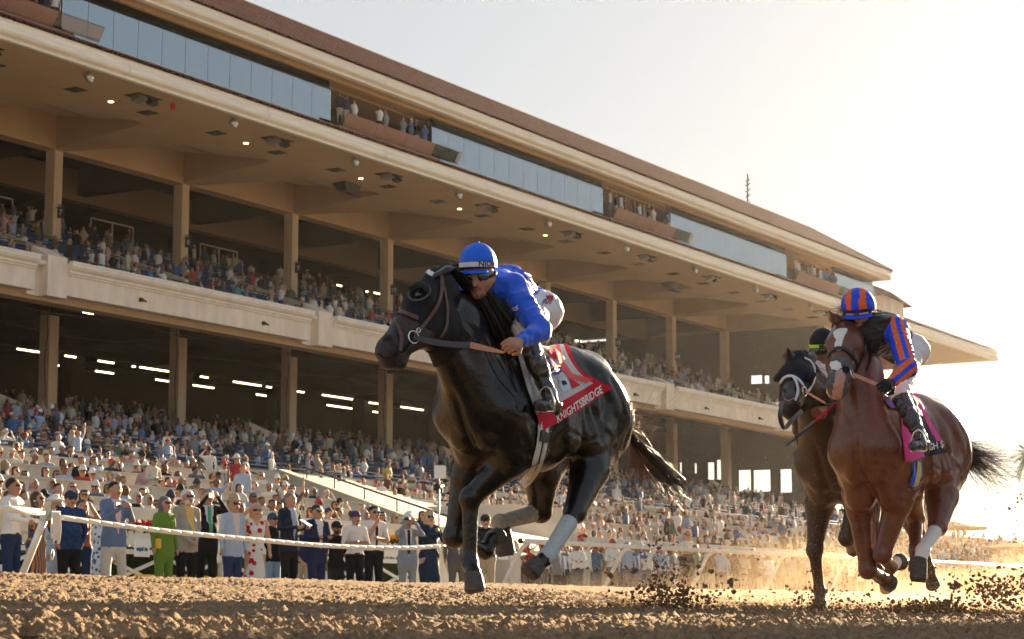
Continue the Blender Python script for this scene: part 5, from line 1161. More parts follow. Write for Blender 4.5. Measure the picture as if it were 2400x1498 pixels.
def rider(S):
    pr = []; A = pr.append; J = S['J']; si, sl, br, bo = 'silk', 'sleeve', 'breech', 'boot'
    NS, FS, NH, FH = [np.asarray(J[k], float) for k in ('NS', 'FS', 'NH', 'FH')]; sc_, hc_ = (NS+FS)/2, (NH+FH)/2; ax_ = N_(sc_-hc_); lat = N_(NS-FS); dn = N_(np.cross(ax_, lat)); 
    if dn[2] > 0: dn = -dn
    up = -dn
    A(cone(hc_+up*.015+ax_*.04, hc_*.55+sc_*.45+up*.04, .128, .145, si, .06, .95)); A(cone(hc_*.5+sc_*.5+up*.035, sc_+dn*.02, .145, .145, si, .06)); A(cone(FS*.82+NS*.18, NS*.82+FS*.18, .095, .095, si, .06)); A(cone(sc_-ax_*.12+dn*.04, sc_+ax_*.02+dn*.05, .12, .10, si, .05))
    nk = np.asarray(J['HC'], float)-sc_; A(cone(sc_+ax_*.02, sc_+nk*.55, .075, .060, S.get('neckt', 'skin'), .04)); A(cone(sc_-ax_*.02+up*.02, sc_+nk*.28, .085, .072, si, .03))
    A(cone(NH*.75+FH*.25-ax_*.035+dn*.02, FH*.75+NH*.25-ax_*.035+dn*.02, .108, .108, br, .05)); 
    for k, (sh, el, wr) in (('n', (NS, J['NE'], J['NW'])), ('f', (FS, J['FE'], J['FWr']))):
        el, wr = np.asarray(el), np.asarray(wr); A(ball(sh, .082, sl, .05)); A(cone(sh, el, .080, .060, sl, .03)); w1 = wr*.86+el*.14; A(cone(el, w1, .060, .040, sl, .03)); A(cone(w1, wr, .030, .026, 'skin' if not S.get('gloves') else 'glove', .008))
    for k, (hp, kn, an, he, to) in (('n', (NH, J['NK'], J['NA'], J['NHe'], J['NT'])), ('f', (FH, J['FK'], J['FA'], J['FHe'], J['FT']))):
        kn, an, he, to = map(np.asarray, (kn, an, he, to)); A(ball(hp-ax_*.045+dn*.03, .118, br, .05)); A(cone(hp+dn*.02, kn, .100, .066, br, .04)); bt_ = kn*.86+an*.14; A(cone(kn, bt_, .060, .056, S.get('kneet', br), .02)); A(cone(bt_, kn*.4+an*.6, .060, .056, bo, .012)); A(cone(kn*.4+an*.6, an, .055, .040, bo, .02))
        A(cone(he, to, .036, .034, bo, .02, .85)); A(cone(an, he*.6+to*.4, .040, .036, bo, .02))
        A(cone(he-np.array((0, 0, .028)), he-np.array((0, 0, .040)), .020, .018, bo, .006))
    HC = np.asarray(J['HC'], float); P, lt = face_prims(A, HC, np.asarray(S['look']), np.asarray(S['hup']), .088)
    mats = {'silk': S['silk'], 'sleeve': S.get('sleevem', S['silk']), 'breech': M['breech'], 'boot': M['boot'], 'skin': S.get('skin', M['skin']), 'lip': S.get('lip', M['lip']), 'glove': M['glove'], 'sl2': M['silkorange'], 'tanleg': M['tanleg'], 'hair': M['hairb']}
    root = empty('jockey', tuple(hc_), S['label'], 'person'); root_loc = tuple(hc_)
    o, V, Q = solid('body', pr, S.get('h', .0085), mats, root, 2, S.get('tagf') and (lambda ctr, tg, bt: S['tagf'](ctr, tg, bt, pr, J)), loc=root_loc, vfunc=lambda V, Q: creases(V, Q, pr))
    return root, Surf(V, Q), P, HC, pr
def goggles(P, root, lens, strap=True, rr=.036):
    b = MB()
    for s in (1, -1): b.tube([P(.070, .012, s*.010), P(.084, .010, s*.034), P(.070, .006, s*.062), P(.045, .004, s*.076)], [rr*.75, rr*.9, rr*.7, rr*.3], 10, flat=.6, upv=tuple(P(1, 0)-P(0, 0)))
    rel(b.build('goggles', [lens], None, True), root)
    b = MB(); b.tube([P(.055, .002, -.08), P(.0, .012, -.095), P(-.06, .02, -.08), P(-.10, .02, 0), P(-.06, .02, .08), P(.0, .012, .095), P(.055, .002, .08)], .009, 6); rel(b.build('goggle_strap', [M['black']], None, True), root)
def folds(m, sc=5.0, st=.5):
    n = m.node_tree.nodes; l = m.node_tree.links; b = n['Principled BSDF']; tc = n.new('ShaderNodeTexCoord'); wv = n.new('ShaderNodeTexWave'); wv.inputs['Scale'].default_value = sc; wv.inputs['Distortion'].default_value = 7; wv.inputs['Detail'].default_value = 3; wv.inputs['Detail Scale'].default_value = .8; wv.bands_direction = 'DIAGONAL'
    l.new(tc.outputs['Object'], wv.inputs[0]); bp = n.new('ShaderNodeBump'); bp.inputs['Strength'].default_value = st; bp.inputs['Distance'].default_value = .025; l.new(wv.outputs['Fac'], bp.inputs['Height'])
    t = n.new('ShaderNodeTexNoise'); t.inputs['Scale'].default_value = 9; t.inputs['Detail'].default_value = 3; l.new(tc.outputs['Object'], t.inputs[0]); b2 = n.new('ShaderNodeBump'); b2.inputs['Strength'].default_value = st*.7; b2.inputs['Distance'].default_value = .03; l.new(t.outputs[0], b2.inputs['Height']); l.new(bp.outputs[0], b2.inputs['Normal']); l.new(b2.outputs[0], b.inputs['Normal'])
for k_, sc_f, st_f in (('blueb', 2.6, .5), ('silkblack', 3, .5), ('silkblue2', 7, .35), ('silkorange', 7, .35), ('silkwhite', 4, .5), ('breech', 3.2, .35), ('boot', 4.5, .5)): folds(M[k_], sc_f, st_f)
# ---- rider in blue
yN = Y1-.17
NS, FS = atY(1203, 676, yN), atY(1203, 676, yN)+np.array((-.03, .33, 0)); NH, FH = atY(1266, 716, Y1-.10), atY(1266, 716, Y1-.10)+np.array((0, .20, 0))
NE = atY(1266, 776, Y1-.41); NW = atY(1217, 802, Y1-.40); 
FE = FS+np.array((-.05, .12, -.24)); FWr = atY(1172, 806, Y1+.03)
NK = atY(1226, 770, Y1-.24); NA = atY(1288, 928, Y1-.36); NHe = atY(1305, 952, Y1-.38); NT = atY(1262, 950, Y1-.36)
FK = atY(1168, 772, Y1+.24); FA = FK+np.array((.28, .10, -.34)); FHe = FA+np.array((.05, 0, -.05)); FT = FHe+np.array((-.17, 0, 0))
JL = dict(NS=NS, FS=FS, NH=NH, FH=FH, NE=NE, NW=NW, FE=FE, FWr=FWr, NK=NK, NA=NA, NHe=NHe, NT=NT, FK=FK, FA=FA, FHe=FHe, FT=FT, HC=atY(1124, 650, Y1-.08))
print('J1 thigh', np.linalg.norm(NH-NK), 'shin', np.linalg.norm(NK-NA), 'arm', np.linalg.norm(NS-NE), 'torso', np.linalg.norm((NS+FS)/2-(NH+FH)/2))
M['collar'] = M['silkwhite']
def tagj1(ctr, tg, bt, pr, J): return tg
j1r, SJ1, PF, HC, prj = rider(dict(J=JL, look=(-.93, -.22, -.20), hup=np.array((-.20, -.02, .98)), silk=M['blueb'], tagf=tagj1, label='jockey in royal blue silks and blue cap crouching on the black leading horse', h=.008))
ho, fr = helmet(PF, HC+np.array((.0, .01, .080)), (-.93, -.24, -.10), np.array((-.15, -.05, .98)), .112, .115, [M['capblue']], j1r, None, .025)
hcn = HC+np.array((.0, .01, .080))
band_on('helmet_band', hcn, fr, .112, .115, -.22, .01, -.3, 2.9, M['white'], j1r); band_on('helmet_band', hcn, fr, .112, .115, -.22, .01, -2.9, .3, M['white'], j1r)
me = text_mesh('NIOR', .040, .0015, .001, 'helmet_lettering', sx=1.25); me.materials.append(M['navy'])
for v in me.vertices:
    a = .85+v.co.x/.112*.9; el = -.095+v.co.y/.115; fwd, up_, lt_ = fr; p = hcn+((fwd*math.cos(a)*.112*1.10+lt_*math.sin(a)*.112*.92)*math.cos(el))*1.05+up_*math.sin(el)*.115; v.co = p
rel(link('helmet_lettering', me), j1r)
b = MB(); b.tube([hcn+fr[1]*.114, hcn+fr[1]*.124], [.012, .009], 8); rel(b.build('cap_button', [M['capblue']], None, True), j1r)
goggles(PF, j1r, M['goggle'])
b = MB(); b.tube([PF(-.01, .03, .088), PF(.0, -.04, .082), PF(.03, -.095, .04), PF(.05, -.118, .0)], .006, 6); b.tube([PF(-.01, .03, -.088), PF(.0, -.04, -.082), PF(.03, -.095, -.04), PF(.05, -.118, .0)], .006, 6); rel(b.build('chin_strap', [M['black']], None, True), j1r)
hand('hand', NW, atY(1182, 812, NW[1]-.02)-NW, np.array((-.3, -.9, .4)), M['skin'], j1r, 1.25, -1, 1.05)
hand('hand', FWr, np.array((-1, -.2, -.2)), np.array((-.2, .9, .5)), M['skin'], j1r, 1.25, 1, 1.05)
sub_text(SJ1, j1r, 'sleeve_lettering', 'irates', (1172, 746), (1216, 726), 15, m=M['white'], off=.006, bold=.012)
for o_ in [c for c in H1.children if c.name.startswith('sleeve_lettering')]: rel(o_, j1r); 
px_text('breeches_lettering', SJ1, 'PDJ', (1266, 724), (1290, 712), 20, mat('maroon_print', (.12, .01, .02), .6, .2), j1r, .006, .02, tilt=(.35, -1))
decal('breeches_badge', SJ1, [(1278, 695), (1290, 693), (1296, 703), (1288, 707)], M['redc'], j1r, .007, 1.5)
decal('back_lettering', SJ1, [(1228, 640), (1244, 645), (1262, 668), (1264, 676), (1250, 676), (1248, 664), (1238, 655)], M['white'], j1r, .006, 2.0)
def stirrup(root, foot, m=M['steel'], top=None):
    b = MB(); f = np.asarray(foot); c = f+np.array((0, 0, .02)); b.tube([c+np.array((0, -.055, -.055)), c+np.array((0, -.055, 0)), c+np.array((0, -.03, .07)), c+np.array((0, 0, .09)), c+np.array((0, .03, .07)), c+np.array((0, .055, 0)), c+np.array((0, .055, -.055)), c+np.array((0, -.055, -.055))], .006, 6); rel(b.build('stirrup', [m], None, True), root)
    if top is not None:
        t = Vector(top); s_ = Vector(c+np.array((0, 0, .09))); ribbon('stirrup_leather', [t.lerp(s_, k/4) for k in range(5)], [Vector((-.3, -.95, 0))]*5, .022, M['leather'], root, .003)
stirrup(H1, NT*.6+NHe*.4, top=S1.px(1226, 842, .03)[0])
# ---- rider with the striped cap
NS, FS = atY(2100, 772, Y2-.20), atY(2100, 772, Y2-.20)+np.array((-.05, .36, .0)); NH, FH = atY(2118, 812, Y2-.10)+np.array((.16, 0, .02)), atY(2118, 812, Y2-.10)+np.array((.16, .20, .02))
NE = atY(2128, 862, Y2-.42); NW = atL(NE, 2088, 898, .25, -1); FE = FS+np.array((.02, .04, -.27)); FWr = D2['J']['neck'][1]+np.array((.10, .13, .10))
NK = atY(2106, 922, Y2-.24)+np.array((0, 0, 0)); NA = atY(2160, 1030, Y2-.42); NHe = atY(2172, 1044, Y2-.44); NT = atY(2140, 1046, Y2-.42)
FK = FH+np.array((-.30, .18, -.26)); FA = FK+np.array((.25, .08, -.34)); FHe = FA+np.array((.05, 0, -.05)); FT = FHe+np.array((-.17, 0, 0))
JL2 = dict(NS=NS, FS=FS, NH=NH, FH=FH, NE=NE, NW=NW, FE=FE, FWr=FWr, NK=NK, NA=NA, NHe=NHe, NT=NT, FK=FK, FA=FA, FHe=FHe, FT=FT, HC=atY(2012, 735, Y2+.03))
print('J2 thigh', np.linalg.norm(NH-NK), 'shin', np.linalg.norm(NK-NA), 'arm', np.linalg.norm(NS-NE), 'torso', np.linalg.norm((NS+FS)/2-(NH+FH)/2))
def tagj2(ctr, tg, bt, pr, J):
    tg = tg.copy(); m = tg == 'sleeve'; S0, E0, W0 = map(np.asarray, (J['NS'], J['NE'], J['NW']))
    pxs = np.array([proj(p)[:2] for p in ctr[m]]); 
    s_ = np.zeros(m.sum()); q = ctr[m]; near = q[:, 1] < Y2
    # bands run down the arm: measure distance across the arm from its line in the lateral plane
    a1, b1 = S0, E0; t1 = np.clip(((q-a1)@(b1-a1))/((b1-a1)@(b1-a1)), 0, 1); d1 = np.linalg.norm(q-(a1+t1[:, None]*(b1-a1)), axis=1)
    a2, b2 = E0, W0; t2 = np.clip(((q-a2)@(b2-a2))/((b2-a2)@(b2-a2)), 0, 1); d2 = np.linalg.norm(q-(a2+t2[:, None]*(b2-a2)), axis=1)
    c1 = (q-(a1+t1[:, None]*(b1-a1)))@N_(np.cross(b1-a1, FW)); c2_ = (q-(a2+t2[:, None]*(b2-a2)))@N_(np.cross(b2-a2, FW)); cc = np.where(d1 < d2, c1, c2_)
    st = ((cc > -.052) & (cc < -.020)) | ((cc > .012) & (cc < .045)); out = np.where(st, 'sl2', 'sleeve').astype(object); tg[m] = out; return tg
j2r, SJ2, PF2, HC2, _ = rider(dict(J=JL2, look=(-.93, -.20, -.25), hup=np.array((-.25, .05, .96)), silk=M['silkblack'], sleevem=M['silkblue2'], gloves=True, kneet='tanleg', tagf=tagj2, label='jockey in black with blue and orange striped cap and sleeves riding the chestnut', h=.007))
hc2 = HC2+np.array((0, 0, .05))
def st2(f, l, u): return 1 if (abs(l+.42) < .16 or abs(l-.34) < .16) and u > -.1 else 0
ho2, fr2 = helmet(PF2, hc2, (-.93, -.25, -.25), np.array((-.25, -.03, .95)), .128, .128, [M['silkblue2'], M['silkorange']], j2r, st2)
band_on('helmet_band', hc2, fr2, .128, .128, -.20, -.06, -1.9, 1.9, M['black'], j2r, 1.02)
goggles(PF2, j2r, M['white'])
hand('hand', NW, atY(2068, 906, NW[1]-.03)-NW, np.array((-.5, -.8, .4)), M['glove'], j2r, 1.25, -1, 1.15); hand('hand', FWr, np.array((-1, -.1, -.3)), np.array((-.2, .9, .5)), M['glove'], j2r, 1.25, 1, 1.1)
stirrup(H2, NT*.6+NHe*.4, top=S2.px(2120, 960, .03)[0])
wa, wb = atY(1985, 925, Y2+.30), atY(1846, 1042, Y2+.05); wm = wa*.42+wb*.58
b = MB(); b.tube([FWr+np.array((.06, 0, .04)), wa, wm], [.009, .010, .010], 8, 0); b.tube([wm, wm*.2+wb*.8], [.010, .011], 8, 1); b.tube([wm*.2+wb*.8, wb], [.022, .024], 6, 1, flat=.35)
tag(b.build('riding_whip', [M['redc'], M['black']], None, True), 'red and black riding whip held out between the two following horses', 'whip')
# ---- rider behind in white and black
NS, FS = atY(1972, 868, Y3-.18), atY(1972, 868, Y3-.18)+np.array((-.02, .34, 0)); NH, FH = NS+np.array((.46, .08, .06)), FS+np.array((.46, -.08, .06))
NE = NS+np.array((-.02, -.04, -.28)); NW = NE+np.array((-.22, .08, -.03)); FE = FS+np.array((-.02, .04, -.28)); FWr = FE+np.array((-.20, -.10, -.03))
NK = NH+np.array((-.30, -.16, -.26)); NA = NK+np.array((.24, -.06, -.34)); NHe = NA+np.array((.05, 0, -.05)); NT = NHe+np.array((-.17, 0, 0)); FK = FH+np.array((-.30, .16, -.26)); FA = FK+np.array((.24, .06, -.34)); FHe = FA+np.array((.05, 0, -.05)); FT = FHe+np.array((-.17, 0, 0))
JL3 = dict(NS=NS, FS=FS, NH=NH, FH=FH, NE=NE, NW=NW, FE=FE, FWr=FWr, NK=NK, NA=NA, NHe=NHe, NT=NT, FK=FK, FA=FA, FHe=FHe, FT=FT, HC=atY(1930, 824, Y3-.06))
j3r, SJ3, PF3, HC3, _ = rider(dict(J=JL3, look=(-.92, -.36, -.12), hup=np.array((-.1, 0, .99)), silk=M['silkwhite'], sleevem=M['silkblack'], skin=M['skind'], lip=M['lipd'], label='jockey in white and black with a lime banded black cap, behind the chestnut', h=.011))
hc3 = HC3+np.array((0, 0, .062)); ho3, fr3 = helmet(PF3, hc3, (-.9, -.38, -.2), np.array((-.2, 0, .97)), .112, .112, [M['hood']], j3r)
band_on('helmet_band', hc3, fr3, .112, .112, -.20, .02, -2.2, 2.2, M['lime'], j3r)
me = text_mesh('MH-H', .045, .0015, .002, 'helmet_lettering'); me.materials.append(M['navy'])
for v in me.vertices:
    a = .12+v.co.x/.125*.9; el = -.09+v.co.y/.125; fwd, up_, lt_ = fr3; v.co = hc3+((fwd*math.cos(a)*.125*1.10+lt_*math.sin(a)*.125*.92)*math.cos(el))*1.05+up_*math.sin(el)*.125
rel(link('helmet_lettering', me), j3r)
goggles(PF3, j3r, M['goggle']); hand('hand', NW, np.array((-1, .1, -.2)), np.array((-.3, -.8, .4)), M['skind'], j3r, 1.2, -1); 
# ================================================================== PEOPLE
def person_prims(o):
    """a standing or seated person facing -Y, feet at the origin"""
    pr = []; A = pr.append; f = o.get('fem', False); sw = .175 if not f else .150; k = o.get('build', 1.0); seat = o.get('seat', False); lean = o.get('lean', 0)
    hz = .90 if not seat else .50; dz = hz-.90
    def v(x, y, z): return np.array((x, y, z+dz))
    tp = 'top'
    A(cone(v(-.07, .01, .93), v(.07, .01, .93), .115*k, .115*k, 'bottom' if not o.get('dress') else tp, .03, .85)); A(cone(v(0, .01, .98), v(0, .0, 1.12), .125*k, .125*k, tp, .04, .78)); A(cone(v(0, .0, 1.12), v(0, .01, 1.33), .13*k, .15*k, tp, .05, .70)); A(cone(v(-sw+.055, .01, 1.40), v(sw-.055, .01, 1.40), .070, .070, tp, .04))
    if o.get('belly'): A(ball(v(0, -.05, 1.08), .145, tp, .06))
    if f: A(cone(v(-.06, -.07, 1.27), v(.06, -.07, 1.27), .065, .065, tp, .03))
    if o.get('jacket'): A(cone(v(-.055, .0, .80), v(.055, .0, .80), .118*k, .118*k, tp, .03, .80)); A(cone(v(-.05, .0, .82), v(-.05, .0, 1.2), .122*k, .118*k, tp, .03, .80)); A(cone(v(.05, .0, .82), v(.05, .0, 1.2), .122*k, .118*k, tp, .03, .80))
    A(cone(v(0, .01, 1.42), v(0, -.005, 1.52), .060, .052, 'skin', .02))
    hd = o.get('head', (0, -1, 0)); HCp = v(0, -.01, 1.60); P, lt = face_prims(A, HCp, np.array(hd, float), np.array((0, 0, 1.)), .086)
    hr = o.get('hair', 'short')
    if hr != 'bald':
        A(ball(P(-.028, .026), .089, 'hair', .004)); A(cone(P(-.02, .050, -.028), P(-.02, .050, .028), .066, .066, 'hair', .01))
    else: A(ball(P(-.035, -.005), .080, 'hair', .004))
    if hr == 'beard': A(cone(P(.05, -.075, -.03), P(.05, -.075, .03), .036, .036, 'hair', .01))
    if hr == 'long':
        for s in (1, -1): A(cone(P(-.02, .02, s*.06), P(-.03, -.20, s*.075), .045, .035, 'hair', .02))
        A(cone(P(-.06, .0), P(-.075, -.24), .065, .05, 'hair', .03))
    if hr == 'bob':
        for s in (1, -1): A(cone(P(-.01, .02, s*.065), P(-.015, -.10, s*.07), .045, .036, 'hair', .02))
        A(cone(P(-.05, .0), P(-.05, -.09), .07, .06, 'hair', .03))
    if o.get('shades', True): A(cone(P(.078, .008, -.045), P(.078, .008, .045), .020, .020, 'glass', .003))
    hat = o.get('hat')
    if hat == 'cap': A(ball(P(-.005, .040), .096, 'hat', .004)); A(cone(P(.08, .045, -.03), P(.08, .045, .03), .06, .06, 'hat', .004, .22, 2))
    if hat in ('brim', 'straw'): A(cone(P(.0, .075), P(0, .11), .092, .080, 'hat', .01)); A(ball(P(0, .062), .165 if hat == 'brim' else .19, 'hat', .004, .10, 2))
    if hat == 'fascinator': A(ball(P(-.02, .12, -.05), .17, 'hat', .004, .16, 2)); A(ball(P(-.04, .15, -.03), .07, 'hat', .01)); A(cone(P(-.05, .15, .0), P(-.1, .22, .06), .035, .01, 'hat', .01))
    # arms: bent by named poses, hands as short tapers with fingers suggested by a second cone
    pose = o.get('pose', 'down'); sk_ = 'skin' if o.get('bare') else 'sleeve'
    AR = {'down': ((.22, .02, 1.14), (.235, -.03, .90)), 'cross': ((.235, -.02, 1.15), (-.06, -.20, 1.17)), 'hands': ((.225, .03, 1.15), (.03, -.20, .93)), 'phone': ((.22, -.10, 1.18), (.05, -.28, 1.35)), 'raise': ((.24, -.16, 1.36), (.07, -.22, 1.60)), 'brow': ((.29, -.06, 1.45), (.10, -.12, 1.66)), 'hold': ((.22, .0, 1.15), (.10, -.27, 1.16)), 'rail': ((.23, -.10, 1.17), (.16, -.34, 1.12)), 'up': ((.30, .0, 1.60), (.28, -.05, 1.88)), 'lap': ((.22, -.02, 1.14), (.10, -.26, 1.02)), 'chin': ((.20, -.12, 1.14), (.04, -.16, 1.42)), 'pocket': ((.26, .06, 1.15), (.19, -.02, .95))}
    for s, key in ((1, o.get('pl', pose)), (-1, pose)):
        el, wr = AR[key]; sh = v(s*sw, .01, 1.40); e = v(s*el[0], el[1], el[2]); w_ = v(s*wr[0], wr[1], wr[2]); A(cone(sh, e, .055*k, .043, tp if not o.get('sleeveless') else 'skin', .025)); A(cone(e, w_, .041, .028, sk_ if not o.get('sleeveless') else 'skin', .015))
        d = N_(w_-e); h0 = w_+d*.03; A(cone(w_, h0, .027, .033, 'skin', .01)); A(cone(h0, h0+d*.055, .032, .016, 'skin', .008)); A(cone(w_+d*.01, w_+d*.045+np.array((-s*.025, -.02, .01)), .014, .011, 'skin', .006))
    if o.get('dress'):
        zb = o.get('hem', .45); A(cone(v(0, .01, .90), v(0, .0, (zb+.9)/2), .14, .17, tp, .04, .8)); A(cone(v(-.02, .0, (zb+.9)/2), v(.02, .0, zb+.06), .17, .19, tp, .03, .75))
    for s in (1, -1):
        if not seat:
            w2 = o.get('stance', .09); A(cone(np.array((s*.085, .01, .88)), np.array((s*(w2+.005), -.01, .48)), .088*k, .062*k, 'bottom' if not o.get('dress') else 'leg', .03)); A(cone(np.array((s*(w2+.005), -.01, .48)), np.array((s*w2, .02, .09)), .060*k if not o.get('slim') else .05, .045 if not o.get('wide') else .085, 'bottom' if not (o.get('dress') or o.get('shorts')) else 'leg', .02))
            A(cone(np.array((s*w2, .03, .045)), np.array((s*(w2+.02), -.13, .035)), .042, .034, 'shoe', .015))
        else:
            A(cone(np.array((s*.09, .0, .50)), np.array((s*.11, -.42, .50)), .085, .065, 'bottom', .03)); A(cone(np.array((s*.11, -.42, .50)), np.array((s*.11, -.40, .08)), .058, .042, 'bottom', .02)); A(cone(np.array((s*.11, -.38, .04)), np.array((s*.12, -.52, .035)), .042, .034, 'shoe', .015))
    return pr
def tag_outfit(o):
    seat = o.get('seat', False); dz = -.40 if seat else 0
    def f(ctr, tg, bt):
        tg = tg.copy(); x, y, z = ctr[:, 0], ctr[:, 1], ctr[:, 2]-dz; torso = (tg == 'top') & (y < -.02) & (np.abs(x) < .17)
        if o.get('jacket'):
            m = torso & (z > .98) & (z < 1.47) & (np.abs(x) < .010+.065*np.clip((z-1.0)/.45, 0, 1)); tg[m] = 'shirt'
            if o.get('tie'): tg[torso & (np.abs(x) < .022) & (z > 1.0) & (z < 1.45)] = 'tie'
        elif o.get('tie'): tg[torso & (np.abs(x) < .022) & (z > 1.02) & (z < 1.45)] = 'tie'
        if not o.get('jacket') and not o.get('dress') and not o.get('untucked'): tg[(tg == 'top') & (z > .955) & (z < .985)] = 'belt'
        hip = np.isin(tg, ['top', 'bottom', 'belt']) & (np.abs(x) < .21) & (z < 1.05)
        if not o.get('dress'): zc = .79 if o.get('jacket') else (.86 if o.get('untucked') else .965); tg[hip & (z < zc)] = 'bottom'; tg[hip & (z >= zc) & (tg == 'bottom')] = 'top'
        if not o.get('dress') and not o.get('jacket') and not o.get('untucked'): tg[hip & (z >= .945) & (z < .968)] = 'belt'
        if o.get('vneck'): tg[torso & (z > 1.33) & (np.abs(x) < (z-1.33)*.55)] = 'skin'
        return tg
    return f
SKR = [(.50, .27, .18), (.42, .21, .13), (.56, .33, .23), (.30, .15, .09), (.46, .25, .16), (.20, .095, .06)]
HRR = [(.02, .012, .008), (.05, .025, .012), (.10, .05, .02), (.30, .20, .10), (.35, .34, .33), (.02, .012, .008), (.14, .06, .03), (.50, .38, .20)]
BTR = [(.03, .035, .06), (.30, .27, .22), (.02, .02, .022), (.06, .09, .16), (.42, .38, .32), (.12, .12, .13)]
HTR = [(.7, .68, .64), (.03, .04, .08), (.55, .42, .24), (.02, .02, .02), (.6, .58, .56), (.40, .05, .05)]
CR = {'top': mat_obj('spectator_top'), 'sleeve': mat_obj('spectator_sleeve'), 'shirt': mat('spectator_shirt', (.66, .64, .62), .8), 'skin': mat_obj('spectator_skin', .55, SKR), 'leg': mat_obj('spectator_leg', .55, SKR), 'lip': mat('spectator_lip', (.30, .10, .08)), 'hair': mat_obj('spectator_hair', .5, HRR), 'bottom': mat_obj('spectator_bottom', .85, BTR), 'shoe': mat('spectator_shoe', (.03, .025, .02), .4), 'glass': mat('spectator_sunglasses', (.01, .01, .012), .15, .6), 'hat': mat_obj('spectator_hat', .8, HTR), 'belt': mat('spectator_belt', (.02, .015, .012), .5), 'tie': mat('spectator_tie', (.03, .04, .09), .6)}
TAGS = list(CR.keys())
TPL = [dict(seat=1, pose='lap', shades=False), dict(seat=1, pose='lap', fem=1, hair='long'), dict(seat=1, pose='raise', hat='cap', shades=False), dict(seat=1, pose='lap', hat='brim'), dict(seat=1, pose='chin', pl='lap', fem=1, hair='bob'), dict(seat=1, pose='hold', jacket=1, tie=1, shades=False),
       dict(pose='down', shades=False), dict(pose='cross', hat='cap'), dict(pose='phone', fem=1, hair='long', bare=1), dict(pose='raise', jacket=1), dict(pose='down', pl='up', bare=1, hair='bald'), dict(pose='rail', fem=1, hair='bob', dress=1, bare=1, shades=False), dict(pose='hands', hat='straw', fem=1, hair='long', dress=1), dict(pose='brow', pl='pocket', hat='brim')]
TD = ['', 'with long hair', 'with cap', 'with brimmed hat', 'with bobbed hair', 'with jacket', '', 'with cap', 'with long hair', 'with jacket', 'bald', 'with bobbed hair', 'with straw hat', 'with brimmed hat']
TV_ = ['sitting', 'sitting', 'hands raised', 'sitting', 'sitting', 'sitting', 'standing', 'arms crossed', 'holding phone', 'hands raised', 'waving', 'leaning forward', 'standing', 'shading eyes']
def tpl_arrays(o, h):
    pr = person_prims(o); V, Q = sdf_mesh(pr, h); V = relax(V, Q, 1, .3); ctr = V[Q].mean(1); bt = tags_at(ctr, pr); tg = np.array([c[4] for c in pr], dtype=object)[bt]; tg = tag_outfit(o)(ctr, tg, bt); return V, Q, np.array([TAGS.index(t) if t in TAGS else 0 for t in tg])
TM = []
for i, o in enumerate(TPL):
    V, Q, mi = tpl_arrays(o, .034); TM.append(mesh_np('spectator', V, Q, None, [CR[t] for t in TAGS], mi, True))
LOD = [[tpl_arrays(o, h) for o in TPL] for h in (.072, .102)]
for L_ in LOD:                                           # nothing of a seated spectator's legs shows behind the box fronts
    for i in range(len(L_)):
        V, Q, mi = L_[i]; zc = .42 if i < 6 else .25; keep = V[Q].mean(1)[:, 2] > zc; L_[i] = (V, Q[keep], mi[keep])
COL = [('white', (.66, .64, .62), 11), ('pale blue', (.32, .40, .54), 5), ('navy', (.03, .04, .085), 6), ('black', (.018, .018, .02), 7), ('grey', (.22, .22, .23), 4), ('beige', (.42, .35, .27), 3), ('pink', (.52, .32, .32), 1.6), ('red', (.38, .05, .05), 1), ('green', (.10, .18, .10), .8), ('teal', (.08, .22, .23), .6), ('yellow', (.50, .38, .13), .6), ('blue', (.07, .13, .30), 3), ('coral', (.46, .20, .14), .6), ('lilac', (.34, .30, .40), .8), ('olive', (.13, .13, .07), 1), ('cream', (.58, .53, .44), 3), ('brown', (.13, .08, .05), 2.5), ('mint', (.34, .46, .40), .4), ('denim', (.10, .15, .24), 2.5), ('maroon', (.15, .025, .035), .7)]
CW = np.array([c[2] for c in COL]); CW /= CW.sum()
cand = []                                                # (x, y, z, template, zone)
def row(x0, x1, y, z, sp, occ, seated, zone, jit=.12):
    x = x0+nr.rand()*.3
    while x < x1:
        if nr.rand() < occ:
            t = (0, 1, 3, 4, 5, 0, 1, 4, 2)[nr.randint(9)] if nr.rand() < seated else (6, 7, 8, 11, 12, 6, 7, 11, 6, 6, 9, 13, 10, 7)[nr.randint(14)]
            cand.append((x+nr.randn()*jit, y+nr.randn()*jit*.6, z, t, zone))
        x += sp*(.8+.4*nr.rand())
for r, (y, zt) in enumerate(TER):
    fl = zt-.86; nm_ = ('front', 'second', 'third', 'fourth', 'fifth')[r]; yl, zl = TERL[r]; dyl = TERL[r+1][0]-yl if r < 4 else 2.4
    for kk in (.22, .62): row(22, TEND[r]-.4, yl+dyl*kk, zl-.86, .62, .86, .93, nm_+' terrace row')
    for yy in (y+.55, y+1.25): row(67-r*.9, 160, yy, fl, .72, .74, .85, nm_+' right terrace')
for r, y in enumerate(LOW_ROWS):
    for yy in (y+.6, y+1.5): row(50, 146, yy, zlo(yy), .98, .46 if r < 7 else .72, .80 if r < 7 else .35, 'navy boxes')
for yy in (69.5, 71.5, 73.5, 75.5): row(66, 146, yy, zlo(yy), .95, .6, .3, 'shaded rows')
for r, y in enumerate(UP_ROWS):
    for yy in (y+.55, y+1.45): row(61, 146, yy, zup(yy), .92, .62, .72 if r < 3 else .45, 'balcony boxes')
for k in range(8): row(51+k*.2, 140, 28.0+k*.95, .25, .66, .82, .0, 'rail crowd')
for k in range(5): row(120, 200, 38+k*1.2, 1.6+.35*k, .8, .8, .1, 'far terrace')
for a, c in GLZ:
    if a > 60: row(a+.5, c-.5, YG+.6, 22.38, .9, .35, .0, 'glazed lounge')
for a, c in OPN: row(a+.4, c-.2, YG-.15, 22.38, .62, .85, .0, 'open balcony', .04)
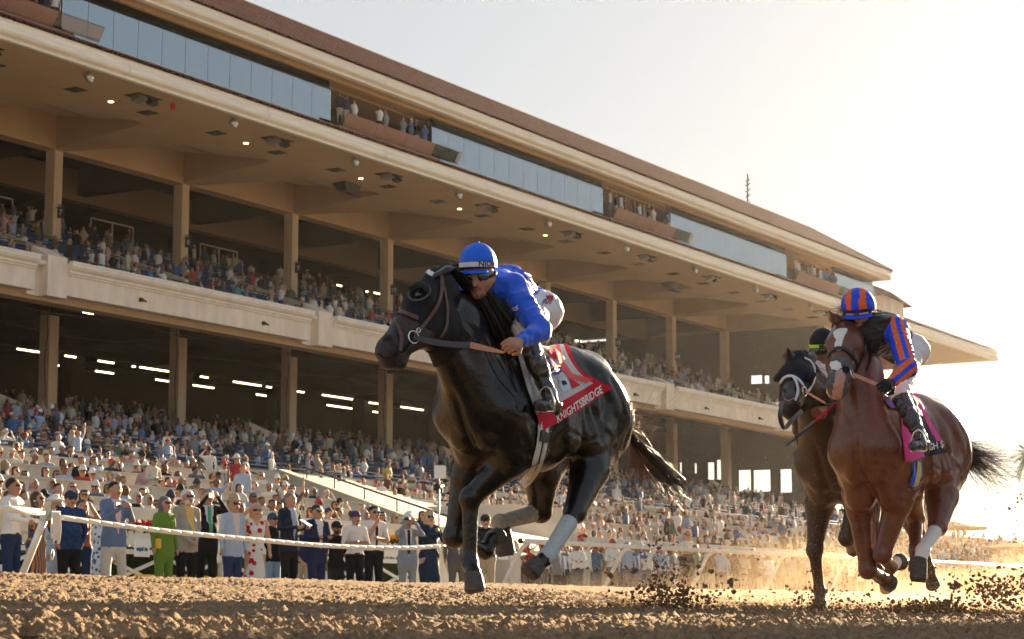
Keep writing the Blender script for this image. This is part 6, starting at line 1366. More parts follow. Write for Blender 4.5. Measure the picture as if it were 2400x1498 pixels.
cand = [q for q in cand if -60 < proj((q[0], q[1], q[2]+1.2))[0] < 2460]
size = np.array([1/proj((q[0], q[1], q[2]+1.0))[2] for q in cand]); order = np.argsort(-size)
front = set()
for i in order:
    x, y, z, t, zone = cand[i]
    if len(front) < 296: front.add(i)
RP = []                                                   # the guests at the rail, filled below
# --- named guests along the outside rail
def cloth(c, **k): return mat('fabric', c, k.get('rough', .85), .15, bump=.25, bscale=16, noise=k.get('noise', .1), nscale=30, col2=k.get('col2'), stretch=k.get('stretch'))
HRC = dict(dark=(.018, .012, .008), brown=(.07, .035, .018), grey=(.16, .15, .15), white=(.62, .60, .58), blond=(.42, .30, .14), salt=(.12, .11, .11))
def guest(px, top, ycoord, o, cols, label, rot, skin=(.44, .24, .16), h=.0185, hair='dark', hatc=(.03, .04, .08)):
    g = atY(px, 1300, ycoord); x = g[0]; ztop = atY(px, top, ycoord)[2]; base = .06; H0 = 1.72 if not o.get('hat') else (1.80 if o['hat'] != 'fascinator' else 1.86)
    s = (ztop-base)/H0; s = min(max(s, .95), 1.05); base = ztop-H0*s
    mats = {k: cloth(v) if isinstance(v, tuple) else v for k, v in cols.items()}
    mats = {'top': mats['top'], 'sleeve': mats.get('sleeve', mats['top']), 'shirt': mats.get('shirt', CR['shirt']), 'tie': mats.get('tie', CR['tie']), 'bottom': mats.get('bottom', cloth((.02, .02, .025))), 'skin': mat('guest_skin', skin, .5, .35), 'leg': mat('guest_leg', skin, .5, .3), 'lip': CR['lip'], 'hair': mat('guest_hair', HRC[hair], .5, .3), 'hat': mat('guest_hat', hatc, .8, .2), 'glass': CR['glass'], 'shoe': CR['shoe'], 'belt': CR['belt']}
    pr = person_prims(o); ob, V, Q = solid('person', pr, h, mats, None, 1, tag_outfit(o)); ob.location = (x, ycoord, base); ob.scale = (s*1.03, s*1.03, s); ob.rotation_euler = (0, 0, math.radians(rot-42)); tag(ob, label, 'person'); RP.append((px, label)); return ob
def mat_spots(base, spot, scale, thr=.42, kind='spots'):
    m = mat('printed_fabric', base, .8, .15); n = m.node_tree.nodes; l = m.node_tree.links; b = n['Principled BSDF']; tc = n.new('ShaderNodeTexCoord'); src = tc.outputs['Object']
    if kind == 'spots': t = n.new('ShaderNodeTexVoronoi'); t.inputs['Scale'].default_value = scale; out = t.outputs['Distance']
    elif kind == 'stripes': t = n.new('ShaderNodeTexWave'); t.bands_direction = 'X'; t.inputs['Scale'].default_value = scale; t.inputs['Distortion'].default_value = 1.5; out = t.outputs['Fac']
    else: t = n.new('ShaderNodeTexBrick'); t.offset = 0; t.inputs['Scale'].default_value = scale; t.inputs['Mortar Size'].default_value = .05; t.inputs['Brick Width'].default_value = .6; t.inputs['Row Height'].default_value = .6; out = t.outputs['Fac']
    l.new(src, t.inputs['Vector']); c = n.new('ShaderNodeMath'); c.operation = 'LESS_THAN'; c.inputs[1].default_value = thr; l.new(out, c.inputs[0])
    mx = n.new('ShaderNodeMix'); mx.data_type = 'RGBA'; l.new(c.outputs[0], mx.inputs[0]); mx.inputs[6].default_value = (*base, 1); mx.inputs[7].default_value = (*spot, 1); l.new(mx.outputs[2], b.inputs['Base Color']); return m
Wt, Nv, Bk = (.72, .70, .68), (.02, .035, .09), (.014, .014, .016)
G = guest; y0 = 20.9
G(26, 1118, y0, dict(pose='rail', shades=True), dict(top=Wt, bottom=Nv), 'man in a white shirt and dark trousers leaning on the rail at the far left', 55, (.40, .21, .13))
G(84, 1150, y0+.3, dict(fem=1, pose='phone', hair='bob', dress=1, hem=.35), dict(top=mat_spots((.55, .24, .06), (.05, .07, .14), 7, .45, 'stripes')), 'woman in an orange and navy striped dress holding a phone', 50, hair='brown')
G(132, 1150, y0+.5, dict(fem=1, pose='chin', hair='bob', dress=1, hat='fascinator'), dict(top=(.50, .58, .68)), 'woman in a large white fascinator hat and pale blue dress', 20, (.5, .3, .2), hair='blond', hatc=(.75, .74, .72))
G(162, 1138, y0+.1, dict(pose='pocket', hat='cap', untucked=1, belly=1, build=1.12), dict(top=mat('plaid_flannel', (.012, .03, .09), .85, .1, col2=(.03, .075, .2), nscale=18), bottom=Bk), 'man in a navy plaid shirt, navy cap and black trousers', 15)
G(190, 1170, y0+1.3, dict(fem=1, pose='raise', hair='long', bare=1), dict(top=(.30, .14, .08), bottom=Nv), 'woman in brown behind the plaid shirted man, holding a phone up', 10, hair='brown')
G(236, 1195, y0+1.7, dict(fem=1, pose='down', hair='bob', dress=1, hem=.15), dict(top=mat_spots((.60, .66, .70), (.04, .16, .33), 14, .38)), 'woman in a blue and white patterned dress behind the blazer', -20)
G(266, 1127, y0, dict(pose='phone', jacket=1, shades=False, stance=.13), dict(top=(.13, .19, .31), shirt=(.68, .48, .52), bottom=(.58, .53, .47)), 'man in a blue grey blazer and light trousers looking at his phone', 25)
G(384, 1162, y0+.1, dict(fem=1, pose='down', hair='long', wide=1, untucked=1, jacket=1), dict(top=(.13, .23, .035), shirt=(.13, .23, .035), bottom=(.13, .22, .04)), 'woman in a bright green blouse and wide trousers with long grey hair', 35, hair='salt')
G(436, 1146, y0+.2, dict(pose='hands', jacket=1, hair='beard', belly=1), dict(top=(.36, .33, .29), shirt=(.68, .46, .15), bottom=Bk), 'white bearded man in a light grey blazer and yellow shirt', 25, hair='white')
G(484, 1145, y0+.6, dict(pose='raise', jacket=1, tie=1, shades=False, build=1.05, belly=1), dict(top=Bk, shirt=(.62, .66, .74), tie=(.10, .36, .24), bottom=Bk), 'man in a black suit and green tie taking a picture', 10, (.5, .3, .22), hair='grey')
G(545, 1152, y0, dict(pose='down', jacket=1, hat='brim'), dict(top=(.36, .44, .58), shirt=(.66, .54, .52), bottom=(.03, .05, .12)), 'man in a pale blue blazer and tan fedora', 30, hatc=(.40, .30, .21), hair='grey')
G(598, 1180, y0+.1, dict(fem=1, pose='brow', pl='down', hair='bob', dress=1, hem=.08, sleeveless=1, vneck=1), dict(top=mat_spots((.72, .68, .66), (.45, .012, .03), 8.5, .36)), 'woman in a white dress with red flowers shading her eyes', 5, (.52, .30, .2), hair='blond')
G(638, 1192, y0+.9, dict(pose='down', hat='cap', bare=1, untucked=1, build=1.1), dict(top=Bk, bottom=(.26, .36, .48)), 'man in a black tee shirt, cap and light jeans', 30, hatc=(.05, .08, .14))
G(678, 1153, y0, dict(pose='hold', jacket=1, shades=False), dict(top=(.018, .028, .05), shirt=(.36, .46, .60), bottom=Bk), 'tall grey haired man in a navy jacket reading papers', 35, hair='grey')
G(712, 1222, y0+1.3, dict(pose='hands', bare=1), dict(top=Nv, bottom=(.42, .36, .29)), 'person in a navy polo and khaki trousers behind the papers', 0)
G(742, 1182, y0+.3, dict(pose='cross', jacket=1), dict(top=(.02, .03, .08), shirt=Wt, bottom=Nv), 'man in a navy suit with glasses and folded arms', 25)
G(788, 1212, y0+.7, dict(pose='down', hat='cap', hair='beard', shorts=1, bare=1, untucked=1), dict(top=Bk, bottom=(.035, .035, .035)), 'bearded man in black tee shirt, cap and shorts', 20, (.30, .16, .10), hatc=(.02, .02, .02))
G(832, 1188, y0+.1, dict(pose='cross', hat='cap', bare=1, shades=False), dict(top=Wt, bottom=Bk), 'man in a white short sleeved shirt and cap with arms crossed', 15, hatc=(.07, .04, .12))
G(876, 1185, y0+.2, dict(pose='chin', pl='cross', bare=1, tie=1), dict(top=Wt, tie=(.02, .02, .03), bottom=Bk), 'young man in a white shirt with a dark tie, hand on chin', 15)
G(955, 1198, y0+.4, dict(pose='raise', jacket=1, tie=1, hat='brim', shades=False), dict(top=(.26, .28, .33), shirt=Wt, tie=(.02, .02, .04), bottom=(.30, .30, .31)), 'man in a grey suit and white fedora looking through binoculars', 0, hatc=(.70, .68, .64))
G(1006, 1196, y0+.3, dict(fem=1, pose='chin', pl='phone', hair='bob', dress=1, hem=.48), dict(top=(.018, .035, .07)), 'woman in a navy knee length dress with grey blond hair', 5, (.50, .30, .21), hair='blond')
G(1072, 1205, y0+.8, dict(pose='down', jacket=1), dict(top=(.10, .10, .11), bottom=(.12, .11, .10)), 'man in charcoal partly hidden behind the black horse', 0)
G(1138, 1196, y0, dict(pose='hold', hat='cap', bare=1, build=1.1), dict(top=Bk, bottom=(.40, .32, .23)), 'man in a black polo and cap with khaki trousers', -10, (.5, .3, .22), hatc=(.03, .03, .03))
def held(name, px, py, y, size, m, label, cat, rot=0):
    p = atY(px, py, y); b = MB(); b.box(-size[0]/2, size[0]/2, -size[1]/2, size[1]/2, -size[2]/2, size[2]/2); o = b.build(name, [m]); o.location = Vector(p); o.rotation_euler = (rot, 0, .3); mod = o.modifiers.new('edges', 'BEVEL'); mod.width = min(size)*.3; return tag(o, label, cat)
held('phone', 276, 1183, y0-.32, (.15, .012, .075), M['black'], 'dark phone held by the man in the blue grey blazer', 'phone'); held('phone', 493, 1161, y0+.25, (.15, .012, .075), M['black'], 'dark phone raised by the man in the green tie', 'phone'); held('phone', 84, 1180, y0-.05, (.15, .012, .075), M['black'], 'dark phone held by the woman in the striped dress', 'phone')
held('clutch_bag', 371, 1274, y0-.1, (.16, .04, .15), mat('yellow_leather', (.70, .38, .02), .5), 'yellow clutch bag held by the woman in green', 'handbag'); held('handbag', 195, 1240, y0+.9, (.20, .10, .22), mat('tan_bag', (.28, .10, .03), .5), 'brown shoulder bag behind the plaid shirted man', 'handbag')
held('race_papers', 716, 1225, y0-.3, (.24, .01, .17), M['white'], 'sheaf of white papers held by the tall man in navy', 'papers', -1.0); held('binoculars', 955, 1216, y0+.12, (.14, .10, .06), M['black'], 'black binoculars held by the man in the white fedora', 'binoculars')
# --- crowd: the largest as individuals, the rest as one mass
used = set(); HEADS = TD
def where(i):
    x, y, z, t, zone = cand[i]; px = proj((x, y, z+1.2))[0]
    marks = sorted((abs(px-p), l) for p, l in RP)
    short = {0: 'far left guest', 1: 'striped dress', 2: 'white fascinator', 3: 'plaid shirt', 6: 'blue blazer', 7: 'green blouse', 8: 'white beard', 9: 'green tie', 10: 'tan fedora', 11: 'flowered dress', 12: 'light jeans', 13: 'race papers', 15: 'navy suit', 16: 'black shorts', 17: 'crossed white sleeves', 18: 'dark tie', 19: 'white fedora', 20: 'navy dress', 22: 'khaki trousers'}
    best = min(short, key=lambda k: abs(RP[k][0]-px))
    if px > 1230:
        for lim, nm_ in ((1290, 'wrapped hoof'), (1350, 'wrapped leg'), (1400, 'first rail post'), (1450, 'second rail post'), (1540, 'black tail'), (1620, 'flying dirt'), (1700, 'third rail post'), (1780, 'open rail'), (1900, 'dark bay horse'), (9999, 'chestnut horse')):
            if px < lim: return nm_
    return short[best]
sp_ob = {}
for i in sorted(front, key=lambda i: -size[i]):
    x, y, z, t, zone = cand[i]; lm = where(i); zn = zone
    for tr_ in range(60):
        ci = nr.choice(len(COL), p=CW) if tr_ < 30 else nr.randint(len(COL)); lab = ' '.join(f"spectator in {COL[ci][0]} {TD[t]} {TV_[t]} {zn} near {lm}".split())
        if lab not in used: break
    used.add(lab); o = link('spectator', TM[t]); o.location = (x, y, z); s = .95+.1*nr.rand(); o.scale = (s, s, s); px = proj((x, y, z+1))[0]
    o.rotation_euler = (0, 0, math.radians(-18-px/120+nr.randn()*24)); c = COL[ci][1]; o.color = (*c, 1); tag(o, lab, 'person', 'spectators filling the grandstand')
vs, qs, cs, n0 = [], [], [], 0
PALC = {'hair': HRR, 'skin': SKR, 'leg': SKR, 'bottom': BTR, 'hat': HTR}; FIX = {'shirt': (.66, .64, .62), 'lip': (.3, .1, .08), 'shoe': (.03, .02, .02), 'glass': (.01, .01, .01), 'belt': (.02, .02, .02), 'tie': (.03, .04, .09)}
for i, (x, y, z, t, zone) in enumerate(cand):
    if i in front: continue
    V, Q, mi = LOD[0 if size[i] > 1/88 else 1][t]; px = proj((x, y, z+1))[0]
    a = math.radians(-18-px/120+nr.randn()*24); ca, sa = math.cos(a), math.sin(a); s = .95+.1*nr.rand(); W = np.stack([(V[:, 0]*ca-V[:, 1]*sa)*s+x, (V[:, 0]*sa+V[:, 1]*ca)*s+y, V[:, 2]*s+z], 1)
    pal = np.zeros((len(TAGS), 4)); pal[:, 3] = 1; tc_ = COL[nr.choice(len(COL), p=CW)][1]
    for k, t_ in enumerate(TAGS): pal[k, :3] = tc_ if t_ in ('top', 'sleeve') else (FIX[t_] if t_ in FIX else PALC[t_][nr.randint(len(PALC[t_]))])
    vs.append(W); qs.append(Q+n0); n0 += len(W); cs.append(pal[mi])
me = mesh_np('crowd', np.concatenate(vs), np.concatenate(qs), None, [mat_attr('crowd_clothes')], None, True)
ca_ = me.color_attributes.new('Col', 'FLOAT_COLOR', 'CORNER'); fc = np.repeat(np.concatenate(cs), 4, 0).astype(np.float32)
if len(fc) == len(me.loops): ca_.data.foreach_set('color', fc.reshape(-1))
print('crowd', len(cand), 'quads', len(me.polygons), 'front', len(front), len(fc) == len(me.loops))
tag(link('crowd', me), 'packed crowd of spectators filling every deck of the grandstand', 'crowd', kind='stuff')
# ================================================================== RAILS, FENCE, PLANTERS AND SMALL THINGS BY THE TRACK
M['pvc'] = mat('white_pvc', (.78, .76, .72), .45, .4, noise=.10, nscale=8)
R0 = empty('outside_rail', atY(40, 1300, 19.8), 'white outside rail with a leaning post at the left edge', 'rail')
b = MB(); b.tube([atY(-60, 1184, 19.75), atY(114, 1203, 19.8)], .045, 12); rel(b.build('rail_tube', [M['pvc']], None, True), R0)
b = MB(); b.tube([atY(106, 1212, 19.8), atY(50, 1352, 20.2)], .050, 8, flat=.7); rel(b.build('post', [M['pvc']], None, True), R0)
b = MB(); b.box(-.10, .10, -.05, .05, -.07, .07); o = b.build('bracket', [M['metal']]); o.location = Vector(atY(112, 1206, 19.8)); rel(o, R0)
b = MB()
for k in range(9):
    px = 122+k*2.2; q = [atY(px, 1198, 19.75), atY(px-2+k % 3*2, 1235+4*(k % 4), 19.68), atY(px-1+(k % 2)*3, 1262+6*(k % 3), 19.68), atY(px+3, 1240, 19.66), atY(px+1, 1200, 19.64)]; b.tube(bez(q, 5), .010, 5)
b.tube(bez([atY(122, 1288, 19.68), atY(119, 1300, 19.64), atY(121, 1313, 19.64), atY(126, 1300, 19.64), atY(124, 1288, 19.68)], 5), .008, 5)
tag(b.build('coiled_rope', [M['pvc']], None, True), 'coiled white rope hanging from the end of the left rail', 'rope')
pts = bez([atY(x, y, 19.9) for x, y in ((145, 1213), (260, 1229), (380, 1244), (500, 1256), (600, 1265), (720, 1276), (850, 1283), (960, 1284), (1044, 1279))], 14)
R1_ = empty('rope_rail', pts[0], 'sagging rope rail of short white plastic sleeves across the finish gap', 'rail')
b = MB(); b.tube(pts, .016, 6); rel(b.build('rope', [M['pvc']], None, True), R1_)
P_ = [Vector(p) for p in pts]; d_ = [0]
for a, c in zip(P_[:-1], P_[1:]): d_.append(d_[-1]+(c-a).length)
def along(s):
    for i in range(len(d_)-1):
        if d_[i+1] >= s: return P_[i].lerp(P_[i+1], (s-d_[i])/(d_[i+1]-d_[i]))
    return P_[-1]
s_ = 0
while s_ < d_[-1]-.25:
    b = MB(); L_ = .24; b.tube([along(s_), along(s_+.02), along(s_+L_-.02), along(s_+L_)], [.036, .038, .038, .036], 10); rel(b.build('rope_sleeve', [M['pvc']], None, True), R1_); s_ += L_+.012
ra, rb = atY(1222, 1268, 19.9), atY(2470, 1331, 19.9)
R2_ = empty('outside_rail', ra, 'white outside rail with leaning posts running away behind the horses', 'rail')
b = MB(); b.tube([ra, rb], .046, 12); rel(b.build('rail_tube', [M['pvc']], None, True), R2_)
b = MB(); b.tube([ra-np.array((.05, 0, 0)), ra+np.array((.01, 0, 0))], .050, 12); rel(b.build('end_cap', [M['black']], None, True), R2_)
x = ra[0]+.25
while x < rb[0]:
    z = ra[2]+(rb[2]-ra[2])*(x-ra[0])/(rb[0]-ra[0]); b = MB(); b.tube([(x, 19.9, z-.03), (x-.05, 20.0, z-.12), (x-.34, 20.45, z-1.15)], [.045, .05, .05], 8, flat=.6); rel(b.build('post', [M['pvc']], None, True), R2_); x += 4.05
# white cross-braced fence with planters and banners in front of a low hedge
FN = empty('crossbuck_fence', (30, 23.6, .06), 'white cross braced fence behind the guests at the rail', 'fence')
for i in range(10):
    x0 = 20.6+1.6*i
    b = MB(); b.box(x0-.05, x0+.05, 23.55, 23.65, .0, 1.05); rel(b.build('post', [M['white']]), FN)
    for a, c in (((x0, .42), (x0+1.6, .92)), ((x0, .92), (x0+1.6, .42))):
        b = MB(); b.tube([(a[0], 23.6 if a[1] < .6 else 23.57, a[1]), (c[0], 23.6 if a[1] < .6 else 23.57, c[1])], .035, 4); rel(b.build('brace', [M['white']]), FN)
    for z in (.38, 1.0):
        b = MB(); b.box(x0, x0+1.6, 23.52, 23.55, z-.04, z+.04); rel(b.build('fence_rail', [M['white']]), FN)
def leaves(name, box, n, s, m, seed, parent=None):
    r = np.random.RandomState(seed); lo, hi = np.array(box[0]), np.array(box[1]); P = lo+(hi-lo)*r.rand(n, 3); a = r.randn(n, 3); a /= np.linalg.norm(a, axis=1)[:, None]; c = np.cross(a, r.randn(n, 3)); c /= np.linalg.norm(c, axis=1)[:, None]; q = s*(.6+.8*r.rand(n))[:, None]
    V = np.stack([P-a*q, P+c*q*.45, P+a*q, P-c*q*.45], 1).reshape(-1, 3); Q = np.arange(4*n).reshape(-1, 4); return link(name, mesh_np(name, V, Q, mats=[m]), parent)
lm = mat('hedge_leaf', (.035, .055, .018), .6, .3, noise=.5, nscale=3)
b = MB(); b.box(20, 36.5, 23.9, 24.9, .0, 1.0); hd_ = b.build('clipped_hedge', [M['hedge']]); tag(hd_, 'low dark clipped hedge behind the white fence', 'hedge'); lf = leaves('foliage', ((20, 23.8, .0), (36.6, 24.95, 1.12)), 26000, .045, lm, 5, hd_); lf['kind'] = 'stuff'
FC = [mat('marigold', (.75, .38, .02), .7), mat('red_petunia', (.55, .02, .04), .7), mat('yellow_flower', (.75, .55, .04), .7)]
for k, (px, w_) in enumerate(((214, .75), (345, .68), (555, .68), (915, .82), (480, .6), (1100, .68))):
    g = atY(px, 1250, 23.65); b = MB(); x0 = g[0]-w_/2
    t = empty('planter', (g[0], 23.65, 1.07), ['white planter of orange flowers behind the blazer', 'white planter of dark flowers left of the woman in green', 'white planter of yellow flowers behind the red flowered dress', 'white planter of red and yellow flowers beside the white fedora', 'white planter of orange flowers behind the black suit', 'white planter of red flowers behind the black horse'][k], 'planter', 'planters on the white fence')
    b.hexa([(x0+.05, 23.55, 1.09), (x0+w_-.05, 23.55, 1.09), (x0+w_-.05, 23.75, 1.09), (x0+.05, 23.75, 1.09)], [(x0, 23.5, 1.36), (x0+w_, 23.5, 1.36), (x0+w_, 23.8, 1.36), (x0, 23.8, 1.36)]); rel(b.build('trough', [M['white']]), t)
    f_ = leaves('foliage', ((x0, 23.48, 1.33), (x0+w_, 23.82, 1.46)), 500, .05, lm, 20+k); rel(f_, t); f_['kind'] = 'stuff'
    fl = leaves('flowers', ((x0, 23.46, 1.36), (x0+w_, 23.82, 1.52)), 420, .045, FC[k % 3], 40+k); rel(fl, t); fl['kind'] = 'stuff'
for k, (px, py, s) in enumerate(((333, 1284, 'equi te'), (519, 1295, 'eq'), (1180, 1295, 'equi'))):
    g = atY(px, py, 23.4); b = MB(); b.box(g[0]-.19, g[0]+.19, 23.39, 23.41, g[2]-.15, g[2]+.15); o = b.build('banner', [M['white']]); tag(o, ['white banner lettered in blue beside the woman in green', 'white banner lettered in blue beside the pale blue blazer', 'white banner lettered in blue behind the black horse'][k], 'banner', 'sponsor banners on the white fence')
    me = text_mesh(s, .10, .002, .004, 'lettering'); me.materials.append(mat('blue_print', (.03, .12, .25), .6)); q = link('lettering', me, o, (g[0]-.02, 23.38, g[2]-.02)); q.rotation_euler = (math.pi/2, 0, 0)
g = atY(470, 1350, 23.2); b = MB(); b.box(g[0]-1.7, g[0]+1.7, 23.2, 23.22, .05, .62)
for k in range(9): b.face([(g[0]-1.6+.36*k, 23.194, .38), (g[0]-1.28+.36*k, 23.194, .38), (g[0]-1.44+.36*k, 23.194, .60)], 1)
tag(b.build('yellow_banner', [mat('banner_yellow', (.75, .50, .05), .7), mat('banner_blue', (.03, .25, .48), .7)]), 'low yellow banner with blue triangles at the foot of the fence', 'banner')
# photographer's remote stand
S_ = empty('equipment_stand', atY(1030, 1300, 22.5), 'tall metal stand with a white box on top, left of the black horse', 'stand'); p1_, p0_ = atY(1029, 1100, 22.5), atY(1029, 1330, 22.5)
b = MB(); b.tube([p0_, p1_], .018, 8); rel(b.build('pole', [M['metal']], None, True), S_)
b = MB(); b.box(p1_[0]-.10, p1_[0]+.10, 22.4, 22.55, p1_[2]-.18, p1_[2]+.07); rel(b.build('receiver_box', [M['white']]), S_)
b = MB(); q = atY(1028, 1142, 22.5); b.tube([q-np.array((.12, 0, .03)), q+np.array((.12, 0, .03))], .05, 8); rel(b.build('clamp', [M['black']], None, True), S_)
for dx in (-.5, .5): b = MB(); b.tube([p0_+np.array((0, 0, .6)), p0_+np.array((dx, .1, -.1))], .018, 6); rel(b.build('leg', [M['metal']], None, True), S_)
# parasols
def parasol(px, py, y, r, m, label):
    c = atY(px, py, y); t = empty('parasol', (c[0], y, .3), label, 'parasol'); b = MB(); n = 8
    rim = [np.array((c[0]+r*math.cos(a), y+r*math.sin(a), c[2]-.35)) for a in [2*math.pi*k/n for k in range(n)]]
    for k in range(n): b.face([c, rim[k], rim[(k+1) % n]]); b.face([rim[k], rim[(k+1) % n], rim[(k+1) % n]-np.array((0, 0, .12)), rim[k]-np.array((0, 0, .12))])
    rel(b.build('canopy', [m]), t); b = MB(); b.tube([c+np.array((0, 0, .12)), (c[0], y, .3)], .03, 6); rel(b.build('pole', [M['metal']], None, True), t)
    for k in range(n): b = MB(); b.tube([c-np.array((0, 0, .03)), rim[k]-np.array((0, 0, .03))], .012, 4); rel(b.build('rib', [M['metal']]), t)
wc = mat('parasol_canvas', (.70, .62, .55), .8, .2); oc = mat('tan_canvas', (.34, .24, .16), .8, .2)
parasol(1322, 1158, 45.4, 1.5, wc, 'white parasol among the spectators beside the black horse'); parasol(2238, 1222, 40, 1.9, oc, 'tan parasol above the far crowd right of the chestnut'); parasol(2376, 1268, 36, 1.9, oc, 'tan parasol near the right edge over the far crowd')
# slatted barrier beyond
BR = empty('slatted_barrier', (130, 34.8, .25), 'tall slatted barrier in front of the far terrace at the right', 'fence'); sl = MB(); sl.box(-.09, .09, -.02, .02, 0, 2.1); slm = sl.mesh('slat', [mat('slat_wood', (.36, .28, .20), .8)])
for k in range(230): o = link('slat', slm, BR); o.location = Vector((88+.42*k, 34.8, .25))-Vector(BR.location)
b = MB(); b.box(88, 185, 34.83, 34.87, 2.1, 2.2); b.box(88, 185, 34.83, 34.87, .6, .7); rel(b.build('slat_rail', [mat('rail_wood', (.4, .32, .24), .8)]), BR)
def palm(px, py, y, label, seed, tr_=.18, sc=1.0):
    r = random.Random(seed); c = Vector(atY(px, py, y)); t = empty('palm_tree', (c.x, y, 0), label, 'palm tree'); b = MB(); b.tube([(c.x+.4, y, -.3), (c.x+.2, y, c.z*.5), c], [tr_*1.3, tr_, tr_*.9], 10); rel(b.build('trunk', [mat('palm_bark', (.12, .09, .065), .9)], None, True), t)
    b = MB()
    for k in range(38):
        a = r.random()*6.28; el = r.uniform(-.9, 1.1); L_ = r.uniform(1.7, 2.5)*sc; d = Vector((math.cos(a)*math.cos(el), math.sin(a)*math.cos(el), math.sin(el))); pts_ = [c+d*L_*u+Vector((0, 0, -.9*u*u*L_*.5)) for u in (0, .25, .5, .75, 1)]; sd_ = d.cross(Vector((0, 0, 1))).normalized()
        for i in range(4):
            for q in range(5):
                p = pts_[i].lerp(pts_[i+1], q/5); ll = .55*sc*(1-.5*(i+q/5)/4)
                for s in (1, -1): e_ = p+sd_*s*ll*.8+d*ll*.5-Vector((0, 0, ll*.45)); w_ = (pts_[i+1]-pts_[i]).normalized()*.045*sc; b.face([p-w_, p+w_, e_])
        b.tube(pts_, .02, 4)
    f_ = b.build('fronds', [mat('palm_leaf', (.05, .07, .025), .6, .3)]); rel(f_, t)
palm(2408, 1064, 58, 'palm tree crown just inside the right edge', 4); palm(2166, 1112, 66, 'slim palm trunk seen under the chestnut horse', 5, .22); palm(2178, 1100, 70, 'second slim palm trunk under the chestnut horse', 6, .2)
# bag on the ground
b = MB(); g = atY(1192, 1345, 20.8); b.hexa([(-.3, -.2, 0), (.3, -.2, 0), (.3, .2, 0), (-.3, .2, 0)], [(-.26, -.16, .32), (.26, -.16, .32), (.26, .16, .32), (-.26, .16, .32)]); b.tube([(-.15, 0, .3), (-.1, 0, .45), (.1, 0, .45), (.15, 0, .3)], .015, 5); o = b.build('duffel_bag', [mat('bag_navy', (.03, .05, .09), .7)]); o.location = (g[0], 20.8, .10); tag(o, 'dark blue bag on the ground by the end of the rail', 'bag')
# ================================================================== FLYING DIRT
def spray(name, groups, label, seed, m, sub=ICO1):
    r = np.random.RandomState(seed); P, S_ = [], []
    for (cx_, cy_, sx, sy, dep, n, s0, s1, pw) in groups:
        X = cx_+r.randn(n)*sx; Y = cy_+r.randn(n)*sy; Yg = 1452
        D_ = dep+r.randn(n)*.5
        for x, y, d in zip(X, Y, D_):
            if x > 2460: continue
            y = min(y, Yg-abs(r.randn())*6); P.append(atD(x, y, d)); S_.append((s0+(s1-s0)*r.rand()**pw)*.85)
    o = clods(name, np.array(P), np.array(S_), m, seed=seed, flat=.9, sub=sub); tag(o, label, 'dirt')
spray('flying_clods', [(1572, 1412, 55, 20, 13.6, 900, .003, .017, 2.6), (1560, 1345, 34, 45, 13.6, 300, .003, .016, 2.6), (1640, 1400, 90, 30, 14.2, 300, .003, .014, 2.6), (1925, 1415, 45, 28, 15.2, 420, .003, .015, 2.4), (2185, 1434, 46, 12, 15.0, 1500, .004, .020, 2.2), (2090, 1430, 50, 14, 15.0, 420, .003, .014, 2.4), (2335, 1390, 50, 26, 15.5, 900, .003, .018, 2.4), (2240, 1375, 6, 8, 15.2, 6, .02, .035, 1), (2400, 1230, 20, 90, 15.5, 90, .004, .014, 2), (2310, 1200, 60, 60, 15.5, 90, .002, .008, 2), (1620, 1385, 90, 40, 13.8, 50, .008, .028, 1.8), (2000, 1395, 160, 30, 15, 90, .006, .022, 2.2), (2230, 1120, 120, 120, 16, 70, .002, .006, 1)], 'dark clods of dirt thrown up by the hooves', 11, M['clod'])
M['speck'] = mat('sunlit_speck', (.52, .34, .18), .9, .2)  # grain colour lightened to look sunlit
spray('dirt_spray', [(1560, 1330, 110, 60, 14, 4200, .0014, .004, 1.8), (1540, 1090, 80, 70, 14, 900, .0012, .003, 1.5), (1700, 1350, 200, 50, 15, 3600, .0014, .0045, 1.8), (1900, 1250, 60, 110, 15.8, 1500, .0014, .004, 1.5), (2150, 1400, 160, 30, 15.2, 3600, .0014, .0045, 1.8), (1750, 950, 130, 120, 17, 700, .0014, .003, 1.5), (1400, 1340, 90, 40, 13, 700, .0016, .004, 1.5), (2300, 1350, 80, 60, 16, 1200, .0018, .005, 1.5)], 'fine spray of dirt grains hanging behind the horses', 12, M['speck'], OCT)
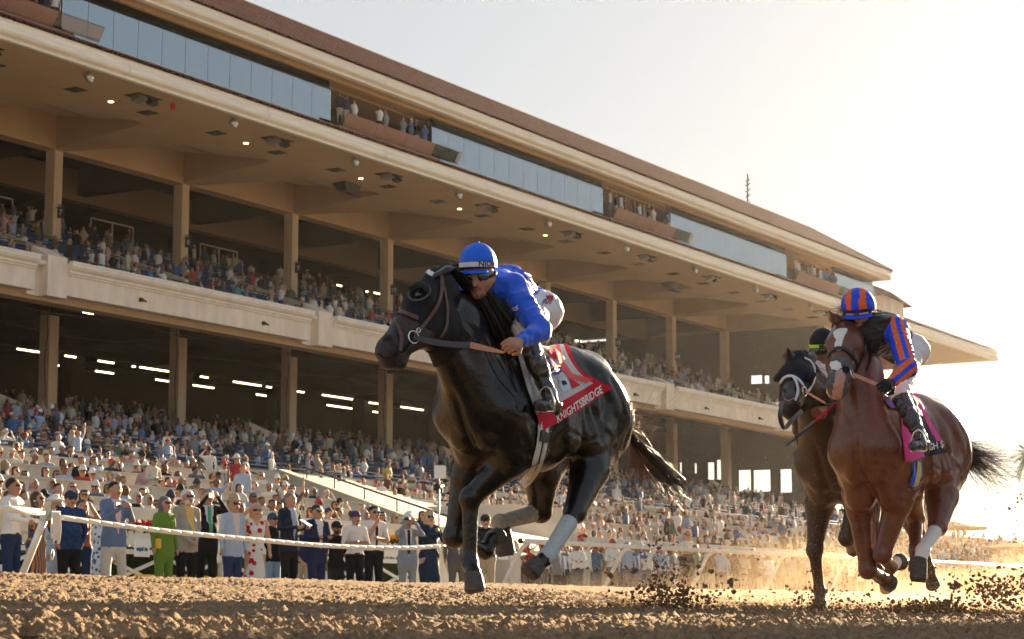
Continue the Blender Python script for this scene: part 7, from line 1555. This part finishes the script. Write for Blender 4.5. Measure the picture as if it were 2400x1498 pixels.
# ================================================================== AIR
def vol(name, loc, sc, dens, col, aniso, box=True, kind='stuff', label=None, noise=None):
    b = MB()
    if box: b.box(-1, 1, -1, 1, -1, 1); me = b.mesh(name, [])if False else None
    m = bpy.data.materials.new(name); m.use_nodes = True; n = m.node_tree.nodes; l = m.node_tree.links; n.remove(n['Principled BSDF']); pv = n.new('ShaderNodeVolumePrincipled'); pv.inputs['Color'].default_value = (*col, 1); pv.inputs['Density'].default_value = dens; pv.inputs['Anisotropy'].default_value = aniso; l.new(pv.outputs[0], n['Material Output'].inputs['Volume'])
    if noise:
        tc = n.new('ShaderNodeTexCoord'); t = n.new('ShaderNodeTexNoise'); t.inputs['Scale'].default_value = noise; t.inputs['Detail'].default_value = 3; l.new(tc.outputs['Object'], t.inputs[0]); ln = n.new('ShaderNodeVectorMath'); ln.operation = 'LENGTH'; l.new(tc.outputs['Object'], ln.inputs[0]); mr = n.new('ShaderNodeMapRange'); mr.inputs[1].default_value = 1.0; mr.inputs[2].default_value = .15; l.new(ln.outputs['Value'], mr.inputs[0]); mr2 = n.new('ShaderNodeMapRange'); mr2.inputs[1].default_value = .42; mr2.inputs[2].default_value = .75; l.new(t.outputs[0], mr2.inputs[0]); mu_ = n.new('ShaderNodeMath'); mu_.operation = 'MULTIPLY'; l.new(mr.outputs[0], mu_.inputs[0]); l.new(mr2.outputs[0], mu_.inputs[1]); m2_ = n.new('ShaderNodeMath'); m2_.operation = 'MULTIPLY'; m2_.inputs[1].default_value = dens; l.new(mu_.outputs[0], m2_.inputs[0]); l.new(m2_.outputs[0], pv.inputs['Density'])
    if box: me = b.mesh(name, [m])
    else: me = mesh_np(name, ICO2[0], T=ICO2[1], mats=[m])
    o = link(name, me); o.location = loc; o.scale = sc; tag(o, label, 'haze' if label is None else 'dust', kind=kind); return o
hz = vol('haze', (190, 40, 23), (250, 150, 24.8), .00007, (.97, .94, .92), .84)
if 'category' in hz: del hz['category']

for px, py, d_, sc, dn in ((2260, 1330, 24, (4.5, 3.2, .75), .10), (1950, 1390, 18, (3.2, 1.6, .35), .10), (1650, 1385, 16, (2.4, 1.2, .28), .08), (2330, 1400, 18, (2.5, 1.5, .35), .12)):
    vol('dust_cloud', tuple(atD(px, py, d_)), sc, dn, (1, .74, .46), .5, False, 'stuff', 'golden cloud of fine dust hanging over the track behind the horses', 1.6)
